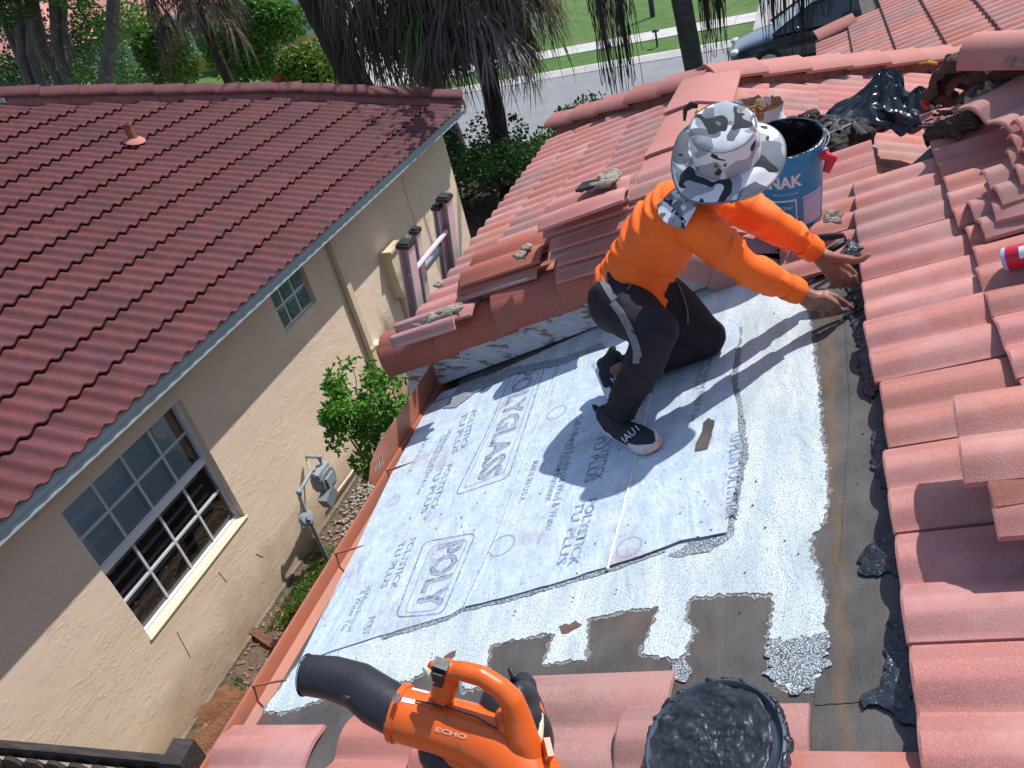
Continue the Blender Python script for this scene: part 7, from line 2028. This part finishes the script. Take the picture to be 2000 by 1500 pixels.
# cuff bands
for w_, e_, f, r_, nm in (('wrR', 'elR', .07, .0415, 'cuff'), ('wrL', 'elL', .09, .0420, 'cuff')):
    c_ = J[w_].lerp(J[e_], f); d_ = (J[e_] - J[w_]).normalized()
    mb = MB(); mb.lathe([(r_ - .006, -.001), (r_ - .001, -.003), (r_ + .001, .0), (r_ + .0035, .05), (r_ + .002, .056), (r_ - .004, .055)], c_, d_, 28); me = mb.mesh('c', [K['shirt']], 80); jitter(me, .003, 22, 2); link(nm, me, None, shirt)

# ---- trousers
mb = MB()
ellipsoid(mb, J['pelvis'], (.162, .140, .10), R_, 24, 14); ellipsoid(mb, J['pelvis'].lerp(J['t0'], .35), (.164, .136, .07), R_, 24, 14); ellipsoid(mb, J['t0'], (.150, .112, .06), R_, 24, 14)
ellipsoid(mb, J['hipR'] + Vector((-.005, 0, -.01)), (.100, .092, .105), None, 20, 14); ellipsoid(mb, J['hipL'], (.105, .10, .115), None, 20, 14)
cap_chain(mb, [J['hipR'], J['hipR'].lerp(J['knR'], .5), J['knR']], [.105, .092, .070], 18)
cap_chain(mb, [J['knR'], J['knR'].lerp(J['anR'], .35), J['knR'].lerp(J['anR'], .7), J['anR'] + Vector((0, 0, .01))], [.070, .070, .062, .050], 18)
cap_chain(mb, [J['hipL'], J['hipL'].lerp(J['knL'], .5), J['knL'] + Vector((0, 0, .01))], [.112, .105, .080], 18)
cap_chain(mb, [J['knL'] + Vector((-.02, 0, .0)), J['knL'].lerp(J['anL'], .6), J['anL'].lerp(J['knL'], .12)], [.078, .066, .050], 18)
me = remeshed(mb, 0.0075, 9, .6)
c_ = J['anR'].lerp(J['knR'], .05); cut(me, c_, (J['anR'] - J['knR']).normalized(), radius=.12)
cut(me, J['anL'].lerp(J['knL'], .10), (J['anL'] - J['knL']).normalized(), radius=.11)
wrinkle(me, J['anR'] - J['knR'], .011, 22, 2, 7, lambda p: 1 if (p - J['anR']).length < .24 else .3)
wrinkle(me, Vector((0.3, 0.2, 1)), .007, 12, 6, 8)
me.polygons.foreach_set('use_smooth', [True] * len(me.polygons)); me.materials.append(K['pants'])
pants = link('trousers', me, None, worker); so_ = pants.modifiers.new('t', 'SOLIDIFY'); so_.thickness = .003; so_.offset = -1
bvp = bvh_of(pants)
stick_poly([(1196, 590), (1212, 610), (1228, 640), (1240, 670), (1247, 698)], bvp, 'stripe', pants, .0025, 'side_stripe', 15)
stick_poly([(1175, 538), (1180, 552), (1190, 570), (1200, 585)], bvp, 'stripe', pants, .0025, 'pocket_trim', 14)
stick_poly([(1243, 684), (1242, 710)], bvp, 'stripe', pants, .0025, 'hem_tab', 13)
stick_poly([(1232, 645), (1262, 668), (1268, 684)], bvp, 'pants', pants, .0030, 'knee_seam', 3)
K['cord'] = mat('grey_drawstring', (0.16, 0.16, 0.18), (0.10, 0.10, 0.12), 60, 0.8)
pts = [hit(bvp, a, b)[0] for a, b in ((1318, 545), (1328, 562), (1337, 585), (1343, 610), (1343, 632))]
pts = [p + (CAM - p).normalized() * .006 for p in pts if p is not None]
if len(pts) > 2: mb = MB(); mb.tube(pts, .0035, 6); mb.build('drawstring', K['cord'], pants, 60)
pts = [hit(bvp, a, b)[0] for a, b in ((1228, 532), (1222, 548), (1232, 556), (1226, 566))]
pts = [p + (CAM - p).normalized() * .004 for p in pts if p is not None]
if len(pts) > 2: mb = MB(); mb.tube(pts, .003, 6); mb.build('drawstring', K['cord'], pants, 60)

# ---- shoes
def shoe(heel, toe, upv, label, sidev=1, L=.285):
    f = (toe - heel).normalized(); s = upv.cross(f).normalized(); u = f.cross(s)
    M3 = Matrix((f, s, u)).transposed(); W = lambda x, y, z: heel + M3 @ Vector((x * L, y * L, z * L))
    m_ = MB()
    cap_chain(m_, [W(.10, 0, .13), W(.30, .0, .15), W(.55, .01, .12), W(.80, .01, .09), W(.89, .005, .075)], [.032, .036, .036, .033, .024], 16)
    cap_chain(m_, [W(.30, .05, .11), W(.60, .065, .09), W(.78, .07, .085)], [.028, .030, .024], 14); cap_chain(m_, [W(.30, -.04, .11), W(.60, -.05, .09), W(.76, -.055, .085)], [.028, .028, .022], 14)
    cap_chain(m_, [W(.16, 0, .16), W(.15, 0, .30)], [.036, .037], 16); cap_chain(m_, [W(.36, 0, .22), W(.22, 0, .30)], [.030, .034], 16)
    me_ = remeshed(m_, .0045, 5); me_.materials.append(K['shoe'])
    up_o = link('shoe', me_, None, worker)
    prof = []
    out = [(0.02, -.10), (-.03, -.06), (-.04, 0), (-.03, .06), (.02, .10), (.3, .115), (.55, .155), (.75, .175), (.90, .13), (.97, .06), (.985, 0), (.96, -.07), (.88, -.13), (.72, -.155), (.5, -.125), (.3, -.105)]
    m_ = MB(); n_ = len(out); lay = [(0.0, .96), (.035, 1.0), (.10, .985), (.118, .93)]
    vs = []; 
    for z, k in lay:
        for (x, y) in out:
            zz = z + (.03 * max(0, x - .8) / .2 if z < .05 else 0) + (0.02 if x < .15 else 0) * (z > .05)
            vs.append(W(.48 + (x - .48) * k, y * k, zz))
    fs = [tuple(range(n_))[::-1], tuple(3 * n_ + i for i in range(n_))]
    for k in range(3):
        for i in range(n_): jn = (i + 1) % n_; fs.append((k * n_ + i, k * n_ + jn, (k + 1) * n_ + jn, (k + 1) * n_ + i))
    m_.add(vs, fs); so2 = m_.build('sole', K['sole'], up_o, 50)
    m_ = MB(); vs = []; idx = [7, 8, 9, 10, 11, 12]
    for i in idx:
        x, y = out[i]
        for z, k in ((.02, 1.006), (.085, 1.008)): vs.append(W(.48 + (x - .48) * k, y * k, z + .03 * max(0, x - .8) / .2))
    m_.add(vs, [(2 * i, 2 * i + 2, 2 * i + 3, 2 * i + 1) for i in range(len(idx) - 1)]); m_.build('worn_sole_edge', K['soler'], up_o, fix=False)
    m_ = MB(); pts = [W(.04, 0, .22), W(-.03, 0, .26), W(-.06, 0, .33), W(-.03, 0, .39), W(.03, 0, .36), W(.05, 0, .30)]; m_.tube(pts, .006, 6, flat=1.6); m_.build('heel_loop', K['shoe'], up_o, 60)
    return up_o, W
hR = at_deck(1193, 842, .016); tR = at_deck(1296, 884, .016)
Ls = (tR - hR).length
shR_, WR_ = shoe(hR, tR, Vector((-T, 0, 1)).normalized(), 'R', L=max(.27, min(.30, Ls)))
tL = at_deck(1206, 806, .035); hL = at_deck(1163, 716, .125)
fL = (tL - hL).normalized()
upL = (J['anL'] - (hL + fL * .05)); upL = (upL - fL * upL.dot(fL)).normalized()
shL_, WL_ = shoe(hL, hL + fL * .27, upL, 'L', L=.27)
bvs = bvh_of(shR_)
stick_text('NAUTIC', (1214, 872), (1266, 824), 14, bvs, 'label_white', shR_, lift=.0012, off=.0, name='shoe_lettering')
bvs2 = bvh_of(shL_); stick_text('N', (1198, 748), (1206, 742), 11, bvs2, 'label_white', shL_, lift=.0012, name='shoe_lettering')

# ---- hat
qh = Vector((0, 0, 1)).rotation_difference(hn).to_matrix()
# local axes: e1 = image right on the brim plane, e2 = towards the image top
e1 = (ROT @ Vector((1, 0, 0))); e1 = (e1 - hn * e1.dot(hn)).normalized(); e2 = hn.cross(e1)
def HW(a, r, h): return hb_ + (e1 * math.cos(a) + e2 * math.sin(a)) * r + hn * h
n_a = 72; vs = []; fs = []
BR = 0.166
def brim_h(a, t):
    # droops away from the crown, rolls up a little at image left, dips at the lower left
    return -0.030 * t * t - 0.012 * math.sin(2 * a + 0.6) * t + 0.014 * math.sin(3 * a + 1.0) * t * t + 0.030 * t * t * max(0, math.cos(a - 2.7)) ** 2 + .004 * noise.noise(Vector((math.cos(a) * 3, math.sin(a) * 3, t * 3)))
nr_ = 14
for s, off in ((0, 0.0), (1, -0.004)):
    for i in range(nr_ + 1):
        t = i / nr_; r = .090 + (BR - .090) * t
        for k in range(n_a):
            a = 2 * math.pi * k / n_a; st = .0008 * math.sin(t * 44) if s == 0 else 0
            vs.append(HW(a, r * (1 + .02 * math.sin(2 * a + .3)), brim_h(a, t) + off + st))
m0 = (nr_ + 1) * n_a
for i in range(nr_):
    for k in range(n_a):
        k2 = (k + 1) % n_a; fs += [(i * n_a + k, i * n_a + k2, (i + 1) * n_a + k2, (i + 1) * n_a + k), (m0 + i * n_a + k, m0 + (i + 1) * n_a + k, m0 + (i + 1) * n_a + k2, m0 + i * n_a + k2)]
for k in range(n_a):
    k2 = (k + 1) % n_a; fs.append((nr_ * n_a + k, nr_ * n_a + k2, m0 + nr_ * n_a + k2, m0 + nr_ * n_a + k)); fs.append((k, m0 + k, m0 + k2, k2))
mb = MB(); mb.add(vs, fs); me = mb.mesh('brim', [K['camo']], 60)
hat = link('hat', me, None, worker)
# crown
vs = []; fs = []
prof = [(.097, -.004), (.0965, .012), (.0965, .045), (.095, .08), (.0925, .108), (.089, .116), (.085, .1195), (.070, .125), (.048, .128), (.02, .129), (.0005, .129)]
for r, h in prof:
    for k in range(n_a):
        a = 2 * math.pi * k / n_a
        rr = r * (1 + .035 * math.cos(2 * a + .4)) + .0035 * noise.noise(Vector((math.cos(a) * 2.2, math.sin(a) * 2.2, h * 26))) * (1 if r > .05 else .3)
        hh = h - .010 * (h > .05) * math.cos(a - 5.2) * r / .09 + .004 * noise.noise(Vector((math.cos(a) * r * 30, math.sin(a) * r * 30, 5)))
        vs.append(HW(a, rr, hh))
for i in range(len(prof) - 1):
    for k in range(n_a): k2 = (k + 1) % n_a; fs.append((i * n_a + k, i * n_a + k2, (i + 1) * n_a + k2, (i + 1) * n_a + k))
mb = MB(); mb.add(vs, fs); me = mb.mesh('crown', [camo('urban_camouflage_crown', 10.5, 2.7)], 45); crown = link('crown', me, None, hat)
K['piping'] = mat('grey_hat_piping', (0.17, 0.18, 0.20), (0.14, 0.15, 0.17), 30, 0.8)
mb = MB(); mb.tube([HW(2 * math.pi * k / 48, 0.0895 * (1 + .035 * math.cos(4 * math.pi * k / 48 + .4)), .1165 - .010 * math.cos(2 * math.pi * k / 48 - 5.2)) for k in range(49)], .0018, 5, cap=False); mb.build('crown_piping', K['piping'], hat, 80)
mb = MB(); mb.tube([HW(2 * math.pi * k / 72, BR * (1 + .02 * math.sin(4 * math.pi * k / 72 + .3)), brim_h(2 * math.pi * k / 72, 1) - .002) for k in range(73)], .0032, 6, cap=False); mb.build('brim_piping', K['piping'], hat, 80)
K['eyelet'] = mat('dark_eyelet', (0.04, 0.035, 0.03), (0.06, 0.05, 0.045), 30, 0.5)
for a, h in ((4.35, .062), (4.62, .064), (4.42, .046)):
    c_ = HW(a, .0975, h); o_ = (e1 * math.cos(a) + e2 * math.sin(a)); mb = MB(); mb.lathe([(.0005, .0012), (.003, .0016), (.005, .0), (.0045, -.002)], c_, o_, 12); mb.build('eyelet', K['eyelet'], hat, 40)
# neck flap
n_u, n_v = 22, 12; vs = []; fs = []
for s in (0, 1):
    for i in range(n_u + 1):
        a = 3.42 + (4.0 - 3.42) * i / n_u
        for k in range(n_v + 1):
            t = k / n_v
            p = HW(a, .12 + .125 * t + .008 * math.sin(a * 9) * t, -.035 - .050 * t - .01 * s * .3) + Vector((0, 0, .006 * noise.noise(Vector((a * 5, t * 3, 0)))))
            vs.append(p)
m1 = (n_u + 1) * (n_v + 1)
for i in range(n_u):
    for k in range(n_v):
        q = i * (n_v + 1) + k; fs += [(q, q + 1, q + n_v + 2, q + n_v + 1), (m1 + q, m1 + q + n_v + 1, m1 + q + n_v + 2, m1 + q + 1)]
mb = MB(); mb.add(vs, fs); me = mb.mesh('flap', [camo('urban_camouflage_flap', 20, 5.1)], 80); link('neck_flap', me, None, hat)
